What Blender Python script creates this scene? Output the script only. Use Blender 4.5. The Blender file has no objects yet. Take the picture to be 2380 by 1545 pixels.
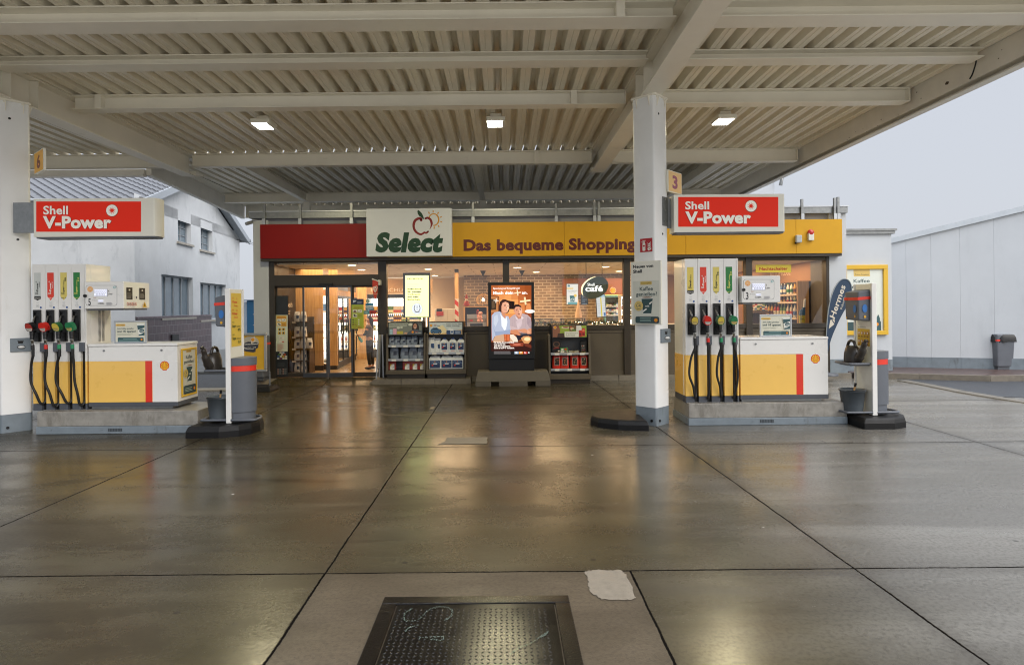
import bpy, bmesh, math, random
from mathutils import Vector, Matrix
random.seed(7)
C = bpy.context.scene.collection
SC = bpy.context.scene
PI = math.pi

# ------------------------------------------------------------------ camera, world, sun, exposure
F = 1400.0            # focal length in units of the 2379 px wide picture
EYE = 1.7             # eye height
TH = 0.0095           # camera roll
VX, VY = 1171.0, 713.0
cam = bpy.data.cameras.new('camera'); camo = bpy.data.objects.new('camera', cam); C.objects.link(camo)
camo.location = (0, 0, EYE); camo.rotation_euler = (PI/2, TH, 0)
cam.sensor_width = 36; cam.lens = 36*F/2379.0
cam.shift_x = (1189.5-VX)/2379.0; cam.shift_y = -(772.5-VY)/2379.0
cam.clip_end = 600; cam.clip_start = 0.05
SC.camera = camo

SUN_EL, SUN_AZ = math.radians(35), math.radians(132)   # azimuth: clockwise from +Y
w = bpy.data.worlds.new("World"); SC.world = w; w.use_nodes = True
nt = w.node_tree; nt.nodes.clear()
sky = nt.nodes.new('ShaderNodeTexSky'); sky.sky_type = 'NISHITA'; sky.sun_disc = False
sky.sun_elevation = SUN_EL; sky.sun_rotation = SUN_AZ; sky.air_density = 1.0; sky.dust_density = 6.0; sky.altitude = 100
sc_ = nt.nodes.new('ShaderNodeMix'); sc_.data_type = 'RGBA'; sc_.blend_type = 'MULTIPLY'; sc_.inputs[0].default_value = 1
nt.links.new(sky.outputs[0], sc_.inputs[6]); sc_.inputs[7].default_value = (1, 1, 1, 1)
mx = nt.nodes.new('ShaderNodeMix'); mx.data_type = 'RGBA'; mx.inputs[0].default_value = 0.86   # even cloud layer over the clear sky

tcw = nt.nodes.new('ShaderNodeTexCoord'); spw = nt.nodes.new('ShaderNodeSeparateXYZ'); nt.links.new(tcw.outputs['Generated'], spw.inputs[0])
rz_ = nt.nodes.new('ShaderNodeMapRange'); rz_.interpolation_type = 'SMOOTHSTEP'   # an overcast sky is brightest overhead
for i_, v_ in ((1, .42), (2, .85), (3, 1.0), (4, 4.6)): rz_.inputs[i_].default_value = v_
nt.links.new(spw.outputs[2], rz_.inputs[0])
ovc = nt.nodes.new('ShaderNodeMix'); ovc.data_type = 'RGBA'; ovc.blend_type = 'MULTIPLY'; ovc.inputs[0].default_value = 1; ovc.clamp_result = False
ovc.inputs[6].default_value = (5.05, 5.3, 5.8, 1); nt.links.new(rz_.outputs[0], ovc.inputs[7]); nt.links.new(ovc.outputs[2], mx.inputs[7])
nt.links.new(sc_.outputs[2], mx.inputs[6])
bg = nt.nodes.new('ShaderNodeBackground'); bg.inputs[1].default_value = 0.105
out = nt.nodes.new('ShaderNodeOutputWorld')
nt.links.new(mx.outputs[2], bg.inputs[0]); nt.links.new(bg.outputs[0], out.inputs[0])
sl = bpy.data.lights.new('sun', 'SUN'); sl.energy = 1.5; sl.angle = math.radians(50); sl.color = (1, .97, .93)
so = bpy.data.objects.new('sun', sl); C.objects.link(so)
sd = Vector((math.sin(SUN_AZ)*math.cos(SUN_EL), math.cos(SUN_AZ)*math.cos(SUN_EL), math.sin(SUN_EL)))
so.rotation_euler = (-sd).to_track_quat('-Z', 'Y').to_euler()
so.location = (0, -6, 30)
SC.view_settings.view_transform = 'Standard'; SC.view_settings.look = 'None'; SC.view_settings.gamma = 1
SC.view_settings.use_curve_mapping = False; SC.view_settings.exposure = 0.42
SC.cycles.use_denoising = True; SC.cycles.filter_width = 1.1
SC.cycles.max_bounces = 7; SC.cycles.diffuse_bounces = 4; SC.cycles.glossy_bounces = 3
SC.cycles.transparent_max_bounces = 16; SC.cycles.transmission_bounces = 3
SC.cycles.sample_clamp_indirect = 6.0; SC.cycles.caustics_reflective = True; SC.cycles.caustics_refractive = False

# ------------------------------------------------------------------ photograph measurements -> world
# every region: (x0, y0, scale) of an enlarged view of the photograph
REG = dict(d=(0, 0, 2379/3000.0), r1=(0, 0, 2.377), r2=(1000, 0, 2.377), r3=(2000, 0, 2.377), r4=(0, 550, 2.00625),
           r5=(740, 580, 2.7113), r6=(1300, 580, 2.7106), r7=(1820, 550, 2.0606), r8=(2340, 550, 2.0606),
           t1=(1410, 810, 5.944), t2=(80, 760, 4.291), t3=(800, 780, 4.291), t4=(1110, 760, 4.0645), t5=(1560, 740, 3.96),
           t6=(1960, 740, 5.5175), t7=(700, 1100, 1.8223), t8=(560, 840, 3.358), u1=(1060, 600, 8.5), u2=(2440, 700, 2.6636),
           u3=(2160, 740, 5.7219), u4=(1640, 820, 5.5158))
DS = 2379/3000.0
def ray(reg, x, y):
    x0, y0, s = REG[reg]
    if reg == 'd': px, py = x, y
    else: px, py = (x0+x/s)*DS, (y0+y/s)*DS
    a, b = px-VX, py-VY
    return Vector(((a-TH*b)/F, 1.0, -(b+TH*a)/F))
EYEV = Vector((0, 0, EYE))
def W(reg, x, y, Y): return EYEV + ray(reg, x, y)*Y
def WX(reg, x, y, Y): return W(reg, x, y, Y).x
def WZ(reg, x, y, Y): return W(reg, x, y, Y).z
def hit(reg, x, y, p, n):
    r = ray(reg, x, y); t = (Vector(p)-EYEV).dot(n)/r.dot(n); return EYEV+r*t
def ground(reg, x, y, z=0.0):
    r = ray(reg, x, y); return EYEV+r*((z-EYE)/r.z)

# ------------------------------------------------------------------ materials
def lin(h):
    if not isinstance(h, str): return tuple(h)+((1,) if len(h) == 3 else ())
    h = h.lstrip('#'); v = [int(h[i:i+2], 16)/255 for i in (0, 2, 4)]
    return tuple(c/12.92 if c <= .04045 else ((c+.055)/1.055)**2.4 for c in v)+(1,)
def mat(name, hexc, rough=.5, metal=0, var=.10, scale=5, bump=0, bscale=60, spec=.5, coat=0, emit=0, stain=None, stretch=(1, 1, 1)):
    m = bpy.data.materials.new(name); m.use_nodes = True; t = m.node_tree; N = t.nodes; L = t.links
    p = N['Principled BSDF']; c = lin(hexc)
    p.inputs['Metallic'].default_value = metal; p.inputs['Roughness'].default_value = rough
    p.inputs['Specular IOR Level'].default_value = spec; p.inputs['Coat Weight'].default_value = coat
    if emit:
        p.inputs['Emission Color'].default_value = c; p.inputs['Emission Strength'].default_value = emit
        p.inputs['Base Color'].default_value = tuple(x*.3 for x in c[:3])+(1,); p.inputs['Specular IOR Level'].default_value = .2
        return m
    if var or bump:
        tc = N.new('ShaderNodeTexCoord'); mp = N.new('ShaderNodeMapping'); mp.inputs['Scale'].default_value = stretch
        L.new(tc.outputs['Object'], mp.inputs[0])
    if var:
        n1 = N.new('ShaderNodeTexNoise'); n1.inputs['Scale'].default_value = scale; n1.inputs['Detail'].default_value = 6; n1.inputs['Roughness'].default_value = .62
        L.new(mp.outputs[0], n1.inputs[0])
        r = N.new('ShaderNodeMapRange'); r.inputs[1].default_value = .3; r.inputs[2].default_value = .7
        r.inputs[3].default_value = 1-var; r.inputs[4].default_value = 1+var*.5
        L.new(n1.outputs[0], r.inputs[0])
        mm = N.new('ShaderNodeMix'); mm.data_type = 'RGBA'; mm.blend_type = 'MULTIPLY'; mm.inputs[0].default_value = 1
        mm.inputs[6].default_value = c; L.new(r.outputs[0], mm.inputs[7]); last = mm.outputs[2]
        if stain:
            n2 = N.new('ShaderNodeTexNoise'); n2.inputs['Scale'].default_value = stain[1]; n2.inputs['Detail'].default_value = 8; n2.inputs['Roughness'].default_value = .7
            mp2 = N.new('ShaderNodeMapping'); mp2.inputs['Scale'].default_value = stain[4] if len(stain) > 4 else (1, 1, .25); L.new(tc.outputs['Object'], mp2.inputs[0]); L.new(mp2.outputs[0], n2.inputs[0])
            r2 = N.new('ShaderNodeMapRange'); r2.inputs[1].default_value = stain[2]; r2.inputs[2].default_value = stain[2]+.16; r2.inputs[4].default_value = stain[3]
            L.new(n2.outputs[0], r2.inputs[0])
            m2 = N.new('ShaderNodeMix'); m2.data_type = 'RGBA'; L.new(r2.outputs[0], m2.inputs[0]); L.new(last, m2.inputs[6]); m2.inputs[7].default_value = lin(stain[0]); last = m2.outputs[2]
        L.new(last, p.inputs['Base Color'])
        rr = N.new('ShaderNodeMapRange'); rr.inputs[3].default_value = max(.03, rough-.12); rr.inputs[4].default_value = min(1, rough+.12)
        L.new(n1.outputs[0], rr.inputs[0]); L.new(rr.outputs[0], p.inputs['Roughness'])
    else: p.inputs['Base Color'].default_value = c
    if bump:
        n3 = N.new('ShaderNodeTexNoise'); n3.inputs['Scale'].default_value = bscale; n3.inputs['Detail'].default_value = 4
        L.new(mp.outputs[0], n3.inputs[0])
        b = N.new('ShaderNodeBump'); b.inputs['Strength'].default_value = bump; b.inputs['Distance'].default_value = .01
        L.new(n3.outputs[0], b.inputs['Height']); L.new(b.outputs[0], p.inputs['Normal'])
    return m
_mc = {}
def ink(h, emit=0, rough=.45):
    emit *= .78
    k = (h, emit, rough)
    if k not in _mc: _mc[k] = mat('print_'+h.lstrip('#'), h, rough=rough, var=0 if emit else .04, scale=14, emit=emit)
    return _mc[k]

# ------------------------------------------------------------------ mesh builder
TXT = {}
def text_shape(s, bold):
    k = (s, bold)
    if k not in TXT:
        c = bpy.data.curves.new('lettering', 'FONT'); c.body = s; c.resolution_u = 3; c.offset = bold; c.space_character = 1+bold*1.2
        o = bpy.data.objects.new('lettering', c); me = o.to_mesh()
        TXT[k] = ([(v.co.x, v.co.y) for v in me.vertices], [tuple(p.vertices) for p in me.polygons])
        o.to_mesh_clear(); bpy.data.objects.remove(o); bpy.data.curves.remove(c)
    return TXT[k]
CAP = 0.70
class MB:
    OFF = Vector((0, 0, 0))
    def __init__(s): s.v = []; s.f = []; s.m = []; s.ms = []; s.sm = []; s.T = None; s.lay = 0
    def mi(s, m):
        if m not in s.ms: s.ms.append(m)
        return s.ms.index(m)
    def add(s, vs, fs, m, smooth=False):
        b = len(s.v); k = s.mi(m)
        for p in vs:
            p = Vector(p)
            if s.T is not None: p = s.T @ p
            s.v.append(p+MB.OFF)
        for f in fs: s.f.append(tuple(b+i for i in f)); s.m.append(k); s.sm.append(smooth)
    def box(s, x0, x1, y0, y1, z0, z1, m):
        if x0 > x1: x0, x1 = x1, x0
        if y0 > y1: y0, y1 = y1, y0
        if z0 > z1: z0, z1 = z1, z0
        s.add([(x0, y0, z0), (x1, y0, z0), (x1, y1, z0), (x0, y1, z0), (x0, y0, z1), (x1, y0, z1), (x1, y1, z1), (x0, y1, z1)],
              [(3, 2, 1, 0), (4, 5, 6, 7), (0, 1, 5, 4), (1, 2, 6, 5), (2, 3, 7, 6), (3, 0, 4, 7)], m)
    def hexa(s, p, m):   # 8 corners: bottom 4, top 4
        s.add(p, [(3, 2, 1, 0), (4, 5, 6, 7), (0, 1, 5, 4), (1, 2, 6, 5), (2, 3, 7, 6), (3, 0, 4, 7)], m)
    def prism(s, pts, ex, m, smooth=False, msides=None):   # closed 3D outline, extrusion vector
        n = len(pts); e = Vector(ex); P = [Vector(p) for p in pts]
        s.add(P+[p+e for p in P], [tuple(range(n))[::-1], tuple(range(n, 2*n))], m)
        s.add(P+[p+e for p in P], [(i, (i+1) % n, n+(i+1) % n, n+i) for i in range(n)], msides or m, smooth)
    def cyl(s, p0, p1, r0, r1=None, n=16, m=None, caps=True):
        s.tube([p0, p1], [r0, r0 if r1 is None else r1], n, m, caps)
    def tube(s, path, r, n=10, m=None, caps=True, smooth=True):
        P = [Vector(p) for p in path]; k = len(P); R = r if isinstance(r, (list, tuple)) else [r]*k
        d0 = (P[1]-P[0]).normalized(); up = Vector((0, 0, 1)) if abs(d0.z) < .9 else Vector((0, 1, 0))
        a = d0.cross(up).normalized(); vs = []
        for i in range(k):
            d = (P[min(i+1, k-1)]-P[max(i-1, 0)]).normalized()
            a = (a-d*a.dot(d)).normalized(); b = d.cross(a)
            for j in range(n):
                t = 2*PI*j/n; vs.append(P[i]+(a*math.cos(t)+b*math.sin(t))*R[i])
        fs = [(i*n+j, i*n+(j+1) % n, (i+1)*n+(j+1) % n, (i+1)*n+j) for i in range(k-1) for j in range(n)]
        s.add(vs, fs, m, smooth)
        if caps: s.add(vs, [tuple(range(n))[::-1], tuple(range((k-1)*n, k*n))], m)
    def lathe(s, prof, c, n=20, m=None, sx=1, sy=1, caps=True):
        vs = []
        for r, z in prof:
            for j in range(n): t = 2*PI*j/n; vs.append((c[0]+r*sx*math.cos(t), c[1]+r*sy*math.sin(t), c[2]+z))
        k = len(prof)
        s.add(vs, [(i*n+j, i*n+(j+1) % n, (i+1)*n+(j+1) % n, (i+1)*n+j) for i in range(k-1) for j in range(n)], m, True)
        if caps: s.add(vs, [tuple(range(n))[::-1], tuple(range((k-1)*n, k*n))], m)
    def sphere(s, c, r, m, n=14, k=8, sc=(1, 1, 1)):
        c = Vector(c); vs = []
        for i in range(k+1):
            a = -PI/2+PI*i/k
            for j in range(n): t = 2*PI*j/n; vs.append(c+Vector((r*sc[0]*math.cos(a)*math.cos(t), r*sc[1]*math.cos(a)*math.sin(t), r*sc[2]*math.sin(a))))
        s.add(vs, [(i*n+j, i*n+(j+1) % n, (i+1)*n+(j+1) % n, (i+1)*n+j) for i in range(k) for j in range(n)], m, True)
    def sheet(s, fn, us, vs_, m, smooth=True, close=False):
        vs = [fn(u, v) for u in us for v in vs_]; a, b = len(us), len(vs_)
        s.add(vs, [(i*b+j, i*b+j+1, (i+1)*b+j+1, (i+1)*b+j) for i in range(a-1) for j in range(b-1)], m, smooth)
    # ---- flat printing: pl = Plane
    def poly(s, pl, pts, m, up=1):
        s.lay += up; P = [pl.at(x, y, s.lay) for x, y in pts]
        s.add(P, [tuple(range(len(P)))], m)
    def rect(s, pl, x0, y0, x1, y1, m, up=1): s.poly(pl, [(x0, y1), (x1, y1), (x1, y0), (x0, y0)], m, up)
    def rrect(s, pl, x0, y0, x1, y1, r, m, up=1):
        pts = []
        for cx, cy, a0 in ((x1-r, y1-r, 0), (x0+r, y1-r, 90), (x0+r, y0+r, 180), (x1-r, y0+r, 270)):
            for i in range(5): a = math.radians(a0+i*22.5); pts.append((cx+r*math.cos(a), cy+r*math.sin(a)))
        s.poly(pl, pts, m, up)
    def ell(s, pl, cx, cy, rx, ry, m, rot=0, n=24, up=1):
        cr, sr = math.cos(math.radians(rot)), math.sin(math.radians(rot)); pts = []
        for i in range(n):
            a = 2*PI*i/n; x, y = rx*math.cos(a), ry*math.sin(a); pts.append((cx+x*cr-y*sr, cy+x*sr+y*cr))
        s.poly(pl, pts, m, up)
    def stroke(s, pl, pts, wd, m, closed=False, up=1, cap=True):
        s.lay += up; pts = [Vector(p) for p in pts]; n = len(pts)
        ws = wd if isinstance(wd, (list, tuple)) else [wd]*n; L = []; R = []
        for i in range(n):
            a = pts[(i-1) % n] if (closed or i > 0) else pts[i]; b = pts[(i+1) % n] if (closed or i < n-1) else pts[i]
            d = (b-a).normalized(); q = Vector((-d.y, d.x))*ws[i]/2; L.append(pts[i]+q); R.append(pts[i]-q)
        for i in range(n if closed else n-1):
            j = (i+1) % n
            s.add([pl.at(*p, s.lay) for p in (L[i], R[i], R[j], L[j])], [(0, 1, 2, 3)], m)
        if cap and not closed:
            for i in (0, n-1): s.ell(pl, pts[i].x, pts[i].y, ws[i]/2, ws[i]/2, m, n=12, up=0)
    def text(s, pl, t, x0, yb, x1, h, m, bold=.02, y1=None, slant=0, up=1, depth=0, msides=None, fitx=True):
        """letters t on the baseline (x0,yb)-(x1,y1), cap height h"""
        s.lay += up; vs, fs = text_shape(t, bold); y1 = yb if y1 is None else y1
        mn = min(v[0] for v in vs); mxx = max(v[0] for v in vs)
        A = pl.at(x0, yb, s.lay); B = pl.at(x1, y1, s.lay); U = B-A; l = U.length
        Vv = pl.up()*pl.len_y(h) if abs(y1-yb) < 1e-6 else None
        if Vv is None:
            nrm = pl.normal(); Vv = nrm.cross(U).normalized()*pl.len_y(h)
        P = []
        for x, y in vs:
            P.append(A+U*((x-mn)/(mxx-mn))+Vv*(y/CAP)+U.normalized()*slant*Vv.length*(y/CAP))
        s.add(P, fs, m)
        if depth:
            n = pl.normal()*depth; s.v[-len(P):] = [p+n for p in s.v[-len(P):]]
            s.add(P+[p+n for p in P], [(f[i], f[(i+1) % len(f)], len(P)+f[(i+1) % len(f)], len(P)+f[i]) for f in fs for i in range(len(f))], msides or m)
    def lines(s, pl, x0, y0, x1, n, dy, th, m, ragged=.25, up=1):   # lines of print too small to read
        for i in range(n):
            s.rect(pl, x0, y0+i*dy, x1-(x1-x0)*ragged*random.random(), y0+i*dy+th, m, up if i == 0 else 0)
    def build(s, name, parent=None, bevel=0, seg=2, smooth_angle=None, origin=True):
        me = bpy.data.meshes.new(name)
        vs = s.v; o = bpy.data.objects.new(name, me); C.objects.link(o)
        if parent is None and origin and vs:
            xs = [v.x for v in vs]; ys = [v.y for v in vs]; zs = [v.z for v in vs]
            L = Vector(((min(xs)+max(xs))/2, (min(ys)+max(ys))/2, min(zs))); o.location = L
        else: L = Vector((0, 0, 0))
        if parent is not None:
            o.parent = parent; L = Vector((0, 0, 0)); q = parent
            while q is not None: L += q.location; q = q.parent
            # own offset: vertices are given relative to the parent chain
        me.from_pydata([v-L for v in vs], [], s.f)
        for m in s.ms: me.materials.append(m)
        me.polygons.foreach_set('material_index', s.m); me.polygons.foreach_set('use_smooth', s.sm)
        me.validate(); me.update()
        if bevel:
            b = o.modifiers.new('bevel', 'BEVEL'); b.width = bevel; b.segments = seg; b.limit_method = 'ANGLE'; b.angle_limit = math.radians(40)
            b.harden_normals = False
        return o
class Plane:
    """flat plane that is printed on, addressed in pixels of an enlarged region of the photograph"""
    def __init__(s, reg, p, n=(0, -1, 0), eps=.0006):
        s.reg = reg; s.p = Vector(p); s.n = Vector(n).normalized(); s.eps = eps
    def at(s, x, y, lay=0):
        return hit(s.reg, x, y, s.p, s.n)+s.n*(s.eps*lay)
    def normal(s): return s.n
    def up(s): return Vector((0, 0, 1))
    def len_y(s, h):
        x0, y0, sc = REG[s.reg]; dd = (s.p-EYEV).y; return h/sc*(DS if s.reg != 'd' else sc)/F*dd
class Metric:
    """plane addressed in metres: origin (lower left), right and up vectors; y counts upwards"""
    def __init__(s, o, u=(1, 0, 0), v=(0, 0, 1), eps=.0006):
        s.o = Vector(o); s.u = Vector(u).normalized(); s.v = Vector(v).normalized(); s.n = s.u.cross(s.v).normalized(); s.eps = eps
    def at(s, x, y, lay=0): return s.o+s.u*x+s.v*y+s.n*(s.eps*lay)
    def normal(s): return s.n
    def up(s): return s.v
    def len_y(s, h): return h
class Box2:
    """plane addressed in a pixel grid that is stretched over a rectangle in metres: y counts downwards"""
    def __init__(s, o, u, v, wm, hm, px0, py0, px1, py1, eps=.0006):
        s.o = Vector(o); s.u = Vector(u).normalized(); s.v = Vector(v).normalized(); s.n = s.u.cross(s.v).normalized(); s.eps = eps
        s.a = wm/(px1-px0); s.b = hm/(py1-py0); s.x0 = px0; s.y1 = py1
    def at(s, x, y, lay=0): return s.o+s.u*((x-s.x0)*s.a)+s.v*((s.y1-y)*s.b)+s.n*(s.eps*lay)
    def normal(s): return s.n
    def up(s): return s.v
    def len_y(s, h): return h*s.b

def tag(o, label=None, cat=None, group=None, kind=None):
    if label: o['label'] = label
    if cat: o['category'] = cat
    if group: o['group'] = group
    if kind: o['kind'] = kind
    return o
def thing(name, loc, label, cat, group=None):
    o = bpy.data.objects.new(name, None); C.objects.link(o); o.location = Vector(loc)+MB.OFF; o.empty_display_size = .1
    return tag(o, label, cat, group)
def copy_tree(o, parent=None):
    c = o.copy(); C.objects.link(c); c.parent = parent
    for ch in [k for k in bpy.data.objects if k.parent == o]: copy_tree(ch, c)
    return c
def arc(cx, cy, rx, ry, a0, a1, n=16): return [(cx+rx*math.cos(math.radians(a0+(a1-a0)*i/n)), cy+ry*math.sin(math.radians(a0+(a1-a0)*i/n))) for i in range(n+1)]
def smooth_path(pts, k=6):   # Catmull-Rom
    P = [Vector(p) for p in pts]; P = [P[0]*2-P[1]]+P+[P[-1]*2-P[-2]]; out_ = []
    for i in range(1, len(P)-2):
        for j in range(k):
            t = j/k; a, b, c, d = P[i-1], P[i], P[i+1], P[i+2]
            out_.append(.5*((2*b)+(c-a)*t+(2*a-5*b+4*c-d)*t*t+(3*b-a-3*c+d)*t**3))
    out_.append(P[-2]); return out_
# ------------------------------------------------------------------ shared materials
M = dict(
    steel=mat('painted_steel', '#ece6d6', rough=.42, var=.06, scale=1.6, stain=('#9d9484', 3.5, .64, .35, (.6, .6, 1.2))),
    sheet=mat('roof_sheet_paint', '#e9e1cd', rough=.36, var=.08, scale=1.3, stain=('#a39a89', 4, .60, .35, (1.6, .25, 1))),
    fascia=mat('fascia_paint', '#e0dbd0', rough=.45, var=.10, scale=2, stain=('#6a5c4a', 5, .67, .7, (1, .5, 1))),
    column=mat('column_paint', '#ececea', rough=.38, var=.05, scale=2.5, stain=('#b9b39f', 2.5, .60, .4)),
    plinth=mat('grey_plinth_paint', '#79838a', rough=.5, var=.16, scale=6, bump=.15, bscale=40, stain=('#43413c', 5, .56, .7)),
    white=mat('white_enamel', '#e6e4df', rough=.3, var=.03, scale=3, coat=.3, stain=('#bdb8ab', 2.2, .64, .35)),
    white2=mat('white_box_plastic', '#e9e6d8', rough=.35, var=.03, scale=3),
    yellow=mat('yellow_enamel', '#f2c25f', rough=.3, var=.04, scale=3, coat=.3),
    red=mat('red_enamel', '#dd2f16', rough=.3, var=.03, coat=.3),
    dgrey=mat('dark_grey_enamel', '#4c4f55', rough=.45, var=.08, scale=8),
    mgrey=mat('bin_grey_plastic', '#5d6168', rough=.42, var=.09, scale=5, bump=.08, bscale=220),
    black=mat('black_plastic', '#0c0c0e', rough=.42, var=.1, scale=10),
    rubber=mat('black_rubber', '#0b0a0b', rough=.5, var=.3, scale=7, bump=.3, bscale=60, spec=.35, stain=('#2c2824', 6, .62, .5, (1, 1, 1))),
    hose=mat('hose_rubber', '#19191a', rough=.45, var=.1, scale=20),
    chrome=mat('brushed_metal', '#b4b4b2', rough=.28, metal=1, var=.06, scale=20),
    galv=mat('galvanised_steel', '#8d8f8f', rough=.42, metal=.85, var=.2, scale=14),
    conc=mat('pale_concrete', '#a39d92', rough=.6, var=.18, scale=6, bump=.25, bscale=70, stain=('#5e574c', 5, .58, .6)),
    granite=mat('island_stone', '#938f87', rough=.35, var=.25, scale=9, stain=('#5e574c', 3.2, .54, .75, (1.6, 1, .5))),
    kerb=mat('kerb_stone', '#6f675b', rough=.55, var=.25, scale=7, bump=.35, bscale=50),
    frame=mat('window_frame_paint', '#362f26', rough=.42, var=.08, scale=4),
    panel=mat('shopfront_panel', '#574e40', rough=.5, var=.09, scale=4),
    bandred=mat('fascia_red', '#820c08', rough=.5, spec=.25, var=.07, scale=2),
    bandyel=mat('fascia_yellow', '#cb981a', rough=.5, spec=.3, var=.06, scale=2),
    shutter=mat('shutter_slats', '#8f8778', rough=.4, metal=.3, var=.08, scale=10),
    wallwhite=mat('white_render', '#bfc3c7', rough=.85, var=.05, scale=1.5, bump=.15, bscale=90, stain=('#a9aeb2', 1.6, .58, .45, (1, 1, .18))),
    walldark=mat('rear_wall_render', '#8b8d90', rough=.85, var=.08, scale=1.5, bump=.1, bscale=80),
    alu=mat('aluminium_frame', '#b9bcbf', rough=.35, metal=.7, var=.05, scale=8),
    gpanel=mat('sign_yellow_frame', '#d8ac2c', rough=.4, var=.06),
    wood=None, brick=None)
def glass(name, tint=(1, 1, 1), gl=1.0, rough=.0):
    m = bpy.data.materials.new(name); m.use_nodes = True; t = m.node_tree; N = t.nodes; L = t.links; N.remove(N['Principled BSDF'])
    tr = N.new('ShaderNodeBsdfTransparent'); tr.inputs[0].default_value = tuple(tint)+(1,)
    g = N.new('ShaderNodeBsdfGlossy'); g.inputs['Roughness'].default_value = rough
    fr = N.new('ShaderNodeFresnel'); fr.inputs[0].default_value = 1.5
    k = N.new('ShaderNodeMath'); k.operation = 'MULTIPLY'; k.inputs[1].default_value = 1.8*gl; k.use_clamp = True
    mxs = N.new('ShaderNodeMixShader'); L.new(fr.outputs[0], k.inputs[0]); L.new(k.outputs[0], mxs.inputs[0])
    L.new(tr.outputs[0], mxs.inputs[1]); L.new(g.outputs[0], mxs.inputs[2]); L.new(mxs.outputs[0], N['Material Output'].inputs[0])
    return m
M['glass'] = glass('window_glass', (.92, .94, .93), 1.5)
M['farglass'] = mat('house_window_glass', '#6f7e88', rough=.12, var=.25, scale=1.2, spec=.8)
def wood_mat(name, c1, c2, sc=(7, 7, .5), rough=.45):
    m = bpy.data.materials.new(name); m.use_nodes = True; t = m.node_tree; N = t.nodes; L = t.links; p = N['Principled BSDF']
    tc = N.new('ShaderNodeTexCoord'); mp = N.new('ShaderNodeMapping'); mp.inputs['Scale'].default_value = sc; L.new(tc.outputs['Object'], mp.inputs[0])
    n = N.new('ShaderNodeTexNoise'); n.inputs['Scale'].default_value = 3; n.inputs['Detail'].default_value = 8; n.inputs['Distortion'].default_value = 1.2; L.new(mp.outputs[0], n.inputs[0])
    r = N.new('ShaderNodeValToRGB'); r.color_ramp.elements[0].position = .3; r.color_ramp.elements[1].position = .7
    r.color_ramp.elements[0].color = lin(c1); r.color_ramp.elements[1].color = lin(c2); L.new(n.outputs[0], r.inputs[0]); L.new(r.outputs[0], p.inputs['Base Color'])
    p.inputs['Roughness'].default_value = rough
    return m
M['wood'] = wood_mat('light_wood', '#b98a55', '#d8b07a')
M['dwood'] = wood_mat('dark_wood', '#3a2a20', '#54402f')
def brick_mat(name, c1, c2, mortar, bw, bh, msize=.02, bump=.4, rough=.75, axis='xz'):
    m = bpy.data.materials.new(name); m.use_nodes = True; t = m.node_tree; N = t.nodes; L = t.links; p = N['Principled BSDF']
    tc = N.new('ShaderNodeTexCoord'); sp = N.new('ShaderNodeSeparateXYZ'); L.new(tc.outputs['Object'], sp.inputs[0]); cb = N.new('ShaderNodeCombineXYZ')
    ax = {'x': 0, 'y': 1, 'z': 2}; L.new(sp.outputs[ax[axis[0]]], cb.inputs[0]); L.new(sp.outputs[ax[axis[1]]], cb.inputs[1])
    b = N.new('ShaderNodeTexBrick'); b.inputs['Scale'].default_value = 1; b.inputs['Brick Width'].default_value = bw; b.inputs['Row Height'].default_value = bh
    b.inputs['Mortar Size'].default_value = msize; b.inputs['Color1'].default_value = lin(c1); b.inputs['Color2'].default_value = lin(c2); b.inputs['Mortar'].default_value = lin(mortar)
    L.new(cb.outputs[0], b.inputs[0])
    n = N.new('ShaderNodeTexNoise'); n.inputs['Scale'].default_value = 5; n.inputs['Detail'].default_value = 6; L.new(tc.outputs['Object'], n.inputs[0])
    r = N.new('ShaderNodeMapRange'); r.inputs[3].default_value = .65; r.inputs[4].default_value = 1.3; L.new(n.outputs[0], r.inputs[0])
    mm = N.new('ShaderNodeMix'); mm.data_type = 'RGBA'; mm.blend_type = 'MULTIPLY'; mm.inputs[0].default_value = 1; L.new(b.outputs[0], mm.inputs[6]); L.new(r.outputs[0], mm.inputs[7])
    L.new(mm.outputs[2], p.inputs['Base Color']); p.inputs['Roughness'].default_value = rough
    if bump:
        inv = N.new('ShaderNodeMath'); inv.operation = 'SUBTRACT'; inv.inputs[0].default_value = 1; L.new(b.outputs['Fac'], inv.inputs[1])
        bu = N.new('ShaderNodeBump'); bu.inputs['Strength'].default_value = bump; bu.inputs['Distance'].default_value = .01; L.new(inv.outputs[0], bu.inputs['Height']); L.new(bu.outputs[0], p.inputs['Normal'])
    return m
M['brick'] = brick_mat('tan_brick', '#9c8468', '#7d6850', '#c4b298', .26, .095, .014)
M['gbrick'] = brick_mat('grey_brick', '#776657', '#655648', '#a08c78', .26, .095, .014)
M['tile'] = brick_mat('plinth_tiles', '#5c4a4e', '#4b3d43', '#7d7578', .30, .24, .008, axis='yz', rough=.35)
M['paving'] = brick_mat('red_paving', '#5f4a44', '#54423e', '#3f3735', .22, .11, .008, axis='xy', rough=.35)
M['ceil'] = brick_mat('ceiling_tiles', '#d9d2c6', '#d9d2c6', '#a39b90', 1.25, .625, .012, bump=0, axis='xy'); 
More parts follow.
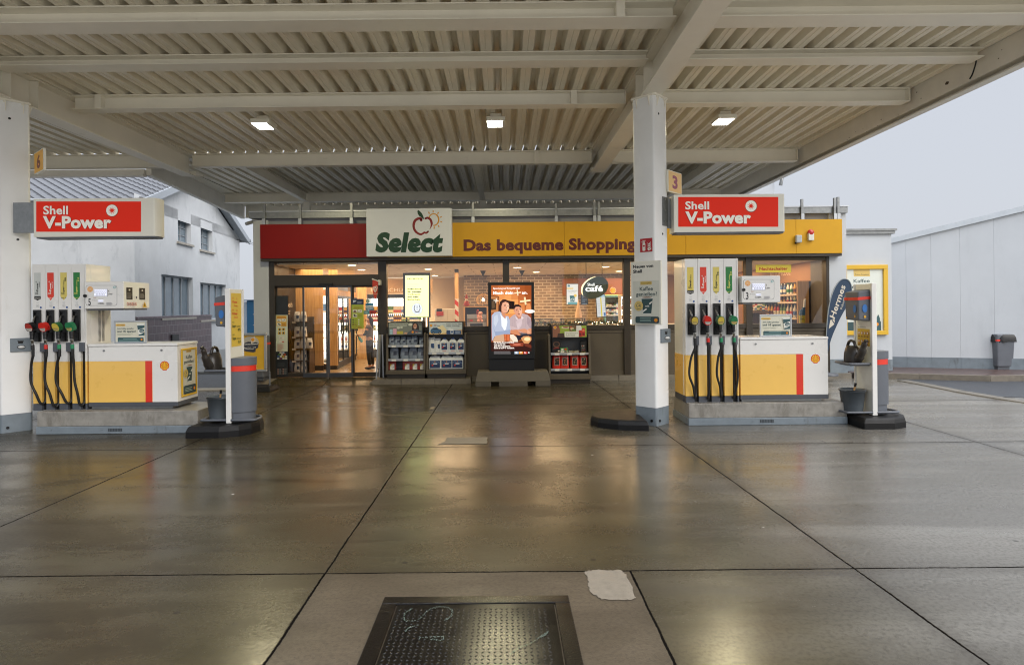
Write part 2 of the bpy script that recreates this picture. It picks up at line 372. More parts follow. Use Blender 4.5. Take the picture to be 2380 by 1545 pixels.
# ------------------------------------------------------------------ ground
FY = 13.8             # depth of the shop front
FLOOR = 0.12
JX = [(-4.0, 0), (-1.165, 0), (2.33, -.025), (5.74, 0), (-7.4, 0), (9.2, 0)]
JY = [3.87, 7.35, 10.5]
def ground_mat():
    m = bpy.data.materials.new('wet_concrete'); m.use_nodes = True; t = m.node_tree; N = t.nodes; L = t.links; p = N['Principled BSDF']
    tc = N.new('ShaderNodeTexCoord'); sp = N.new('ShaderNodeSeparateXYZ'); L.new(tc.outputs['Object'], sp.inputs[0])
    def val(x): return x
    def mth(op, a, b=None, c=None, clamp=False):
        n = N.new('ShaderNodeMath'); n.operation = op; n.use_clamp = clamp
        for i, q in enumerate((a, b, c)):
            if q is None: continue
            if isinstance(q, (int, float)): n.inputs[i].default_value = q
            else: L.new(q, n.inputs[i])
        return n.outputs[0]
    def noise(scale, detail=5, rough=.6, sc=(1, 1, 1), dist=0):
        mp = N.new('ShaderNodeMapping'); mp.inputs['Scale'].default_value = sc; L.new(tc.outputs['Object'], mp.inputs[0])
        n = N.new('ShaderNodeTexNoise'); n.inputs['Scale'].default_value = scale; n.inputs['Detail'].default_value = detail; n.inputs['Roughness'].default_value = rough; n.inputs['Distortion'].default_value = dist
        L.new(mp.outputs[0], n.inputs[0]); return n.outputs[0]
    def rng(v, a, b, c=0., d=1.):
        n = N.new('ShaderNodeMapRange'); n.interpolation_type = 'SMOOTHSTEP'
        for i, q in zip((1, 2, 3, 4), (a, b, c, d)): n.inputs[i].default_value = q
        L.new(v, n.inputs[0]); return n.outputs[0]
    def mix(f, a, b, bl='MIX'):
        n = N.new('ShaderNodeMix'); n.data_type = 'RGBA'; n.blend_type = bl
        for i, q in ((0, f), (6, a), (7, b)):
            if isinstance(q, (int, float)): n.inputs[i].default_value = q
            elif isinstance(q, tuple): n.inputs[i].default_value = q
            else: L.new(q, n.inputs[i])
        return n.outputs[2]
    X, Y = sp.outputs[0], sp.outputs[1]
    wob = mth('MULTIPLY', mth('SUBTRACT', noise(3, 4), .5), .022)
    ds = []
    for a, b in JX:
        ds.append(mth('ABSOLUTE', mth('ADD', mth('SUBTRACT', X, mth('MULTIPLY_ADD', Y, b, a)), wob)))
    for c in JY:
        ds.append(mth('ABSOLUTE', mth('ADD', mth('SUBTRACT', Y, c), wob)))
    ds.append(mth('ADD', mth('ABSOLUTE', mth('ADD', mth('SUBTRACT', X, .795), wob)), mth('MULTIPLY', mth('GREATER_THAN', Y, 3.87), 9)))
    d = ds[0]
    for q in ds[1:]: d = mth('MINIMUM', d, q)
    jagged = mth('ADD', d, mth('MULTIPLY', mth('SUBTRACT', noise(45, 3), .5), .010))
    joint = rng(mth('ADD', jagged, mth('MULTIPLY', mth('SUBTRACT', noise(2.5, 3), .5), .008)), .005, .010, 1, 0)
    edge = rng(d, .0, .14, 1, 0)
    big = noise(.45, 7, .62, (1, 1.7, 1), .4); mid = noise(1.7, 4, .55, (.7, 1.5, 1), .3); fine = noise(40, 4, .6); streak = noise(1.0, 5, .6, (.30, 2.6, 1), .5)
    base = mix(rng(mid, .30, .72), (.064, .053, .029, 1), (.038, .031, .016, 1))
    base = mix(mth('MULTIPLY', rng(big, .46, .64), .75), base, (.026, .019, .0095, 1))
    base = mix(mth('MULTIPLY', rng(noise(1.4, 5, .6, (.3, 2.2, 1), .6), .56, .70), .6), base, (.017, .012, .006, 1))
    base = mix(mth('MULTIPLY', rng(streak, .48, .72), .55), base, (.090, .075, .045, 1))
    # pale scuffs where the film of water has dried, mostly in front of the shop
    dry = mth('MULTIPLY', rng(noise(1.3, 5, .6, (.6, 1.5, 1), .8), .56, .70), rng(Y, 6.6, 8.6))
    base = mix(mth('MULTIPLY', dry, .5), base, (.13, .113, .088, 1))
    skylit = rng(mth('ADD', X, mth('MULTIPLY', mth('SUBTRACT', big, .5), 3)), .6, 4.0)   # side daylight painted into the slab colour, paler towards the right
    base = mix(mth('MULTIPLY', skylit, .85), base, mix(rng(streak, .4, .7), (.175, .166, .148, 1), (.25, .24, .218, 1)))
    # rough square with exposed aggregate round the manhole
    bay = mth('MULTIPLY', mth('MULTIPLY', mth('GREATER_THAN', X, -1.165), mth('LESS_THAN', X, .795)), mth('LESS_THAN', Y, 3.87))
    vr = N.new('ShaderNodeTexVoronoi'); vr.inputs['Scale'].default_value = 55; L.new(tc.outputs['Object'], vr.inputs[0])
    agg = rng(vr.outputs[0], .12, .22, 1, 0)
    pick = N.new('ShaderNodeSeparateColor'); L.new(vr.outputs['Color'], pick.inputs[0])
    aggm = mth('MULTIPLY', mth('MULTIPLY', agg, mth('GREATER_THAN', pick.outputs[0], .72)), mth('ADD', mth('MULTIPLY', bay, .65), .24))
    base = mix(mth('MULTIPLY', bay, .75), base, mix(rng(mid, .3, .7), (.100, .077, .056, 1), (.064, .048, .034, 1)))
    base = mix(aggm, base, (.03, .026, .024, 1))
    base = mix(rng(fine, .40, .70, 0, .45), base, (.03, .025, .018, 1))
    # gum and paper specks
    v2 = N.new('ShaderNodeTexVoronoi'); v2.inputs['Scale'].default_value = 1.35; L.new(tc.outputs['Object'], v2.inputs[0])
    gum = rng(mth('ADD', v2.outputs[0], mth('MULTIPLY', mth('SUBTRACT', fine, .5), .02)), .016, .024, .85, 0)
    base = mix(gum, base, (.42, .40, .35, 1))
    v3 = N.new('ShaderNodeTexVoronoi'); v3.inputs['Scale'].default_value = 2.3; L.new(tc.outputs['Object'], v3.inputs[0])
    oil = rng(mth('ADD', v3.outputs[0], mth('MULTIPLY', mth('SUBTRACT', noise(18, 3), .5), .06)), .03, .05, .7, 0)
    base = mix(oil, base, (.022, .018, .014, 1))
    base = mix(mth('MULTIPLY', edge, .35), base, (.035, .028, .02, 1))
    base = mix(joint, base, (.007, .006, .005, 1))
    L.new(base, p.inputs['Base Color'])
    r = rng(mth('ADD', mth('MULTIPLY', big, .75), mth('MULTIPLY', mid, .25)), .36, .64, .13, .33)
    r = mth('ADD', r, mth('MULTIPLY', dry, .10)); r = mth('ADD', r, mth('MULTIPLY', bay, .16)); r = mth('ADD', r, mth('MULTIPLY', rng(fine, .4, .7), .05))
    r = mth('ADD', r, mth('MULTIPLY', joint, .2), clamp=True)
    L.new(r, p.inputs['Roughness'])
    p.inputs['IOR'].default_value = 1.37; L.new(mth('MULTIPLY_ADD', joint, -.5, .5), p.inputs['Specular IOR Level'])
    h = mth('ADD', mth('MULTIPLY', fine, .16), mth('MULTIPLY', mid, .10)); h = mth('ADD', h, mth('MULTIPLY', noise(110, 3), mth('ADD', mth('MULTIPLY', bay, .30), .20)))
    h = mth('SUBTRACT', h, mth('MULTIPLY', joint, 1.2))
    bu = N.new('ShaderNodeBump'); bu.inputs['Strength'].default_value = .2; bu.inputs['Distance'].default_value = .012; L.new(h, bu.inputs['Height']); L.new(bu.outputs[0], p.inputs['Normal'])
    return m
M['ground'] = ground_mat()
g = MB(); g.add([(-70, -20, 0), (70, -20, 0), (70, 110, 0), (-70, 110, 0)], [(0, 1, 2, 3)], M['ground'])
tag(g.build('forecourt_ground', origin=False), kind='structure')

q = MB(); q.add([(-70, -20, .004), (70, -20, .004), (70, .6, .004), (-70, .6, .004)], [(0, 1, 2, 3)], mat('pale_bounce_surface', '#a8a49a', rough=.6, var=.15, scale=2))  # unseen pale sheet added behind the camera to bounce light up under the canopy
tag(q.build('bounce_sheet', origin=False), kind='structure')
M['asphalt'] = mat('damp_asphalt', '#3a3d42', rough=.5, var=.25, scale=9, bump=.5, bscale=160)
M['flag'] = mat('damp_paving_flags', '#6f716f', rough=.5, var=.2, scale=2, bump=.2, bscale=60)
def sheet_poly(pts, z, m, name, th=None):
    q = MB(); P = [Vector((x, y, z)) for x, y in pts]
    if th: q.prism([p-Vector((0, 0, th)) for p in P], (0, 0, th), m)
    else: q.add(P, [tuple(range(len(P)))], m)
    return tag(q.build(name, origin=False), kind='structure')
# left: side road, its kerb line and the pavement in front of the house
sheet_poly([(-40, 12.95), (-5.75, 12.95), (-5.75, 15.9), (-40, 15.9)], .004, M['asphalt'], 'side_road')
sheet_poly([(-40, 12.62), (-5.75, 12.62), (-5.75, 12.95), (-40, 12.95)], .02, M['conc'], 'side_road_gutter', .02)
sheet_poly([(-40, 15.9), (-5.75, 15.9), (-6.6, 40), (-40, 40)], .06, M['flag'], 'side_pavement', .06)
# right: raised red pavement along the white wall, kerb, asphalt lane, flat kerb
pav = [(7.95, 13.75), (9.2, 13.4), (10.4, 12.95), (12.2, 13.0), (40, 13.4), (40, 20), (7.95, 20)]
sheet_poly(pav, .12, M['paving'], 'red_pavement', .12)
def kerb_run(pts, wd, z, name, ln=1.0, m=None):
    q = MB(); m = m or M['kerb']; P = [Vector((x, y, 0)) for x, y in pts]
    for a, b in zip(P[:-1], P[1:]):
        d = b-a; n = max(1, round(d.length/ln)); u = d.normalized(); s_ = Vector((u.y, -u.x, 0))
        for i in range(n):
            p0 = a+d*(i/n)+u*.004; p1 = a+d*((i+1)/n)-u*.004
            q.hexa([p0, p1, p1-s_*wd, p0-s_*wd]+[p+Vector((0, 0, z)) for p in (p0+s_*-.006, p1+s_*-.006, p1-s_*wd, p0-s_*wd)], m)
    return tag(q.build(name, origin=False), kind='structure')
kerb_run([(7.95, 13.70), (9.2, 13.35), (10.4, 12.9), (12.2, 12.95), (40, 13.35)], .14, .123, 'pavement_kerb')
lane = [ground('r8', x, y) for x, y in ((575, 1152), (760, 1150), (1360, 1146), (1360, 1290), (1150, 1262), (900, 1220), (700, 1180))]
lane = [(p.x, p.y) for p in lane]; lane[2] = (lane[2][0]+14, lane[2][1]+.3); lane[3] = (lane[3][0]+14, lane[3][1]-3)
sheet_poly(lane, .004, M['asphalt'], 'asphalt_lane')
fl = [ground('r8', x, y) for x, y in ((560, 1160), (700, 1185), (900, 1226), (1150, 1268), (1360, 1300))]
kerb_run([(p.x, p.y-.16) for p in fl]+[(fl[-1].x+12, fl[-1].y-2.4)], .24, .016, 'flat_kerb', .8, mat('flat_kerb_concrete', '#6d685f', rough=.6, var=.25, scale=6, bump=.3, bscale=60))
# kerb and pavement at the foot of the shop front, with the dropped entrance
q = MB()
q.hexa([(-3.05, 13.37, 0), (-.75, 13.37, 0), (-.75, FY, 0), (-3.05, FY, 0), (-2.9, 13.38, .12), (-.76, 13.38, .12), (-.76, FY, .12), (-2.9, FY, .12)], M['kerb'])
q.hexa([(-.742, 13.72, 0), (7.9, 13.72, 0), (7.9, FY, 0), (-.742, FY, 0), (-.742, 13.725, .119), (7.9, 13.725, .119), (7.9, FY, .119), (-.742, FY, .119)], mat('shop_kerb_concrete', '#777064', rough=.6, var=.25, scale=6, bump=.3, bscale=60))
q.hexa([(-6.0, 13.3, 0), (-5.3, 13.3, 0), (-5.0, FY, 0), (-6.0, FY, 0), (-6.0, 13.31, .121), (-5.45, 13.31, .121), (-5.2, FY, .121), (-6.0, FY, .121)], M['kerb'])
for x in (-2.3, -1.55): q.box(x-.004, x+.004, 13.367, 13.6, .0, .1215, M['rubber'])
for x in (.6, 1.6, 2.6, 3.6, 4.6, 5.6, 6.6): q.box(x-.005, x+.005, 13.717, 13.79, .0, .1205, M['rubber'])
tag(q.build('shop_front_kerb', origin=False), kind='structure')
q = MB()   # ramp up to the door
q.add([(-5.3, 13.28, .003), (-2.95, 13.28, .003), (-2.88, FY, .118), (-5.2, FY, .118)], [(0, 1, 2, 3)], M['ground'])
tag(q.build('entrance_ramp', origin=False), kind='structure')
# pale repair patches in the slab
def patch(reg, pts, name):
    q = MB(); P = [ground(reg, x, y, .004) for x, y in pts]
    R_ = []
    for i in range(len(P)):
        a, b = P[i], P[(i+1) % len(P)]
        for k in range(7):
            p = a.lerp(b, k/7); R_.append((p.x+random.uniform(-.008, .008), p.y+random.uniform(-.008, .008), .004))
    q.add(R_, [tuple(range(len(R_)))], M['patch']); return tag(q.build(name, origin=False), kind='structure')
M['patch'] = mat('dry_mortar', '#7a7163', rough=.7, var=.22, scale=14, bump=.4, bscale=90, stain=('#6a5a48', 7, .56, .6, (1, 1, 1)))
patch('t7', [(1848, 1042), (1900, 1036), (2040, 1037), (2066, 1060), (2120, 1180), (2095, 1198), (1940, 1192), (1880, 1160), (1860, 1090)], 'mortar_patch')
patch('t7', [(1112, 330), (1326, 328), (1326, 364), (1060, 367), (1098, 352)], 'mortar_patch')
patch('t7', [(1024, 168), (1046, 167), (1040, 180), (1018, 180)], 'mortar_patch')

# ------------------------------------------------------------------ manhole with tread plate
hx0, hx1, hy0, hy1 = -.715, .36, 2.45, 3.525
root = thing('manhole_cover', ((hx0+hx1)/2, (hy0+hy1)/2, 0), 'black tread plate manhole cover in the wet concrete with chalk marks', 'manhole')
M['iron'] = mat('wet_iron', '#0f0c0b', rough=.15, metal=0, var=.3, scale=8, bump=.2, bscale=90, stain=('#6a3f22', 6, .66, .7, (1, 1, 1)))
M['tread'] = mat('wet_tread_plate', '#0d0b0a', rough=.17, metal=0, var=.25, scale=10, bump=.06, bscale=200)
q = MB(); f = .085
for a in ((hx0, hx1, hy1-f, hy1), (hx0, hx1, hy0, hy0+f), (hx0, hx0+f, hy0+f, hy1-f), (hx1-f, hx1, hy0+f, hy1-f)): q.box(*a, -.05, .014, M['iron'])
q.build('frame', root, bevel=.005)
q = MB(); q.box(hx0+f+.008, hx1-f-.008, hy0+f+.008, hy1-f-.008, -.05, .010, M['tread'])
px = .030; k = 0
nx = int((hx1-hx0-2*f-.04)/px)
for i in range(nx):
    for j in range(int((hy1-hy0-2*f-.04)/px)):
        cx, cy = hx0+f+.03+i*px, hy0+f+.03+j*px; a = PI/4 if (i+j) % 2 else -PI/4; c, s_ = math.cos(a), math.sin(a)
        vs = [(cx+c*u-s_*v, cy+s_*u+c*v, z) for u, v, z in ((-.0125, 0, .0101), (-.004, -.0042, .0101), (.004, -.0042, .0101), (.0125, 0, .0101), (.004, .0042, .0101), (-.004, .0042, .0101), (-.006, 0, .0138), (.006, 0, .0138))]
        q.add(vs, [(0, 1, 6), (1, 2, 7, 6), (2, 3, 7), (3, 4, 7), (4, 5, 6, 7), (5, 0, 6)], M['tread'], True)
q.build('tread_plate', root)
q = MB(); chalk = mat('green_chalk', '#5b6b60', rough=.9, var=.3, scale=60)
class Floor:
    def at(s, x, y, lay=0): return ground('t7', x, y, .0150)
fl_ = Floor()
def scribble(pts, wd):
    P = smooth_path([(x, y, 0) for x, y in pts], 7)
    for a, b in zip(P[:-1], P[1:]):
        for k in range(7):
            if random.random() < .45: continue
            x, y = a.x+(b.x-a.x)*k/7+random.gauss(0, wd*.22), a.y+(b.y-a.y)*k/7+random.gauss(0, wd*.16); r = random.uniform(.8, 2.2)
            q.poly(fl_, [(x-r*1.3, y), (x, y+r), (x+r*1.2, y), (x, y-r*.8)], chalk)
scribble([(925, 1240), (885, 1270), (890, 1305), (960, 1300), (1010, 1250), (1080, 1232), (1135, 1245), (1130, 1285), (1095, 1305)], 11)
scribble([(960, 1330), (905, 1345), (890, 1365)], 8); scribble([(960, 1400), (1010, 1395), (1085, 1392), (1080, 1410), (1020, 1404)], 12)
scribble([(1440, 1490), (1500, 1450), (1560, 1425), (1610, 1390), (1640, 1370)], 8); scribble([(1610, 1395), (1640, 1380), (1650, 1360)], 8)
q.build('chalk_mark', root)

# ------------------------------------------------------------------ canopy
HS = EYE+3.45         # underside of the roof sheet
HM = EYE+2.99         # underside of the main beams
PB = [6.81, 8.13, 9.62, 13.3, 17.9]
XR, XL = 6.52, -14.0
CF = 5.0              # front edge of the canopy, behind the picture's top edge
root = thing('canopy', (-2.4, 9.0, 0), 'white steel forecourt canopy with corrugated roof sheets on two square columns', 'canopy')
def ibeam_x(x0, x1, yf, zt, h, wd, tf=.016, tw=.012, m=None):   # beam along X whose front flange edge is yf
    q = MB(); m = m or M['steel']; yc = yf+wd/2
    q.box(x0, x1, yf, yf+wd, zt-tf, zt, m); q.box(x0, x1, yf, yf+wd, zt-h, zt-h+tf, m); q.box(x0, x1, yc-tw/2, yc+tw/2, zt-h+tf, zt-tf, m); return q
def ibeam_y(xc, y0, y1, zt, h, wd, tf=.02, tw=.014):
    q = MB(); m = M['steel']
    q.box(xc-wd/2, xc+wd/2, y0, y1, zt-tf, zt, m); q.box(xc-wd/2, xc+wd/2, y0, y1, zt-h, zt-h+tf, m); q.box(xc-tw/2, xc+tw/2, y0, y1, zt-h+tf, zt-tf, m); return q
# corrugated sheet: ribs run in depth
def corr(x0, x1, y0, y1, name):
    q = MB(); P_ = .28; pts = []; x = x0; i = 0
    while x < x1:
        for dx, z in ((0, 0), (.055, .0), (.065, .008), (.075, 0), (.145, 0), (.182, .125), (.243, .125)): pts.append((x+dx, HS+z))
        x += P_
    pts.append((x, HS))
    q.add([(a, y0, b) for a, b in pts]+[(a, y1, b) for a, b in pts], [(j, j+1, len(pts)+j+1, len(pts)+j) for j in range(len(pts)-1)], M['sheet'])
    q.add([(a, y0, b+.004) for a, b in pts]+[(a, y1, b+.004) for a, b in pts], [(j, len(pts)+j, len(pts)+j+1, j+1) for j in range(len(pts)-1)], M['sheet'])
    return q.build(name, root)
corr(XL, 6.62, CF, 13.397, 'roof_sheet')
corr(-8.1, 6.62, 13.403, 20.2, 'roof_sheet')
MX = (2.13, -7.04)
for xc in MX: ibeam_y(xc, CF, 13.52, HS-.002, HS-HM, .29).build('main_beam', root, bevel=.004)
for xc in MX:   # tapered beam ends
    q = MB(); q.prism([(xc-.145, 13.522, HM), (xc-.145, 14.0, HM+.1), (xc-.145, 13.522, HM+.12)], (.29, 0, 0), M['steel']); q.build('beam_end_plate', root)
bt = [.19, .13, .225, .29, .27]; bw = [.30, .26, .22, .17, .2]
for k, (y, h, wd) in enumerate(zip(PB, bt, bw)):
    segs = {0: [(XL, MX[1]-.15), (MX[1]+.15, MX[0]-.15), (MX[0]+.15, 6.56)], 1: [(XL, MX[1]-.15), (MX[1]+.15, MX[0]-.15), (MX[0]+.15, XR)],
            2: [(MX[1]+.15, MX[0]-.15), (MX[0]+.15, XR)], 3: [(XL, MX[1]-.15), (MX[1]+.15, MX[0]-.15), (MX[0]+.15, XR)], 4: [(-8.3, 6.5)]}[k]
    q = MB()
    for a, b in segs:
        w_ = ibeam_x(a, b, y, HS-.003, h, wd); q.v += []; 
        base = len(q.v); q.add(w_.v, w_.f, M['steel'])
        if k in (2, 3): q.add([(b, y, HS-.003), (b, y+wd, HS-.003), (b, y+wd, HS-h-.003), (b, y, HS-h-.003), (b-.012, y, HS-.003), (b-.012, y+wd, HS-.003), (b-.012, y+wd, HS-h-.003), (b-.012, y, HS-h-.003)], [(0, 1, 2, 3), (7, 6, 5, 4), (0, 3, 7, 4), (3, 2, 6, 7)], M['steel'])
    xs = {0: (1.35,), 1: (), 2: (1.15, -7.0+.55), 3: (.75,), 4: ()}[k]
    for x in xs: q.box(x-.05, x+.05, y-.012, y+wd/2, HS-h, HS-.004, M['steel'])
    q.build('cross_beam', root, bevel=.003)
for y in (5.05,):
    w_ = ibeam_x(XL, 6.56, y, HS-.003, .19, .28); w_.build('cross_beam', root)
# thin rear beams that run in depth
for xc in (-5.85, -.6, 4.85): ibeam_y(xc, 13.5, 17.88, HS-.02, .26, .15, .012, .01).build('rear_beam', root)
# rear cross member, posts
q = ibeam_x(-8.6, 6.5, 20.05, HS-.003, .4, .15)
for x in (-5.85, -.6, 4.85): q.box(x-.09, x+.09, 17.93, 18.05, 3.95, HS-.28, M['steel'])
q.box(-8.6, 6.5, 20.21, 20.23, HS-.2, HS+.3, M['steel']); q.build('rear_frame', root)
# edge fascia on the right, and the two pieces on the left
q = MB(); m = M['fascia']
q.box(6.60, 6.616, CF, 20.2, HS-.33, HS+.16, m); q.box(6.616, 6.75, CF, 20.2, EYE+3.03, EYE+3.046, m); q.box(6.735, 6.75, CF, 20.2, EYE+3.046, HS+.3, m)
q.box(6.601, 6.735, CF, 20.2, HS-.335, HS-.318, m)
q.build('edge_fascia', root)
q = MB()
q.hexa([(-8.02, 13.55, EYE+3.03), (-7.9, 13.55, EYE+3.03), (-8.65, 20.2, EYE+3.03), (-8.77, 20.2, EYE+3.03), (-8.02, 13.55, HS+.3), (-7.9, 13.55, HS+.3), (-8.65, 20.2, HS+.3), (-8.77, 20.2, HS+.3)], m)
q.build('edge_fascia', root)
q = MB(); q.prism([(-7.97, 13.5, HS+.004), (-8.72, 20.2, HS+.004), (-8.0, 20.2, HS+.004), (-7.8, 13.5, HS+.004)], (0, 0, .012), M['sheet']); q.build('edge_filler', root)
q = MB(); q.box(XL, -8.03, 13.48, 13.6, EYE+3.0, HS-.295, m); q.box(XL, -8.03, 13.44, 13.48, EYE+3.0, EYE+3.03, m); q.build('edge_fascia', root)
q = MB(); q.box(XL-.1, XL, CF, 13.6, HM, HS+.3, m); q.build('edge_fascia', root)
# black cable and stains on the fascia
q = MB(); P = [hit('r3', x, y, (6.598, 0, 0), (-1, 0, 0)) for x, y in ((2045, 415), (2040, 450), (2020, 515), (2000, 552))]
q.tube(smooth_path(P), .012, 6, M['black']); q.build('cable', root)
M['rust'] = mat('rust_and_soot', '#4b3a2c', rough=.8, var=.3, scale=20)
for x, y, r in ((1840, 582, 26), (2200, 410, 9), (2222, 350, 7), (1382, 835, 8), (1160, 960, 8), (1145, 975, 6), (1630, 645, 9), (1660, 688, 7), (1500, 800, 5), (955, 1072, 5), (1205, 920, 5), (1280, 920, 4), (1355, 878, 5), (1255, 900, 4)):
    c = hit('r3', x, y, (6.598, 0, 0), (-1, 0, 0)); n = 9; rr = r/2.377*DS/F*c.y*.55
    q = MB(); q.add([(6.598, c.y+rr*1.6*math.cos(2*PI*k/n)*random.uniform(.6, 1), c.z+rr*math.sin(2*PI*k/n)*random.uniform(.6, 1)) for k in range(n)], [tuple(range(n))], M['rust']); q.build('rust_stain', root)
# columns: square tubes turned by 45 degrees
COLY = 8.72
def column(cx, cy):
    q = MB(); R = .248; r = .035; pts = []
    for k in range(4):
        a = PI/2*k-PI/2; c = Vector((cx+math.cos(a)*R, cy+math.sin(a)*R)); 
        for j in range(-2, 3):
            b = a+j*PI/8; pts.append((c.x-math.cos(a)*r*1.3+math.cos(b)*r, c.y-math.sin(a)*r*1.3+math.sin(b)*r))
    q.prism([(x, y, .255) for x, y in pts], (0, 0, HM-.03-.255), M['column'], True)
    col = q.build('column', root)
    q = MB(); q.prism([(cx+(x-cx)*1.006, cy+(y-cy)*1.006, -.02) for x, y in pts], (0, 0, .273), M['plinth'], True)
    for sx in (-1, 1):
        q.tube([(cx+sx*.05, cy-.19+.0, .07), (cx+sx*.06, cy-.205, .07)], .02, 8, M['black'])
    q.build('column_plinth', col)
    q = MB(); q.prism([(cx+(x-cx)*1.12, cy+(y-cy)*1.12, HM-.03) for x, y in pts], (0, 0, .028), M['steel'])
    for k in range(4):
        a = PI/4+PI/2*k; n = Vector((math.cos(a), math.sin(a), 0)); u = Vector((-n.y, n.x, 0))
        for sx in (-1, 1):
            b = Vector((cx, cy, 0))+n*.178+u*.1*sx; q.tube([b+Vector((0, 0, HM-.055)), b+Vector((0, 0, HM-.028))], .017, 8, M['steel'])
            q.prism([b+Vector((0, 0, HM-.032)), b+n*.045+Vector((0, 0, HM-.032)), b+Vector((0, 0, HM-.17))], u*.01, M['steel'])
    q.build('cap_plate', col)
    q = MB(); n = Vector((math.sqrt(.5), -math.sqrt(.5), 0)); b = Vector((cx, cy, 0))+n*.1785
    for z, s_ in ((EYE+2.72, 1), (EYE+1.02, -.6)):
        c = b+Vector((n.y, -n.x, 0))*.05*s_; q.tube([c+Vector((0, 0, z))-n*.002, c+Vector((0, 0, z))+n*.0015], .017, 12, M['black'])
    q.build('bolt_hole', col)
    return col
column(MX[0], COLY); column(MX[1], COLY-.06)
# stiffener plates where beam and column meet
for xc in MX:
    for dy in (-.25, .25): q = MB(); q.box(xc-.14, xc+.14, COLY+dy-.008, COLY+dy+.008, HM+.02, HS-.03, M['steel']); q.build('stiffener_plate', root)

# ------------------------------------------------------------------ canopy lamps
lampglow = mat('lamp_glow', (1.0, .97, .86), emit=16)
def lamp_template():
    r = bpy.data.objects.new('canopy_lamp', None); C.objects.link(r)
    q = MB(); q.box(-.165, .165, -.19, .19, .02, .10, M['white2']); q.box(-.10, .10, -.09, .09, .10, .18, M['steel']); q.build('housing', r, bevel=.008)
    q = MB(); q.box(-.15, .115, -.175, .175, .010, .019, lampglow); q.build('diffuser', r)
    q = MB(); q.box(.118, .152, -.17, .17, .008, .019, M['white2']); q.build('end_cover', r)
    l = bpy.data.lights.new('canopy_light', 'AREA'); l.shape = 'RECTANGLE'; l.size = .26; l.size_y = .34; l.energy = LAMP_W; l.color = (1.0, .88, .52); l.spread = math.radians(175)
    o = bpy.data.objects.new('canopy_light', l); C.objects.link(o); o.parent = r; o.location = (-.02, 0, .004)
    return r
LAMP_W = 52
lp = lamp_template()
for i, (x, lab) in enumerate(((613, 'lit box lamp under the canopy, leftmost of the three'), (1152, 'lit box lamp under the canopy, middle of the three above the screen'), (1682, 'lit box lamp under the canopy, rightmost of the three beside the column'))):
    o = lp if i == 0 else copy_tree(lp)
    P = W('d', x, 290, 10.82); o.location = (P.x, 10.82, EYE+3.265); tag(o, lab, 'lamp', 'lamps under the canopy')
# ------------------------------------------------------------------ shop building
def fx(px, py=740, Y=FY): return WX('d', px, py, Y)
def fz(py, px=1190, Y=FY): return WZ('d', px, py, Y)
shop = thing('shop_building', (1, 16, 0), 'flat roofed petrol station shop with red and yellow fascia and lit windows', 'shop')
FLW = 2.72     # ceiling
BACK = 20.8
x_l, x_r = fx(592), fx(1965)
z_top = fz(497)
q = MB(); m = M['wallwhite']
q.box(x_l, fx(627), FY-.05, 20.9, FLOOR*0, z_top-.1, m); q.build('wall', shop); q = MB()
q.box(fx(1925), x_r, FY-.05, 20.9, 0, z_top-.02, m)                        # right pier and side wall
q.box(fx(1925)-.003, x_r+.003, FY-.056, 14.2, 0, fz(834, 1945), M['plinth'])
q.build('wall', shop)
q = MB(); q.box(fx(627), fx(1925), BACK, BACK+.1, 0, z_top-.1, M['walldark']); q.build('rear_wall', shop)
q = MB(); q.box(x_l-.05, x_r, FY+.02, 20.9, z_top-.12, z_top-.02, M['walldark']); q.build('roof_slab', shop)
q = MB(); q.box(fx(627), fx(1925), FY+.3, 13.8+.34, fz(598), z_top-.13, M['walldark']); q.build('lintel', shop)
# roof edge rail with posts
q = MB(); q.box(x_l-.06, x_r, FY-.12, FY+.05, fz(504), fz(490), M['galv']); q.box(x_l-.07, x_r+.02, FY-.14, FY+.06, fz(490), fz(487.5), M['alu']); q.box(fx(600), fx(1925), FY-.0, FY+.02, fz(528), fz(504), M['walldark']); q.build('roof_rail', shop)
for px, py in ((622, 478), (705, 478), (823, 475), (1102, 473), (1293, 475), (1381, 472), (1391, 472), (1858, 466), (1933, 463), (1941, 461)):
    q = MB(); x = fx(px); q.box(x-.025, x+.025, FY-.17, FY-.125, fz(522), fz(py, px), M['galv']); q.box(x-.035, x+.035, FY-.19, FY-.172, fz(519), fz(506), M['alu']); q.build('rail_post', shop)
# coloured bands
zb0, zb1 = fz(597.5), fz(519.7)
q = MB(); q.box(fx(615), fx(905), FY-.22, FY+.0, zb0, zb1, M['bandred']); q.build('red_band', shop, bevel=.006)
q = MB()
for a, b in ((905, 1310), (1310.6, 1588), (1588.6, 1840), (1840.6, 1946)): q.box(fx(a), fx(b), FY-.22, FY+.0, zb0, zb1, M['bandyel'])
yb = q.build('yellow_band', shop, bevel=.004)
q = MB(); q.box(fx(615), fx(1946), FY-.20, FY+.05, zb0-.06, zb0-.003, M['frame']); q.build('band_soffit', shop)
q = MB(); pl = Plane('d', (0, FY-.2215, 0)); ltr = ink('#560c08')
q.text(pl, 'Das bequeme Shopping', 1077, 582.0, 1477, 24.3, ltr, bold=.045, y1=578.2)
q.build('lettering', yb)
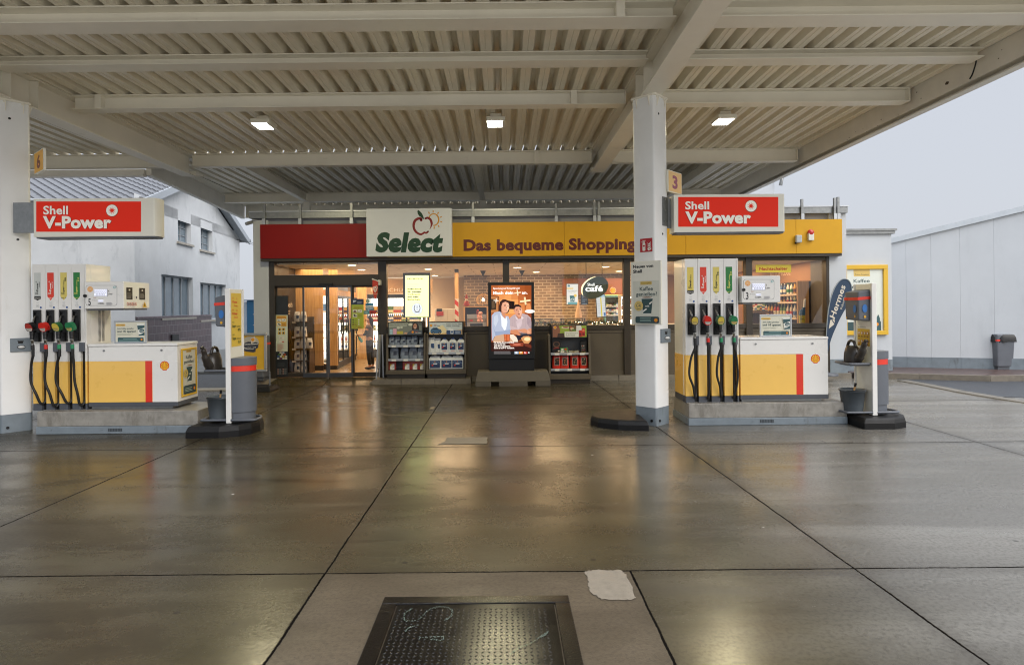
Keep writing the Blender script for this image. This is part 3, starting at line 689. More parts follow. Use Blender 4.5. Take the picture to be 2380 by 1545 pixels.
# ---- windows
GL = FY+.06
wz0, wz1, wz2 = fz(757.5), fz(611.5), fz(601)
sill0 = fz(763)
def window(a, b, first=False):
    q = MB(); m = M['frame']; x0, x1 = fx(a), fx(b); t = .045
    q.box(x0, x1, FY-.03, GL+.05, wz0-.10, wz0, m); q.box(x0, x0+t, FY-.03, GL+.05, wz0, wz2, m); q.box(x1-t, x1, FY-.03, GL+.05, wz0, wz2, m); q.box(x0+t, x1-t, FY-.02, GL+.05, wz2-.03, wz2, m)
    fr = q.build('window', shop, bevel=.004)
    q = MB(); q.add([(x0+t, GL, wz0), (x1-t, GL, wz0), (x1-t, GL, wz1+.02), (x0+t, GL, wz1+.02)], [(0, 1, 2, 3)], M['glass']); q.build('pane', fr)
    q = MB(); n = 4; h = (wz2-.03-wz1)/n
    for i in range(n):
        z = wz1+i*h; q.prism([(x0+t, FY-.015, z), (x0+t, FY-.028, z+h*.5), (x0+t, FY-.015, z+h*.93), (x0+t, GL-.01, z+h*.93), (x0+t, GL-.01, z)], (x1-x0-2*t, 0, 0), M['shutter'])
    q.build('roller_shutter', fr)
    q = MB(); q.box(x0, x1, FY+.02, FY+.09, FLOOR, wz0-.105, M['panel']); q.box(x0+.0, x1, FY-.0, FY+.019, wz0-.17, wz0-.103, M['panel'])
    q.box(x0, x0+.05, FY+.0, FY+.018, FLOOR, wz0-.172, M['panel']); q.box(x1-.05, x1, FY+.0, FY+.018, FLOOR, wz0-.172, M['panel']); q.box(x0+.051, x1-.051, FY+.0, FY+.018, FLOOR, FLOOR+.09, M['panel'])
    q.build('window_apron', shop, bevel=.003)
for a, b in ((895, 1176), (1177, 1456), (1457, 1739), (1740, 1925)): window(a, b)
for px in (1176.5, 1456.5, 1739.5, 892, 1926): q = MB(); q.box(fx(px)-.075, fx(px)+.075, FY-.045, FY+.12, FLOOR, wz2, M['frame']); q.build('mullion', shop, bevel=.006)
# ---- entrance
q = MB(); m = M['frame']; ex0, ex1 = fx(628), fx(886); d0 = FLOOR
zh0, zh1, zt = fz(660), fz(635), fz(606)
q.box(ex0, fx(640), FY-.04, FY+.12, d0, zt+.03, m); q.box(fx(880), ex1, FY-.04, FY+.12, d0, zt+.03, m)
q.box(fx(640), fx(880), FY-.06, FY+.14, zh0, zh1, m); q.box(fx(640), fx(880), FY-.03, FY+.1, zt, zt+.03, m)
ent = q.build('entrance', shop, bevel=.005)
q = MB(); q.add([(fx(640), GL, zh1), (fx(880), GL, zh1), (fx(880), GL, zt), (fx(640), GL, zt)], [(0, 1, 2, 3)], M['glass']); q.build('transom_pane', ent)
M['rail'] = mat('door_rail_paint', '#4a4f58', rough=.35, metal=.4, var=.06)
def leaf(a, b, y, name, rail):
    q = MB(); x0, x1 = fx(a), fx(b); t = .035; m = M['rail'] if rail else M['frame']
    q.box(x0, x0+t, y-.02, y+.02, d0+.01, zh0, m); q.box(x1-t, x1, y-.02, y+.02, d0+.01, zh0, m); q.box(x0+t, x1-t, y-.02, y+.02, d0+.01, d0+.11, m); q.box(x0+t, x1-t, y-.02, y+.02, zh0-.04, zh0, m)
    o = q.build(name, ent, bevel=.003)
    q = MB(); q.add([(x0+t, y, d0+.11), (x1-t, y, d0+.11), (x1-t, y, zh0-.04), (x0+t, y, zh0-.04)], [(0, 1, 2, 3)], M['glass']); q.build('pane', o)
leaf(640, 705, GL, 'side_panel', False); leaf(818, 880, GL, 'side_panel', False)
leaf(704, 761, GL-.06, 'sliding_door', True); leaf(762, 819, GL-.06, 'sliding_door', True)
q = MB(); q.box(fx(744), fx(776), FY-.11, FY-.062, fz(660), fz(654), M['black']); q.build('door_sensor', ent, bevel=.006)
q = MB(); pl = Plane('t3', (0, GL-.064, 0))
for x in list(range(428, 650, 12))+list(range(712, 760, 14))+list(range(806, 975, 13)):
    q.rect(pl, x, 810, x+4, 848, ink('#3a332b'), 0)
q.build('glass_marking', ent)

# ------------------------------------------------------------------ inside
IX0, IX1 = fx(627), fx(1925)
q = MB(); q.box(IX0, IX1, FY+.1, BACK, 0, FLOOR-.002, mat('beige_floor_tiles', '#a8906f', rough=.3, var=.1, scale=3)); q.build('shop_floor', shop)
q = MB(); q.box(IX0, IX1, FY+.13, BACK, FLW, FLW+.05, M['ceil']); q.build('ceiling', shop)
tan = mat('tan_wall', '#b3906a', rough=.8, var=.06, scale=1)
q = MB(); q.box(IX0, IX1, BACK-.06, BACK-.001, FLOOR, FLW, tan); q.build('inner_wall', shop)
q = MB(); a, b = WX('r6', 160, 700, 19.5), WX('r6', 950, 700, 19.5)
q.box(a, WX('r6', 345, 700, 19.5), 19.5, 19.6, FLOOR, FLW-.003, M['gbrick']); q.box(WX('r6', 345, 700, 19.5)+.002, b+3.2, 19.52, 19.62, FLOOR, FLW-.003, M['brick']); q.build('brick_partition', shop)
# ceiling downlights (each a fitting that is lit in the photograph)
glow = mat('downlight_glow', (1, .78, .52), emit=9)
dl = bpy.data.objects.new('ceiling_downlight', None); C.objects.link(dl)
q = MB(); q.lathe([(.10, -.012), (.125, -.014), (.125, -.002)], (0, 0, 0), 18, M['white2'], caps=False); q.build('ring', dl)
q = MB(); q.lathe([(.0, -.008), (.10, -.010)], (0, 0, 0), 18, glow, caps=False); q.build('diffuser', dl)
DL = [('t3', 1112, 45, 'above the entrance doors'), ('r5', 779, 530, 'behind the glass over the entrance'), ('r5', 865, 570, 'second behind the glass over the entrance'), ('t4', 587, 115, 'above the white lit tip screen'), ('t4', 667, 192, 'just right of the lit tip screen'), ('r6', 585, 553, 'above the dark advertising totem'),
      ('r6', 735, 588, 'between the totem and the oval cafe sign'), ('t5', 848, 165, 'above the oval cafe sign'), ('t5', 1005, 215, 'right of the oval cafe sign'), ('t5', 915, 262, 'smallest one behind the oval cafe sign')]
for i, (rg, x, y, lab) in enumerate(DL):
    r = ray(rg, x, y); p = EYEV+r*((FLW-EYE)/r.z)
    if p.y > BACK-.3: p.y = BACK-.3
    o = dl if i == 0 else copy_tree(dl); o.location = (p.x, max(p.y, FY+.4), FLW); tag(o, 'round lit ceiling downlight '+lab, 'downlight', 'ceiling downlights')
INT_W = 41
def inner_light(x, y, e, sx=1.6, sy=1.6, c=(1, .67, .37)):
    l = bpy.data.lights.new('shop_light', 'AREA'); l.shape = 'RECTANGLE'; l.size = sx; l.size_y = sy; l.energy = e; l.color = c
    o = bpy.data.objects.new('shop_light', l); C.objects.link(o); o.location = (x, y, FLW-.02); o.parent = shop; o.location = Vector((x, y, FLW-.02))-shop.location
for x in (-4.4, -1.7, 1.0, 3.8, 6.4):
    for y in (15.2, 18.2): inner_light(x, y, INT_W)
# ---- shelving helpers
PC = ['#c8b48a', '#b5402c', '#3d6b3a', '#d8cfc0', '#35507e', '#c98a2c', '#7e2a24', '#e2dccf', '#4b7d8a', '#a8a39a']
def bottle_mesh(kind, hexc, cap):
    q = MB(); b = ink(hexc, rough=.25); c = ink(cap)
    if kind == 'bottle': q.lathe([(.034, 0), (.036, .02), (.036, .17), (.028, .205), (.014, .24), (.014, .262)], (0, 0, 0), 10, b); q.lathe([(.016, .262), (.016, .285)], (0, 0, 0), 8, c); q.lathe([(.0368, .06), (.0368, .14)], (0, 0, 0), 10, c, caps=False)
    if kind == 'carton': q.box(-.035, .035, -.035, .035, 0, .19, b); q.prism([(-.035, -.035, .19), (-.035, .035, .19), (-.035, 0, .235)], (.07, 0, 0), b); q.box(-.0355, .0355, -.0358, -.0352, .03, .11, c)
    if kind == 'can': q.lathe([(.028, 0), (.033, .008), (.033, .115), (.027, .125)], (0, 0, 0), 10, b); q.lathe([(.0335, .03), (.0335, .09)], (0, 0, 0), 10, c, caps=False)
    if kind == 'pack': q.box(-.05, .05, -.03, .03, 0, .13, b); q.box(-.042, .042, -.0312, -.0302, .02, .075, c)
    return q
_pt = {}
def product(kind, i, loc, label, group, scale=1.0):
    pal = [('#d9d4c8', '#4c6aa0'), ('#c9beac', '#b4402c'), ('#5c7a44', '#d8cf9a'), ('#b33524', '#e0d8c8'), ('#c99a3a', '#5a2c20'), ('#e4e0d6', '#3c7a4a'), ('#3d5c8c', '#dcd8d0')]
    k = (kind, i % len(pal))
    if k not in _pt: o = bottle_mesh(kind, *pal[k[1]]).build({'bottle': 'drink_bottle', 'carton': 'milk_carton', 'can': 'drink_can', 'pack': 'goods_pack'}[kind], origin=False); _pt[k] = o
    else: o = _pt[k].copy(); C.objects.link(o)
    o.location = loc; o.scale = (scale,)*3; tag(o, label, {'bottle': 'bottle', 'carton': 'carton', 'can': 'can', 'pack': 'package'}[kind], group); return o
shelfwhite = mat('shelf_white', '#d9d5cc', rough=.4, var=.04)
coolglow = mat('cooler_light', (1.0, .93, .80), emit=5)
darkp = mat('dark_brown_panel', '#2b2320', rough=.5, var=.1)
# left: dark panel with letters, shelf of bagged logs, wooden panels
class Side:   # print on a side wall (plane of constant x), addressed in pixels of an enlarged region
    def __init__(s, x, reg, sx): s.x = x; s.reg = reg; s.sx = sx
    def at(s, x, y, lay=0): p = hit(s.reg, x, y, (s.x, 0, 0), (s.sx, 0, 0)); return p+Vector((.001*lay*s.sx, 0, 0))
    def normal(s): return Vector((s.sx, 0, 0))
    def up(s): return Vector((0, 0, 1))
    def len_y(s, h): return h*.0022
t = thing('wall_panel', (IX0+.02, 14.7, FLOOR), 'dark brown side wall panel with white lettering behind the left door glass', 'panel')
q = MB(); q.box(IX0+.001, IX0+.03, FY+.14, 15.43, FLOOR, FLW-.003, darkp); q.build('board', t)
q = MB(); pl = Side(IX0+.031, 't3', 1); q.text(pl, 'weich', 178, 514, 243, 60, ink('#e6ddd0'), bold=.0, y1=516); q.lines(pl, 182, 560, 218, 3, 18, 8, ink('#b9ab98')); q.ell(pl, 205, 870, 24, 90, ink('#8a5f3a')); q.build('lettering', t)
t = thing('wood_panel', (WX('t3', 250, 900, 15.45), 15.45, FLOOR), 'tall wooden wall panel behind the bagged goods shelf', 'panel')
q = MB(); q.box(WX('t3', 246, 700, 15.45), WX('t3', 625, 700, 15.45), 15.45, 15.5, FLOOR+.12, FLW-.003, M['wood']); q.box(WX('t3', 246, 700, 15.45), WX('t3', 625, 700, 15.45), 15.44, 15.5, FLOOR, FLOOR+.118, darkp); q.build('board', t)
t = thing('goods_shelf', (WX('t3', 330, 900, 14.9), 14.9, FLOOR), 'dark shelf rack of white sacks inside the left door panel', 'shelf')
q = MB(); x0, x1 = WX('t3', 232, 900, 14.75), WX('t3', 462, 900, 14.75)
q.box(x0, x0+.02, 14.72, 15.12, FLOOR, WZ('t3', 232, 640, 14.75), M['dwood']); q.box(x1-.02, x1, 14.72, 15.12, FLOOR, WZ('t3', 460, 1030, 14.75), M['dwood']); q.box(x0, x1, 15.10, 15.13, FLOOR, WZ('t3', 232, 640, 14.75), M['dwood']); q.build('side_panel', t)
zs = [WZ('t3', 330, y, 14.75) for y in (1335, 1188, 1035, 890, 697)]
xe = [x1, x1, x1, WX('t3', 400, 900, 14.75), WX('t3', 400, 900, 14.75)]
for z, e in zip(zs, xe):
    q = MB(); q.box(x0+.021, e-.021, 14.70, 15.099, z-.02, z, M['dwood']); q.box(x0+.03, x0+.12, 14.695, 14.699, z-.035, z+.01, shelfwhite); q.build('shelf_board', t)
sack = MB()
M['film'] = mat('white_film', '#d4d6d8', rough=.22, var=.12, scale=18, coat=.4); M['filmblue'] = mat('blue_print_film', '#34507c', rough=.25, var=.2, scale=12)
def sack_mesh(w, d, h, m1, m2, seed):
    R = random.Random(seed); q = MB(); n = 16; rings = []
    for z, f, g in ((0, .92, .9), (.03, 1, 1), (.3, 1.02, 1.05), (.6, .98, 1), (.82, .86, .7), (.93, .8, .25), (1, .9, .12)):
        ring = []
        for j in range(n):
            a = 2*PI*j/n; cx, cy = math.cos(a), math.sin(a); e = .55
            x = math.copysign(abs(cx)**e, cx)*w/2*f; y = math.copysign(abs(cy)**e, cy)*d/2*g
            ring.append((x+R.uniform(-.006, .006), y+R.uniform(-.006, .006), z*h+R.uniform(-.004, .004)))
        rings.append(ring)
    vs = [p for r in rings for p in r]
    for i in range(len(rings)-1):
        for j in range(n):
            mm = m2 if (2 <= i <= 2 and 12 <= j <= 13) else m1
            q.add([vs[i*n+j], vs[i*n+(j+1) % n], vs[(i+1)*n+(j+1) % n], vs[(i+1)*n+j]], [(0, 1, 2, 3)], mm, True)
    q.add(rings[-1], [tuple(range(n))], m1); q.add(rings[0], [tuple(range(n))[::-1]], m1)
    return q
s0 = None; names = ['bottom', 'second lowest', 'middle', 'fourth', 'top']
for k, z in enumerate(zs):
    for i, x in enumerate((.12, .27, .42) if k == 2 else (.12, .28)):
        o = sack_mesh(.145, .12, .25, M['film'], M['filmblue'], 3).build('log_sack', origin=False) if s0 is None else s0.copy()
        if s0 is None: s0 = o
        else: C.objects.link(o)
        o.location = (x0+x, 14.82, z+.001); tag(o, 'white plastic sack on the %s board of the dark shelf, %s' % (names[k], ('left', 'second', 'rightmost')[i]), 'sack', 'white sacks on the dark shelf')
# small cooler, wooden pillar, long fridge with glass doors
t = thing('slim_cooler', (WX('t3', 655, 900, 16.2), 16.2, FLOOR), 'slim lit drinks cooler between the two wooden panels', 'cooler')
q = MB(); x0, x1 = WX('t3', 622, 900, 16.0), WX('t3', 690, 900, 16.0); zt_, zb_ = WZ('t3', 650, 470, 16.0), WZ('t3', 650, 1185, 16.0)
q.box(x0, x1, 16.0, 16.5, FLOOR, zb_, ink('#6f5e48')); q.box(x0, x1, 16.03, 16.5, zb_, WZ('t3', 650, 560, 16), shelfwhite); q.box(x0, x1, 16.0, 16.5, WZ('t3', 650, 560, 16), zt_, ink('#3a5f86')); q.build('body', t)
q = MB(); q.box(x0+.03, x1-.02, 16.015, 16.028, zb_+.06, WZ('t3', 650, 575, 16), mat('cooler_white_light', (.95, .97, 1), emit=1.6)); q.build('lit_door', t)
q = MB()
for i in range(6): q.box(x0+.02, x1-.02, 15.99, 15.999, FLOOR+.1+i*.05, FLOOR+.12+i*.05, ink('#3a3026'))
q.build('grille', t)
t = thing('wood_panel', (WX('t3', 750, 900, 15.6), 15.6, FLOOR), 'wooden pillar panel left of the long glass fridge', 'panel')
q = MB(); q.box(WX('t3', 702, 700, 15.6), WX('t3', 803, 700, 15.6), 15.6, 15.7, FLOOR+.1, FLW-.003, M['wood']); q.box(WX('t3', 702, 700, 15.6), WX('t3', 803, 700, 15.6), 15.59, 15.7, FLOOR, FLOOR+.098, darkp); q.build('board', t)
A = Vector((WX('t3', 808, 900, 15.7), 15.7, 0)); B = Vector((WX('t3', 1046, 900, 18.7), 18.7, 0)); U = (B-A).normalized(); Nn = Vector((U.y, -U.x, 0))
L_ = (B-A).length; zf0, zf1 = WZ('t3', 808, 1230, 15.7), WZ('t3', 808, 372, 15.7)
t = thing('fridge_cabinet', (A+B)/2+Vector((0, 0, FLOOR)), 'long drinks fridge with lit glass doors behind the sliding door', 'fridge')
def fbox(q, u0, u1, n0, n1, z0, z1, m):
    P = [A+U*u+Nn*n for u, n in ((u0, n0), (u1, n0), (u1, n1), (u0, n1))]
    q.hexa([Vector((p.x, p.y, z0)) for p in P]+[Vector((p.x, p.y, z1)) for p in P], m)
q = MB(); fbox(q, 0, L_, -.7, 0, FLOOR, FLOOR+.14, darkp); fbox(q, 0, L_, -.7, .01, FLOOR+.142, zf0, M['wood']); fbox(q, 0, L_, -.7, 0, zf1+.002, zf1+.16, M['wood']); fbox(q, 0, L_, -.7, -.6, zf0+.002, zf1, coolglow); q.build('body', t)
for k in range(4):
    u0, u1 = L_*k/4+.01, L_*(k+1)/4-.01; q = MB(); m = M['black']
    fbox(q, u0, u0+.04, 0, .03, zf0, zf1, m); fbox(q, u1-.04, u1, 0, .03, zf0, zf1, m); fbox(q, u0+.041, u1-.041, 0, .03, zf0, zf0+.05, m); fbox(q, u0+.041, u1-.041, 0, .03, zf1-.05, zf1, m); fbox(q, u1-.1, u1-.075, .03, .07, 1.0, 1.4, m)
    dd = q.build('glass_door', t)
    q = MB(); P = [A+U*u+Nn*.015 for u in (u0+.04, u1-.04)]; q.add([(P[0].x, P[0].y, zf0+.05), (P[1].x, P[1].y, zf0+.05), (P[1].x, P[1].y, zf1-.05), (P[0].x, P[0].y, zf1-.05)], [(0, 1, 2, 3)], M['glass']); q.build('pane', dd)
fz_ = [zf0+.02+i*(zf1-zf0-.1)/5 for i in range(5)]
for z in fz_:
    q = MB(); fbox(q, .02, L_-.02, -.58, -.05, z-.015, z, shelfwhite); q.build('shelf_board', t)
for k, z in enumerate(fz_):
    for i in range(15):
        p = A+U*(.12+i*(L_-.24)/14)+Nn*-.14; product('bottle' if k % 2 == 0 else 'can', (i//2+k*3), (p.x, p.y, z+.001), 'drink on the %s shelf of the long glass fridge' % names[k], 'drinks in the long fridge', 1.05 if k % 2 == 0 else 1.3)
t = thing('wood_panel', (WX('t3', 1110, 900, 18.8), 18.8, FLOOR), 'wooden panel behind the person, right of the long fridge', 'panel')
q = MB(); q.box(WX('t3', 1052, 700, 18.8), WX('t3', 1176, 700, 18.8), 18.8, 18.9, FLOOR, FLW-.003, M['wood']); q.build('board', t)
# open wall cooler with cartons, sign wall above
cx0, cx1 = WX('t3', 1178, 900, 19.4), WX('t4', 535, 500, 19.4); cz1 = WZ('t4', 300, 462, 19.4)
t = thing('wall_cooler', ((cx0+cx1)/2, 19.8, FLOOR), 'long lit wall cooler of cartons and bottles behind the first window', 'cooler')
q = MB(); q.box(cx0, cx1, 19.9, 20.0, FLOOR, cz1, coolglow); q.box(cx0, cx1, 19.3, 20.0, cz1+.002, cz1+.12, M['black']); q.box(cx0, cx0+.05, 19.35, 19.9, FLOOR, cz1, M['black']); q.box(cx1-.05, cx1, 19.35, 19.9, FLOOR, cz1, M['black']); q.box(cx0, cx1, 19.3, 19.9, FLOOR, FLOOR+.25, M['dgrey']); q.build('body', t)
cz = [WZ('t4', 300, y, 19.4) for y in (1015, 885, 735, 640)]; cz = [FLOOR+.26, .62, 1.0, cz[2], cz[3]]
for z in cz:
    q = MB(); q.box(cx0+.052, cx1-.052, 19.36, 19.898, z-.03, z, shelfwhite); q.build('shelf_board', t)
for k, z in enumerate(cz):
    n = 26 if k > 2 else 14
    for i in range(n):
        x = cx0+.12+i*(cx1-cx0-.24)/(n-1)
        kind = ('bottle', 'bottle', 'can', 'bottle', 'carton')[k]
        product(kind, (i//4)*(k+2)+k, (x, 19.46, z+.001), '%s on the %s shelf of the long wall cooler' % ({'carton': 'milk carton', 'can': 'drink can', 'bottle': 'bottle'}[kind], names[k]), 'goods in the wall cooler', .95 if kind != 'can' else 1.3)
t = thing('wall_sign', (WX('t4', 180, 360, 19.25), 19.25, 2.3), 'tan sign board with large pale capital letters above the wall cooler', 'sign')
q = MB(); q.box(cx0, WX('t4', 640, 400, 19.25), 19.25, 19.29, cz1+.16, FLW-.12, tan); q.build('board', t)
q = MB(); pl = Plane('t4', (0, 19.249, 0)); q.text(pl, 'ERFRISCHUNG', -95, 385, 400, 42, ink('#e9dccb'), bold=.0); q.build('lettering', t)
# electric box, extinguisher box, striped post
t = thing('white_cabinet', (WX('t4', 790, 650, 18), 18, 1), 'white wall cabinet behind the second rack', 'cabinet')
q = MB(); q.box(WX('t4', 665, 650, 18), WX('t4', 912, 650, 18), 18, 18.3, FLOOR, WZ('t4', 790, 588, 18), shelfwhite); q.build('body', t, bevel=.01)
q = MB(); pl = Plane('t4', (0, 17.999, 0)); q.stroke(pl, [(820, 600), (820, 730)], 3, ink('#9a948a'), cap=False); q.build('door_gap', t)
t = thing('alarm_box', (WX('t4', 725, 650, 17.9), 17.95, 1.8), 'red box under a black box on the white cabinet', 'box')
q = MB(); q.box(WX('t4', 684, 650, 17.94), WX('t4', 768, 650, 17.94), 17.94, 17.99, WZ('t4', 700, 673, 17.94), WZ('t4', 700, 622, 17.94), ink('#b23528')); q.build('red_case', t, bevel=.01)
q = MB(); q.box(WX('t4', 686, 600, 17.94), WX('t4', 750, 600, 17.94), 17.94, 17.99, WZ('t4', 700, 620, 17.94), WZ('t4', 700, 588, 17.94), M['black']); q.build('black_case', t, bevel=.006)
t = thing('striped_post', (WX('t4', 925, 600, 16.2), 16.2, FLOOR), 'inner post with red and white diagonal stripes behind the window', 'post')
q = MB(); sx0, sx1 = WX('t4', 905, 600, 16.2), WX('t4', 949, 600, 16.2); za, zb, zc = WZ('t4', 925, 160, 16.2), WZ('t4', 925, 470, 16.2), FLOOR
q.box(sx0, sx1, 16.2, 16.4, zb, za, M['wood']); q.box(sx0, sx1, 16.2, 16.4, za+.001, FLW-.003, M['black']); q.box(sx0, sx1, 16.2, 16.4, zc, zb-.001, shelfwhite); q.build('shaft', t)
q = MB(); k = 0; z = zb-.01; wd = sx1-sx0
while z > .9:
    q.add([(sx0, 16.199, z), (sx1, 16.199, z-wd*.9), (sx1, 16.199, z-wd*.9-.13), (sx0, 16.199, z-.13)], [(3, 2, 1, 0)], ink('#c4301f')); z -= .26
q.build('stripe', t)
# wooden oven cabinet with machine, decorations
t = thing('oven_cabinet', (WX('t4', 1130, 700, 17.4), 17.4, FLOOR), 'wooden cabinet holding a steel oven behind the second window', 'cabinet')
q = MB(); a, b = WX('t4', 1008, 700, 17.2), WX('t4', 1300, 700, 17.2); zt_ = WZ('t4', 1130, 572, 17.2)
q.box(a, b, 17.2, 17.8, zt_, zt_+.035, M['wood']); q.box(a, a+.04, 17.2, 17.8, FLOOR, zt_-.001, M['wood']); q.box(b-.04, b, 17.2, 17.8, FLOOR, zt_-.001, M['wood']); q.box(a+.041, b-.041, 17.6, 17.8, FLOOR, zt_-.001, darkp); q.build('case', t)
q = MB(); oz = WZ('t4', 1130, 655, 17.25); q.box(WX('t4', 1048, 700, 17.25), b-.05, 17.25, 17.6, FLOOR, oz, M['alu']); q.box(WX('t4', 1085, 700, 17.25), WX('t4', 1235, 700, 17.25), 17.24, 17.249, WZ('t4', 1130, 830, 17.25), WZ('t4', 1130, 765, 17.25), M['black']); q.box(WX('t4', 1050, 700, 17.25), b-.06, 17.235, 17.249, WZ('t4', 1130, 748, 17.25), WZ('t4', 1130, 703, 17.25), ink('#777169')); q.box(WX('t4', 1082, 700, 17.25), WX('t4', 1118, 700, 17.25), 17.23, 17.236, WZ('t4', 1100, 738, 17.25), WZ('t4', 1100, 718, 17.25), ink('#b03030')); q.build('oven', t, bevel=.004)
t = thing('santa_figure', (WX('t4', 1045, 570, 17.3), 17.4, zt_+.035), 'small red and white seated doll on the wooden oven cabinet', 'doll')
q = MB(); bx = WX('t4', 1045, 540, 17.4); z = zt_+.036
q.lathe([(.05, 0), (.09, .03), (.085, .08), (.045, .15), (.02, .17)], (bx, 17.4, z), 12, ink('#a8301f')); q.build('coat', t)
q = MB(); q.sphere((bx, 17.37, z+.2), .04, ink('#d9b08e'), 12, 8); q.sphere((bx, 17.36, z+.18), .035, ink('#e6e0d6'), 12, 8, (1, .8, 1)); q.build('head', t)
q = MB(); q.lathe([(.045, .22), (.04, .25), (.012, .34)], (bx, 17.38, z), 12, ink('#a8301f')); q.build('cap', t)
t = thing('piggy_figure', (WX('t4', 1200, 690, 16.0), 16.0, 1.3), 'pink toy animal with a candy cane in front of the oven', 'toy')
q = MB(); px, pz = WX('t4', 1200, 690, 16.0), WZ('t4', 1200, 690, 16); pk = ink('#e3a79b'); q.sphere((px, 16, pz), .07, pk, 14, 9, (1, .8, 1.1)); q.sphere((px+.02, 15.98, pz+.10), .055, pk, 14, 9); q.sphere((px+.06, 15.94, pz+.12), .022, pk); q.sphere((px-.03, 15.97, pz-.09), .035, pk); q.sphere((px+.06, 15.97, pz-.09), .035, pk); q.build('body', t)
q = MB(); q.tube(smooth_path([(px-.06, 15.93, pz+.02), (px-.065, 15.93, pz+.17), (px-.04, 15.93, pz+.2), (px-.02, 15.93, pz+.17)]), .008, 6, ink('#d8473a')); q.build('candy_cane', t)
# pendant lamps
pg = mat('bulb_glow', (1, .74, .42), emit=14)
def pendant(reg, xl, y0, y1, rl, Y, lab, shade=True):
    p = W(reg, xl, y1, Y); t = thing('pendant_lamp', (p.x, Y, p.z), lab, 'pendant lamp', 'pendant lamps over the counter')
    q = MB(); zc = WZ(reg, xl, y0, Y); q.tube([(p.x, Y, p.z+.1), (p.x, Y, FLW-.1)], .006, 6, M['black']); q.build('cable', t)
    q = MB(); q.lathe([(.005, -.16), (.085, -.002)], (p.x, Y, FLW), 16, M['black']); q.build('canopy_cone', t)
    q = MB(); R = rl
    for j in range(22):
        a = 2*PI*j/22; q.tube([(p.x+R*f*math.cos(a), Y+R*f*math.sin(a), p.z+z*R) for f, z in ((.35, .85), (.8, .55), (1, .1), (.92, -.35), (.7, -.62))], .006, 4, M['wood'])
    q.lathe([(R*.36, R*.82), (R*.34, R*.9)], (p.x, Y, p.z), 18, M['wood']); q.build('shade', t)
    q = MB(); q.sphere((p.x, Y, p.z+.01), .045, pg, 12, 8); q.build('bulb', t)
pendant('t4', 1243, 170, 485, .20, 17.0, 'woven wooden pendant lamp with a glowing bulb left of the totem')
pendant('r6', 622, 600, 760, .20, 17.0, 'woven wooden pendant lamp partly behind the dark totem')
# red back wall with logos, screens, oval sign
t = thing('menu_wall', (WX('t5', 620, 450, 19.2), 19.2, 1.9), 'brown fascia panel over the counter behind the oval cafe sign', 'panel')
q = MB(); q.box(WX('t5', 350, 400, 19.2), WX('t5', 1066, 400, 19.2), 19.2, 19.3, WZ('t5', 700, 492, 19.2), WZ('t5', 700, 300, 19.2), mat('warm_brown_panel', '#8a5238', rough=.5)); q.box(WX('t5', 840, 400, 19.2), WX('t5', 1066, 400, 19.2), 19.19, 19.199, WZ('t5', 900, 505, 19.2), WZ('t5', 900, 490, 19.2), mat('orange_edge_light', (1, .5, .14), emit=2)); q.build('board', t)
def pecten(q, pl, cx, cy, r, ydn=1, red=ink('#d3301c'), yel=ink('#f2c21f'), up=1, ring=None):
    """scallop emblem: centre, half width; ydn=+1 when the plane counts y downwards"""
    def shp(s):
        pts = []
        for i in range(57):
            a = math.radians(-28+236*i/56); lob = 1-.055*abs(math.sin((i/56)*7*PI+PI/2)) if 0 < i < 56 else 1
            pts.append((cx+r*s*1.0*lob*math.cos(a), cy-ydn*(r*s*.98*lob*math.sin(a)+.02*r)))
        pts += [(cx-r*s*.46, cy+ydn*r*(.74*s+.04)), (cx-r*s*.40, cy+ydn*r*(.95*s)), (cx+r*s*.40, cy+ydn*r*(.95*s)), (cx+r*s*.46, cy+ydn*r*(.74*s+.04))]
        return pts
    if ring: q.poly(pl, shp(1.12), ring, up)
    q.poly(pl, shp(1), red, up); q.poly(pl, shp(.84), yel, up)
    for k in range(6):
        a = math.radians(22+136*k/5+0); b = (cx+r*.80*math.cos(a), cy-ydn*r*.78*math.sin(a)); 
        st = (cx+r*.28*math.cos(a), cy+ydn*r*(.62)); q.stroke(pl, [st, b], [r*.05, r*.11], red, up=1 if k == 0 else 0, cap=False)
t2_ = thing('wall_emblem', (WX('t5', 933, 440, 19.18), 19.18, 1.9), 'yellow scallop emblem on the wall right of the oval sign', 'emblem')
q = MB(); pecten(q, Plane('t5', (0, 19.185, 0)), 933, 440, 34, ring=ink('#e8dcc8')); q.build('emblem_plate', t2_)
def screen(reg, x0, y0, x1, y1, Y, name, label, cat, art, bezel=4, tilt=None):
    c = W(reg, (x0+x1)/2, y1, Y); t = thing(name, c, label, cat)
    q = MB(); q.box(WX(reg, x0, y0, Y), WX(reg, x1, y0, Y), Y, Y+.06, WZ(reg, x0, y1, Y), WZ(reg, x0, y0, Y), M['black']); q.build('case', t, bevel=.004)
    q = MB(); art(q, Plane(reg, (0, Y-.001, 0))); q.build('picture', t)
    return t
ew = lambda h, e=1.0: ink(h, e)
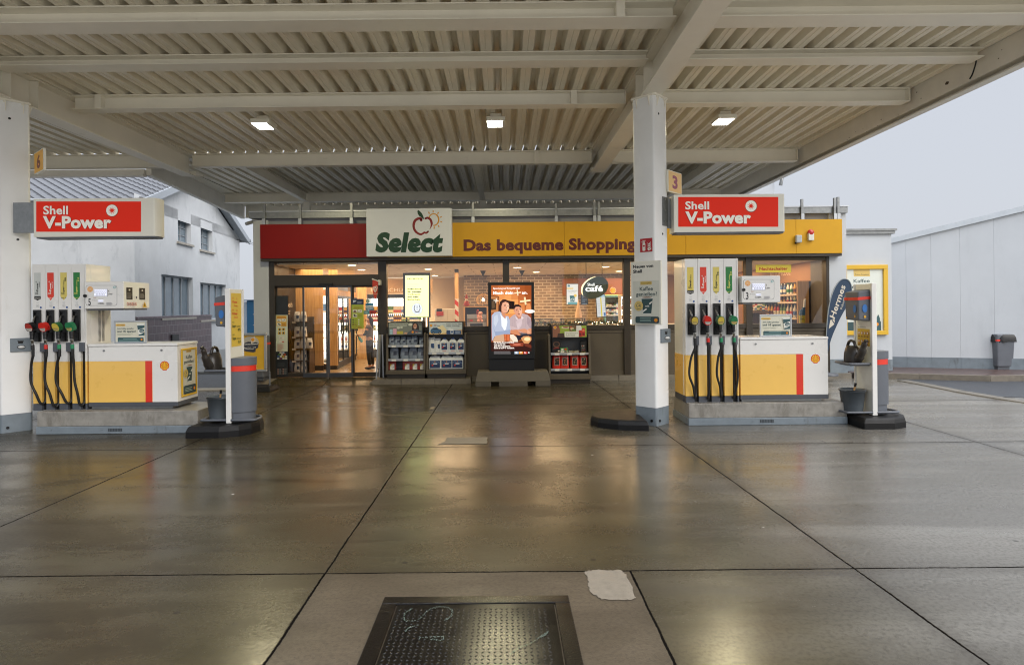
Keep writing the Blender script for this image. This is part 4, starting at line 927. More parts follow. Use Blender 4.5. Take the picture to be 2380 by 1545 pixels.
def art1(q, pl):
    q.rect(pl, 397, 366, 529, 602, ew('#e4e6e4', 1.0)); q.ell(pl, 421, 387, 15, 12, ew('#4d8796')); q.rect(pl, 397, 411, 473, 424, ew('#e3c15c'))
    q.text(pl, 'Alle Heißgetränke', 407, 447, 520, 11, ew('#5e6a70'), bold=.0); q.text(pl, 'jetzt günstiger', 417, 464, 508, 10, ew('#7f8a90'), bold=0)
    q.poly(pl, [(432, 500), (492, 500), (486, 572), (440, 572)], ew('#2f6c78')); q.ell(pl, 463, 545, 22, 14, ew('#e9efee'), -20); q.ell(pl, 463, 545, 16, 9, ew('#2f6c78'), -20); q.ell(pl, 496, 500, 17, 17, ew('#e5c868')); q.rrect(pl, 410, 575, 520, 598, 8, ew('#6aa3ac')); q.rect(pl, 410, 588, 520, 602, ew('#6aa3ac'))
screen('t5', 394, 362, 532, 606, 17.2, 'menu_screen', 'white lit menu screen showing a green coffee cup', 'screen', art1)
def art2(q, pl):
    q.rect(pl, 565, 490, 642, 602, ew('#26303a', 1)); 
    for y, x1 in ((508, 610), (520, 590), (543, 636), (566, 610), (596, 634)): q.rect(pl, 572, y, x1, y+4, ew('#b9c4cc', 1), 0)
screen('t5', 562, 485, 645, 606, 17.2, 'menu_screen', 'dark lit menu screen below the oval cafe sign', 'screen', art2)
t = thing('hanging_screen', W('t5', 795, 750, 16.2), 'tilted lit price screen hanging right of the oval cafe sign', 'screen')
q = MB(); cor = [(732, 492), (842, 484), (860, 748), (748, 756)]; P = [W('t5', x, y, 16.2) for x, y in cor]; q.prism(P, (0, .05, 0), M['black']); q.build('case', t)
q = MB(); pl = Plane('t5', (0, 16.199, 0)); lerp = lambda u, v: tuple((1-v)*((1-u)*cor[0][i]+u*cor[1][i])+v*((1-u)*cor[3][i]+u*cor[2][i]) for i in (0, 1))
quad = lambda u0, v0, u1, v1: [lerp(u0, v0), lerp(u1, v0), lerp(u1, v1), lerp(u0, v1)]
q.poly(pl, quad(.05, .02, .95, .97), ew('#8fb6cc')); q.poly(pl, quad(.05, .12, .95, .97), ew('#c3cdd6')); q.poly(pl, quad(.46, .12, .58, .97), ew('#c9bc3a'))
for i in range(7): q.poly(pl, quad(.12, .19+i*.1, .42, .20+i*.1), ew('#98a4ae'), 0); q.poly(pl, quad(.64, .19+i*.1, .9, .20+i*.1), ew('#98a4ae'), 0)
q.poly(pl, quad(.72, .80, .92, .95), ew('#3f6ea8')); q.build('picture', t)
# oval sign in the window
t = thing('oval_sign', W('t5', 722, 408, 14.2), 'green oval cafe sign with glowing rim hanging inside the window', 'sign')
q = MB(); pl = Plane('t5', (0, 14.2, 0)); pts = []
for i in range(48):
    a = 2*PI*i/48; x, y = 165*math.cos(a), 122*math.sin(a); c, s_ = math.cos(math.radians(-24)), math.sin(math.radians(-24)); pts.append((722+x*c-y*s_, 408+x*s_+y*c))
q.prism([pl.at(x, y) for x, y in pts], (0, .06, 0), mat('dark_green_acrylic', '#3c5650', rough=.2, var=.1)); q.build('disc', t)
q = MB(); pl = Plane('t5', (0, 14.199, 0)); rim = mat('rim_glow', (1, .84, .45), emit=1.5); n = 18
def opt(a, k): x, y = 165*k*math.cos(a), 122*k*math.sin(a); return (722+x*c-y*s_, 408+x*s_+y*c)
out_ = [opt(math.radians(165+130*i/n), 1) for i in range(n+1)]; inn = [opt(math.radians(165+130*i/n), 1-.13*math.sin(PI*i/n)**.7) for i in range(n+1)]
q.poly(pl, out_+inn[::-1], rim); q.build('rim_light', t)
q = MB(); lt = mat('letter_glow', (.93, .95, .93), emit=1.15); q.text(pl, 'Shell', 638, 388, 720, 33, lt, bold=.01); q.text(pl, 'café', 614, 450, 816, 66, lt, bold=.03); q.build('lettering', t)
q = MB()
for x in (622, 808): q.tube([W('t5', x, 345, 14.23), Vector((WX('t5', x, 200, 14.23), 14.23, FLW-.002))], .009, 6, M['black'])
q.build('hanging_rod', t)
# counter, garland, show cases
cz_ = WZ('t5', 800, 800, 14.7)
t = thing('counter', (WX('t5', 600, 850, 14.8), 14.8, FLOOR), 'long sales counter behind the shop windows', 'counter')
q = MB(); q.box(WX('t5', 20, 800, 14.6), WX('t6', 900, 1000, 14.6), 14.5, 15.0, FLOOR, WZ('t5', 800, 850, 14.6), tan); q.box(WX('t5', 20, 800, 14.6), WX('t6', 900, 1000, 14.6), 14.48, 15.02, WZ('t5', 800, 850, 14.6)+.001, WZ('t5', 800, 850, 14.6)+.03, shelfwhite); q.build('body', t)
ctop = WZ('t5', 800, 850, 14.6)+.031
for reg, x0, x1, yt, lab in (('t5', 22, 228, 776, 'left of the charcoal rack'), ('t5', 330, 605, 770, 'above the charcoal rack')):
    t = thing('show_case', (WX(reg, (x0+x1)/2, 800, 14.6), 14.6, ctop), 'small glass show case on the counter '+lab, 'show case', 'glass cases on the counter')
    q = MB(); a, b = WX(reg, x0, 800, 14.6), WX(reg, x1, 800, 14.6); zt_ = WZ(reg, x0, yt, 14.6); m = M['frame']
    for x in (a, b-.015): q.box(x, x+.015, 14.56, 14.575, ctop, zt_, m); q.box(x, x+.015, 14.88, 14.895, ctop, zt_, m)
    q.box(a, b, 14.555, 14.9, zt_, zt_+.015, m); q.build('frame', t)
    q = MB(); q.add([(a, 14.57, ctop), (b, 14.57, ctop), (b, 14.57, zt_), (a, 14.57, zt_)], [(0, 1, 2, 3)], M['glass']); q.build('pane', t)
    for i in range(4):
        x = a+(b-a)*(.15+.23*i); product('pack', i+1, (x, 14.7, ctop), 'snack pack in the glass case '+lab, 'snacks in the glass cases', .7)
q = MB(); lf = [mat('garland_green', '#2f4a30', rough=.5), mat('garland_dark_green', '#1f3324', rough=.5)]
for i in range(1700):
    u = random.random(); px = 500+575*u if random.random() < .75 else 20+480*u; cy = 815+12*math.sin(px*.045)+random.gauss(0, 11)
    c = W('t5', px, cy, 14.25+random.gauss(0, .05)); a = random.uniform(0, 2*PI); b = random.uniform(-.9, .9); d = Vector((math.cos(a)*math.cos(b), math.sin(a)*math.cos(b), math.sin(b))); e = Vector((-math.sin(a), math.cos(a), .3)).normalized()
    l = random.uniform(.035, .07); q.add([c-d*l, c+e*.007, c+d*l, c-e*.007], [(0, 1, 2, 3)], lf[i % 2])
tag(q.build('pine_garland'), 'dark green pine garland along the counter inside the window', 'garland')
q = MB()
for i in range(26): q.sphere(W('t5', random.uniform(500, 1070), 822+random.gauss(0, 14), 14.2), .008, pg, 6, 4)
tag(q.build('fairy_lights'), 'string of tiny warm fairy lights in the pine garland', 'string lights')
# cone hat, tobacco shelf, right shelves
t = thing('table_lamp', W('t5', 533, 765, 15.6), 'pale cone shaped gnome hat on the counter under the menu screen', 'ornament')
q = MB(); p = W('t5', 533, 765, 15.6); q.lathe([(.10, 0), (.085, .12), (.03, .35), (.004, .50)], p, 14, ink('#d9b79a')); q.build('cone', t)
def wall_shelf(reg, x0, y0, x1, ys, Y, kind, label, edge, n, sc, plabel, pgroup, back=None):
    a, b = WX(reg, x0, ys[0], Y), WX(reg, x1, ys[0], Y); ztop = WZ(reg, x0, y0, Y); t = thing('goods_shelf', ((a+b)/2, Y+.2, FLOOR), label, 'shelf')
    q = MB(); q.box(a, b, Y+.3, Y+.34, FLOOR, ztop, back or darkp); q.box(a-.04, a, Y, Y+.3, FLOOR, ztop, edge); q.box(b, b+.04, Y, Y+.3, FLOOR, ztop, edge); q.box(a-.04, b+.04, Y, Y+.34, ztop+.001, ztop+.06, edge); q.build('case', t)
    for k, y in enumerate(ys):
        z = WZ(reg, (x0+x1)/2, y, Y); q = MB(); q.box(a+.001, b-.001, Y-.01, Y+.299, z-.02, z, shelfwhite); q.build('shelf_board', t)
        for i in range(n):
            x = a+.06+i*(b-a-.12)/(n-1); product(kind[k % len(kind)], i//2+k*3+len(ys), (x, Y+.06, z+.001), plabel % ('lowest', 'second', 'third', 'fourth', 'fifth')[k], pgroup, sc)
wall_shelf('t5', 852, 520, 1000, (725, 680, 622), 18.6, ('pack', 'pack', 'pack'), 'teal framed tobacco shelf right of the hanging price screen', ink('#4f7f7c'), 9, .75, 'cigarette pack on the %s board of the teal shelf', 'packs on the teal shelf')
wall_shelf('t5', 1032, 515, 1180, (770, 715, 660, 605), 17.6, ('pack', 'can', 'pack', 'bottle'), 'lit white snack shelf at the right end of the third window', shelfwhite, 7, .85, 'snack on the %s board of the white shelf behind the poster column', 'snacks on the white shelf', coolglow)
# night counter window: the right side wall carries the car care shelf
SXW = IX1-.03
t = thing('wall_lining', (SXW, 16, FLOOR), 'inner side wall with pale capital letters behind the night counter window', 'wall')
q = MB(); q.box(SXW, SXW+.025, 14.5, BACK-.07, FLOOR, FLW-.003, mat('red_tan_wall', '#9a7150', rough=.7, var=.06)); q.build('tan_lining', t)
q = MB(); q.box(SXW-.02, SXW+.025, FY+.13, 14.495, FLOOR, FLW-.003, mat('grey_lining', '#5d5a56', rough=.5, var=.08)); q.build('grey_lining', t)
q = MB(); q.text(Side(SXW-.001, 'u3', -1), 'AUTOPFLEGE', 545, 408, 892, 78, ink('#cfb192'), bold=0, y1=375); q.build('lettering', t)
t = thing('goods_shelf', (SXW-.2, 15.8, FLOOR), 'dark car care shelf with sprays along the side wall behind the night counter window', 'shelf')
q = MB(); y0, y1 = 14.52, 17.6; zt_ = hit('u3', 1022, 478, (SXW-.3, 0, 0), (-1, 0, 0)).z
q.box(SXW-.05, SXW-.001, y0, y1, FLOOR, zt_, darkp); q.box(SXW-.33, SXW-.051, y0, y0+.03, FLOOR, zt_, M['wood']); q.box(SXW-.33, SXW-.051, y1-.03, y1, FLOOR, zt_, darkp); q.build('case', t)
for k, y in enumerate((1105, 832, 700)):
    z = hit('u3', 1022, y, (SXW-.3, 0, 0), (-1, 0, 0)).z; q = MB(); q.box(SXW-.32, SXW-.051, y0+.031, y1-.031, z-.02, z, M['dwood']); q.box(SXW-.332, SXW-.321, y0+.05, y1-.05, z-.03, z+.015, ink('#c9b8a4')); q.build('shelf_board', t)
    for i in range(16): product('bottle', i//2+k*2, (SXW-.24, y0+.12+i*.18, z+.001), 'spray bottle on the %s board of the dark car care shelf' % names[k], 'sprays on the car care shelf', 1.0 if k else 1.25)
t = thing('snack_stand', W('u3', 400, 1000, 15.5), 'tilted rack of colourful snack bags behind the pump display', 'rack')
q = MB(); a, b = WX('u3', 270, 1000, 15.5), WX('u3', 515, 1000, 15.5); z0, z1 = WZ('u3', 400, 995, 15.5), WZ('u3', 400, 860, 15.5)
q.hexa([(a, 15.45, z0-.03), (b, 15.45, z0-.03), (b, 15.9, z0-.03), (a, 15.9, z0-.03), (a, 15.45, z0), (b, 15.45, z0), (b, 15.9, z1), (a, 15.9, z1)], M['dwood']); q.box(a, b, 15.91, 15.95, FLOOR, z1+.1, M['dwood']); q.box(b-.05, b, 15.46, 15.9, FLOOR, z0-.031, M['wood']); q.build('tray', t)
for i in range(5):
    for j in range(3):
        f = (j+.5)/3; product('pack', i*2+j, (a+.06+i*(b-a-.12)/4, 15.45+.42*f, z0+(z1-z0)*f+.005), 'colourful snack bag in the tilted rack behind the pump display', 'bags in the tilted snack rack', .8)
t = thing('warning_cone', W('u3', 1090, 1180, 14.3), 'folded blue and yellow wet floor sign in the night counter window', 'warning sign')
q = MB(); pl = Plane('u3', (0, 14.3, 0)); fr = lambda pts, m: q.prism([pl.at(x, y) for x, y in pts], (0, .04, 0), m)
fr([(1043, 1050), (1065, 955), (1095, 955), (1095, 920), (1143, 920), (1138, 1050)], ink('#35648a')); fr([(1118, 920), (1128, 785), (1152, 775), (1143, 920)], ink('#d8dde0')); fr([(1040, 1052), (1138, 1052), (1132, 1180), (1050, 1180)], ink('#c3b93a')); q.build('panel', t)
q = MB(); pl = Plane('u3', (0, 14.299, 0)); q.stroke(pl, [(1052, 1128), (1090, 1060), (1130, 1128)], 5, ink('#3b3a20'), closed=True); q.rect(pl, 1070, 1112, 1112, 1120, ink('#3b3a20')); q.build('warning_mark', t)
# ------------------------------------------------------------------ white house on the left
HC = Vector((-10.9, 17.8, 0)); HU = Vector((-.107, .994, 0)).normalized(); HN = Vector((HU.y, -HU.x, 0))   # gable wall direction and outward normal
HL = 9.45; HB = Vector((-HN.x, -HN.y, 0))
def hp(t, n, z): return HC+HU*t+HN*n+Vector((0, 0, z))
house = thing('house', (HC.x-4, HC.y+4.7, 0), 'white rendered house with tiled gable roof behind the left pump', 'house')
M['render'] = mat('old_white_render', '#c6c8c9', rough=.9, var=.10, scale=1.2, bump=.25, bscale=40, stain=('#868b8f', 1.5, .56, .55, (1, 1, .4)))
ZE, ZR = 4.95, 6.75
def gable_cut(win):   # gable wall built as a grid with true openings
    ts = sorted({0, HL}|{w_[0] for w_ in win}|{w_[1] for w_ in win}); zs = sorted({0, ZE-.15}|{w_[2] for w_ in win}|{w_[3] for w_ in win}); q = MB()
    for a, b in zip(ts[:-1], ts[1:]):
        for c, d in zip(zs[:-1], zs[1:]):
            if any(w_[0] <= a and b <= w_[1] and w_[2] <= c and d <= w_[3] for w_ in win): continue
            q.add([hp(a, 0, c), hp(b, 0, c), hp(b, 0, d), hp(a, 0, d)], [(0, 1, 2, 3)], M['render'])
    rz = lambda t: ZE-.15+(ZR-ZE)*(1-abs(t-HL/2)/(HL/2))
    q.add([hp(0, 0, ZE-.15), hp(HL, 0, ZE-.15), hp(HL, 0, rz(HL)), hp(HL/2, 0, rz(HL/2)), hp(0, 0, rz(0))], [(0, 1, 2, 3, 4)], M['render'])
    for t0, t1, z0, z1 in win:   # reveals
        q.add([hp(t0, 0, z0), hp(t0, 0, z1), hp(t0, -.22, z1), hp(t0, -.22, z0)], [(0, 1, 2, 3)], M['render']); q.add([hp(t1, 0, z0), hp(t1, 0, z1), hp(t1, -.22, z1), hp(t1, -.22, z0)], [(3, 2, 1, 0)], M['render'])
        q.add([hp(t0, 0, z1), hp(t1, 0, z1), hp(t1, -.22, z1), hp(t0, -.22, z1)], [(0, 1, 2, 3)], M['render']); q.add([hp(t0, 0, z0), hp(t1, 0, z0), hp(t1, -.22, z0), hp(t0, -.22, z0)], [(3, 2, 1, 0)], M['render'])
    return q
def wpix(x0, y0, x1, y1):
    a = hit('d', x0, y0, HC, HN); b = hit('d', x1, y1, HC, HN); c = hit('d', x0, y1, HC, HN); return ((a-HC).dot(HU), (b-HC).dot(HU), c.z, a.z)
wins = [wpix(413, 487, 444, 560), wpix(466, 510, 494, 579), wpix(375, 637, 449, 738), wpix(465, 656, 526, 743)]
q = gable_cut(wins)
q.add([hp(0, 0, 0), hp(0, -14, 0), hp(0, -14, ZE), hp(0, 0, ZE)], [(3, 2, 1, 0)], M['render'])    # eaves wall towards the forecourt
q.add([hp(HL, 0, 0), hp(HL, -14, 0), hp(HL, -14, ZE), hp(HL, 0, ZE)], [(0, 1, 2, 3)], M['render'])
q.build('wall', house)
for k, (t0, t1, z0, z1) in enumerate(wins):
    q = MB(); m = mat('window_frame_grey', '#8b9196', rough=.6, var=.1) if k == 0 else m; big = k > 1
    def bar(a, b, c, d, th=.05): q.hexa([hp(a, -.20, c), hp(b, -.20, c), hp(b, -.15, c), hp(a, -.15, c), hp(a, -.20, d), hp(b, -.20, d), hp(b, -.15, d), hp(a, -.15, d)], m)
    bar(t0, t0+.06, z0, z1); bar(t1-.06, t1, z0, z1); bar(t0+.061, t1-.061, z0, z0+.06); bar(t0+.061, t1-.061, z1-.06, z1)
    nv, nh = (4, 0) if big else (2, 4)
    for i in range(1, nv): t = t0+(t1-t0)*i/nv; bar(t-.018, t+.018, z0+.061, z1-.061)
    fr = q.build('window', house)
    if nh:
        q = MB()
        for i in range(1, nh): z = z0+(z1-z0)*i/nh; q.hexa([hp(t0+.06, -.195, z-.012), hp(t1-.06, -.195, z-.012), hp(t1-.06, -.16, z-.012), hp(t0+.06, -.16, z-.012), hp(t0+.06, -.195, z+.012), hp(t1-.06, -.195, z+.012), hp(t1-.06, -.16, z+.012), hp(t0+.06, -.16, z+.012)], m)
        q.build('glazing_bar', fr)
    q = MB(); q.add([hp(t0, -.19, z0), hp(t1, -.19, z0), hp(t1, -.19, z1), hp(t0, -.19, z1)], [(0, 1, 2, 3)], M['farglass']); q.build('pane', fr)
    q = MB(); q.hexa([hp(t0-.12, -.2, z0-.09), hp(t1+.12, -.2, z0-.09), hp(t1+.12, .07, z0-.09), hp(t0-.12, .07, z0-.09), hp(t0-.12, -.2, z0), hp(t1+.12, -.2, z0), hp(t1+.12, .07, z0-.02), hp(t0-.12, .07, z0-.02)], M['conc']); q.build('sill', fr)
# roof with pantiles
M['roof'] = mat('grey_roof_tiles', '#55575c', rough=.5, var=.25, scale=5, stain=('#8b8e93', 3, .6, .5, (1, 1, 1)))
q = MB(); sl_ = math.hypot(HL/2+.35, (ZR-ZE)*(1+.35/(HL/2)))
slope = (ZR-ZE)/(HL/2)
def roofpt(side, s_, n, up):   # s_ distance from the eaves along the slope (0..1)
    e = -.35 if side == 0 else HL+.35; t = e+(HL/2-e)*s_; z = ZE-.35*slope+(ZR-ZE+.35*slope)*s_; return hp(t, n, z+up)
rows = 15; cols = 48
for side in (0, 1):
    for r_ in range(rows):
        a, b = r_/rows, (r_+1.08)/rows; us = [.30-14.6*c/(cols*4) for c in range(cols*4+1)]
        wave = [0.05*math.sin(c/4*2*PI) for c in range(cols*4+1)]
        q.add([roofpt(side, a, u, .055+w_) for u, w_ in zip(us, wave)]+[roofpt(side, b, u, .015+w_) for u, w_ in zip(us, wave)], [(j, j+1, len(us)+j+1, len(us)+j) for j in range(len(us)-1)], M['roof'], True)
        q.add([roofpt(side, a, u, .055+w_) for u, w_ in zip(us, wave)]+[roofpt(side, a, u, .0+w_*.6) for u, w_ in zip(us, wave)], [(j, j+1, len(us)+j+1, len(us)+j) for j in range(len(us)-1)], M['roof'], True)
rf = q.build('roof', house)
q = MB(); mm = mat('verge_board', '#9aa0a6', rough=.6, var=.1)
for side in (0, 1):
    P = [roofpt(side, s_, n, u) for s_, n, u in ((0, .31, .08), (1, .31, .08), (1, .31, -.16), (0, .31, -.16))]; q.prism(P, HN*.04, mm)
    P = [roofpt(side, s_, n, u) for s_, n, u in ((0, 0.0, -.02), (1, 0.0, -.02), (1, .305, -.02), (0, .305, -.02))]; q.prism(P, Vector((0, 0, -.03)), mm)
q.build('verge', rf)
q = MB(); q.tube([hp(-.42, .35, ZE-.12), hp(-.42, -14.2, ZE-.12)], .075, 8, M['galv']); q.tube([hp(HL+.42, .35, ZE-.12), hp(HL+.42, -14.2, ZE-.12)], .075, 8, M['galv']); q.build('gutter', house)
# tiled plinth of the gable wall
tp0 = hit('d', 312, 742, HC, HN); ztp = tp0.z
q = MB(); q.hexa([hp(.05, .003, 0), hp(HL*.62, .003, 0), hp(HL*.62, .05, 0), hp(.05, .05, 0), hp(.05, .003, ztp), hp(HL*.62, .003, ztp), hp(HL*.62, .05, ztp), hp(.05, .05, ztp)], M['tile']); q.build('tiled_plinth', house)
q = MB(); q.hexa([hp(.02, .002, ztp+.002), hp(HL*.62, .002, ztp+.002), hp(HL*.62, .07, ztp+.002), hp(.02, .07, ztp+.002), hp(.02, .002, ztp+.07), hp(HL*.62, .002, ztp+.07), hp(HL*.62, .07, ztp+.05), hp(.02, .07, ztp+.05)], M['tile']); q.build('plinth_coping', house)
# meter flap on the plinth
q = MB(); a = hit('r4', 1005, 865, hp(0, .052, 0), HN); b = hit('r4', 1045, 900, hp(0, .052, 0), HN); ta, tb = (a-HC).dot(HU), (b-HC).dot(HU)
q.hexa([hp(ta, .052, b.z), hp(tb, .052, b.z), hp(tb, .10, b.z), hp(ta, .10, b.z), hp(ta, .052, a.z), hp(tb, .052, a.z), hp(tb, .10, a.z), hp(ta, .10, a.z)], M['black']); q.build('meter_flap', house)
# overhead wires from the house
e0 = hit('d', 545, 556, HC, HN)
for i, (dx, dz, sag) in enumerate(((7.5, .3, .5), (7.5, -.35, .55))):
    q = MB(); b = e0+Vector((dx, 2, dz)); q.tube([e0.lerp(b, t)+Vector((0, 0, -sag*4*t*(1-t))) for t in [k/14 for k in range(15)]], .009, 5, M['black'])
    tag(q.build('overhead_wire'), ('upper', 'lower')[i]+' thin black wire from the gable of the white house towards the shop', 'wire')

# ------------------------------------------------------------------ rear building, annex and boundary wall on the right
t = thing('rear_building', (1.5, 24, 0), 'taller plain building rising behind the shop roof', 'building')
q = MB(); q.box(-6.4, 9.55, 21.2, 27, 0, 6.3, M['wallwhite']); q.build('wall', t)
q = MB(); q.box(-6.45, 9.62, 21.12, 27.1, 6.301, 6.4, M['galv']); q.tube([(9.60, 21.15, 6.28), (9.75, 21.05, 6.1), (9.72, 21.1, 5.85)], .06, 8, M['galv']); q.build('roof_edge', t)
ann = thing('annex_wall', (8.5, 14.3, 0), 'white annex wall with dark plinth and a yellow framed poster', 'wall')
AY = 14.12; ax0, ax1 = fx(1966), WX('d', 2072, 700, AY)
zat = WZ('d', 2020, 532.5, AY)
q = MB(); q.box(7.86, ax1, AY, 17, .0, zat-.12, M['wallwhite']); q.build('wall', ann)
q = MB(); q.box(7.87, ax1+.06, AY-.05, 17.05, zat-.119, zat-.05, M['galv']); q.box(7.87, ax1+.09, AY-.08, 17.08, zat-.049, zat, M['galv']); q.build('roof_edge', ann)
q = MB(); q.box(7.9, ax1+.003, AY-.004, 15, .1, WZ('d', 2060, 835, AY), M['plinth']); q.build('plinth', ann)
WA = ground('d', 2066, 852.5, .12); WB = ground('d', 2316, 857.8, .12); WU = (WB-WA).normalized(); WNn = Vector((WU.y, -WU.x, 0)); WNn = WNn if WNn.y < 0 else -WNn
bw = thing('boundary_wall', (WA+WB)/2, 'tall white boundary wall with vertical panel joints at right', 'wall')
za = hit('d', 2070, 553.5, WA, WNn).z; zb = hit('d', 2379, 478.5, WA, WNn).z; lb = (hit('d', 2379, 478.5, WA, WNn)-WA).dot(WU); la = (hit('d', 2070, 553.5, WA, WNn)-WA).dot(WU)
ztop = lambda l: za+(zb-za)*(l-la)/(lb-la)
def wpt(l, n, z): return Vector((WA.x, WA.y, 0))+WU*l+WNn*n+Vector((0, 0, z))
zpl = hit('d', 2100, 829, WA, WNn).z
jl = [(hit('d', x, 700, WA, WNn)-WA).dot(WU) for x in (2105.5, 2163.5, 2231, 2310)]; L0, L1 = -.6, 9.0
edges = [L0]+jl+[jl[-1]+1.0+i*1.2 for i in range(4)]+[L1]
q = MB()
for a, b in zip(edges[:-1], edges[1:]):
    a_, b_ = a+.0015, b-.0015; q.hexa([wpt(a_, 0, zpl), wpt(b_, 0, zpl), wpt(b_, -.2, zpl), wpt(a_, -.2, zpl), wpt(a_, 0, ztop(a)-.13), wpt(b_, 0, ztop(b)-.13), wpt(b_, -.2, ztop(b)-.13), wpt(a_, -.2, ztop(a)-.13)], M['wallwhite'])
q.hexa([wpt(L0, -.02, zpl), wpt(L1, -.02, zpl), wpt(L1, -.18, zpl), wpt(L0, -.18, zpl), wpt(L0, -.02, ztop(L0)-.15), wpt(L1, -.02, ztop(L1)-.15), wpt(L1, -.18, ztop(L1)-.15), wpt(L0, -.18, ztop(L0)-.15)], M['wallwhite'])
q.build('wall_panels', bw)
q = MB(); 
for a, b in zip(edges[:-1], edges[1:]):
    q.hexa([wpt(a+.002, .012, 0), wpt(b-.002, .012, 0), wpt(b-.002, -.2, 0), wpt(a+.002, -.2, 0), wpt(a+.002, .012, zpl-.002), wpt(b-.002, .012, zpl-.002), wpt(b-.002, -.2, zpl-.002), wpt(a+.002, -.2, zpl-.002)], M['plinth'])
q.build('plinth', bw)
q = MB(); q.hexa([wpt(L0, .05, ztop(L0)-.128), wpt(L1, .05, ztop(L1)-.128), wpt(L1, -.25, ztop(L1)-.128), wpt(L0, -.25, ztop(L0)-.128), wpt(L0, .05, ztop(L0)), wpt(L1, .05, ztop(L1)), wpt(L1, -.25, ztop(L1)), wpt(L0, -.25, ztop(L0))], M['fascia2'] if 'fascia2' in M else mat('coping_sheet', '#c4cacf', rough=.4, metal=.3, var=.06)); q.build('coping', bw)
# poster in a yellow frame on the annex
pf = thing('poster_frame', W('r8', 415, 890, AY), 'large yellow framed wall poster about coffee behind the right service post', 'poster')
q = MB(); f = lambda x, y: W('r8', x, y, AY); m = M['gpanel']
X0, X1, Z0, Z1 = f(258, 700).x, f(530, 700).x, f(415, 888).z, f(415, 467).z; th = .10
q.box(X0, X1, AY-.07, AY-.004, Z1-th, Z1, m); q.box(X0, X1, AY-.07, AY-.004, Z0, Z0+th, m); q.box(X0, X0+th, AY-.07, AY-.004, Z0+th+.001, Z1-th-.001, m); q.box(X1-th, X1, AY-.07, AY-.004, Z0+th+.001, Z1-th-.001, m); q.build('frame', pf, bevel=.006)
q = MB(); q.box(X0+th, X1-th, AY-.03, AY-.005, Z0+th, Z1-th, M['black']); pl = Plane('r8', (0, AY-.031, 0)); pap = ink('#d9ddd3'); gr = ink('#2f4a4c')
q.poly(pl, [(285, 490), (400, 489), (506, 489), (520, 862), (400, 866), (283, 864)], pap); q.poly(pl, [(330, 489), (428, 489), (430, 536), (332, 536)], ink('#d9b968'))
q.text(pl, 'Treue-Angebot', 338, 529, 423, 9, ink('#5c5236'), bold=.0, y1=528); q.text(pl, 'Kaffee', 331, 574, 428, 21, gr, bold=.01, y1=572); q.text(pl, 'genießen?', 303, 608, 452, 20, gr, bold=.01, y1=606)
q.poly(pl, [(290, 812), (495, 805), (497, 862), (290, 864)], gr); q.poly(pl, [(466, 790), (480, 765), (490, 790), (488, 862), (466, 862)], ink('#36595c'))
pecten(q, pl, 472, 824, 11); q.build('poster_print', pf)
# litter bins
def litter_bin(loc, w_, d, h, label, bag, n=0):
    t = thing('litter_bin', loc, label, 'litter bin', 'grey bins by the walls'); x, y, z = loc; q = MB()
    q.hexa([(x-w_/2*.94, y-d/2*.94, z+.06), (x+w_/2*.94, y-d/2*.94, z+.06), (x+w_/2*.94, y+d/2*.94, z+.06), (x-w_/2*.94, y+d/2*.94, z+.06), (x-w_/2, y-d/2, z+h), (x+w_/2, y-d/2, z+h), (x+w_/2, y+d/2, z+h), (x-w_/2, y+d/2, z+h)], M['mgrey']); q.build('body', t, bevel=.03, seg=3)
    q = MB(); q.box(x-w_/2*.88, x+w_/2*.88, y-d/2*.88, y+d/2*.88, z, z+.06, M['dgrey']); q.build('foot', t)
    q = MB(); q.box(x-w_/2*1.0, x+w_/2*1.0, y-d/2*1.02, y+d/2*1.02, z+h*.80, z+h*.85, M['red']); q.build('red_band', t)
    if bag:
        q = MB(); R = random.Random(4); n = 36; P0 = []; P1 = []; P2 = []
        for k in range(n):
            a = 2*PI*k/n; cx = math.copysign(abs(math.cos(a))**.5, math.cos(a)); cy = math.copysign(abs(math.sin(a))**.5, math.sin(a))
            P0.append((x+cx*w_*.50, y+cy*d*.50, z+h*.985)); P1.append((x+cx*w_*.535, y+cy*d*.535, z+h*.90+R.uniform(-.01, .01))); P2.append((x+cx*w_*(.55+R.uniform(-.02, .02)), y+cy*d*.55, z+h*(.79+R.uniform(-.03, .02))))
        q.add(P0+P1+P2, [(i, (i+1) % n, n+(i+1) % n, n+i) for i in range(n)]+[(n+i, n+(i+1) % n, 2*n+(i+1) % n, 2*n+i) for i in range(n)], mat('black_bag', '#131316', rough=.25, var=.1), True); q.build('bin_bag', t)
    return t
p = ground('r8', 1270, 1098, .12); k = p.y/F
litter_bin((p.x, p.y+.2, .12), 57*k, .42, .83, 'grey litter bin with a black bag hanging over its rim by the white wall', True)
p = ground('r8', 1352, 1100, .12); litter_bin((p.x+.18, p.y+.45, .12), .45, .42, .16, 'low grey bin foot at the right edge beside the bagged bin', False)
p = ground('t8', 770, 935, .0); litter_bin((p.x, 13.45, .121), .42, .40, .98, 'tall dark litter bin half hidden behind the yellow opening hours stand', False)
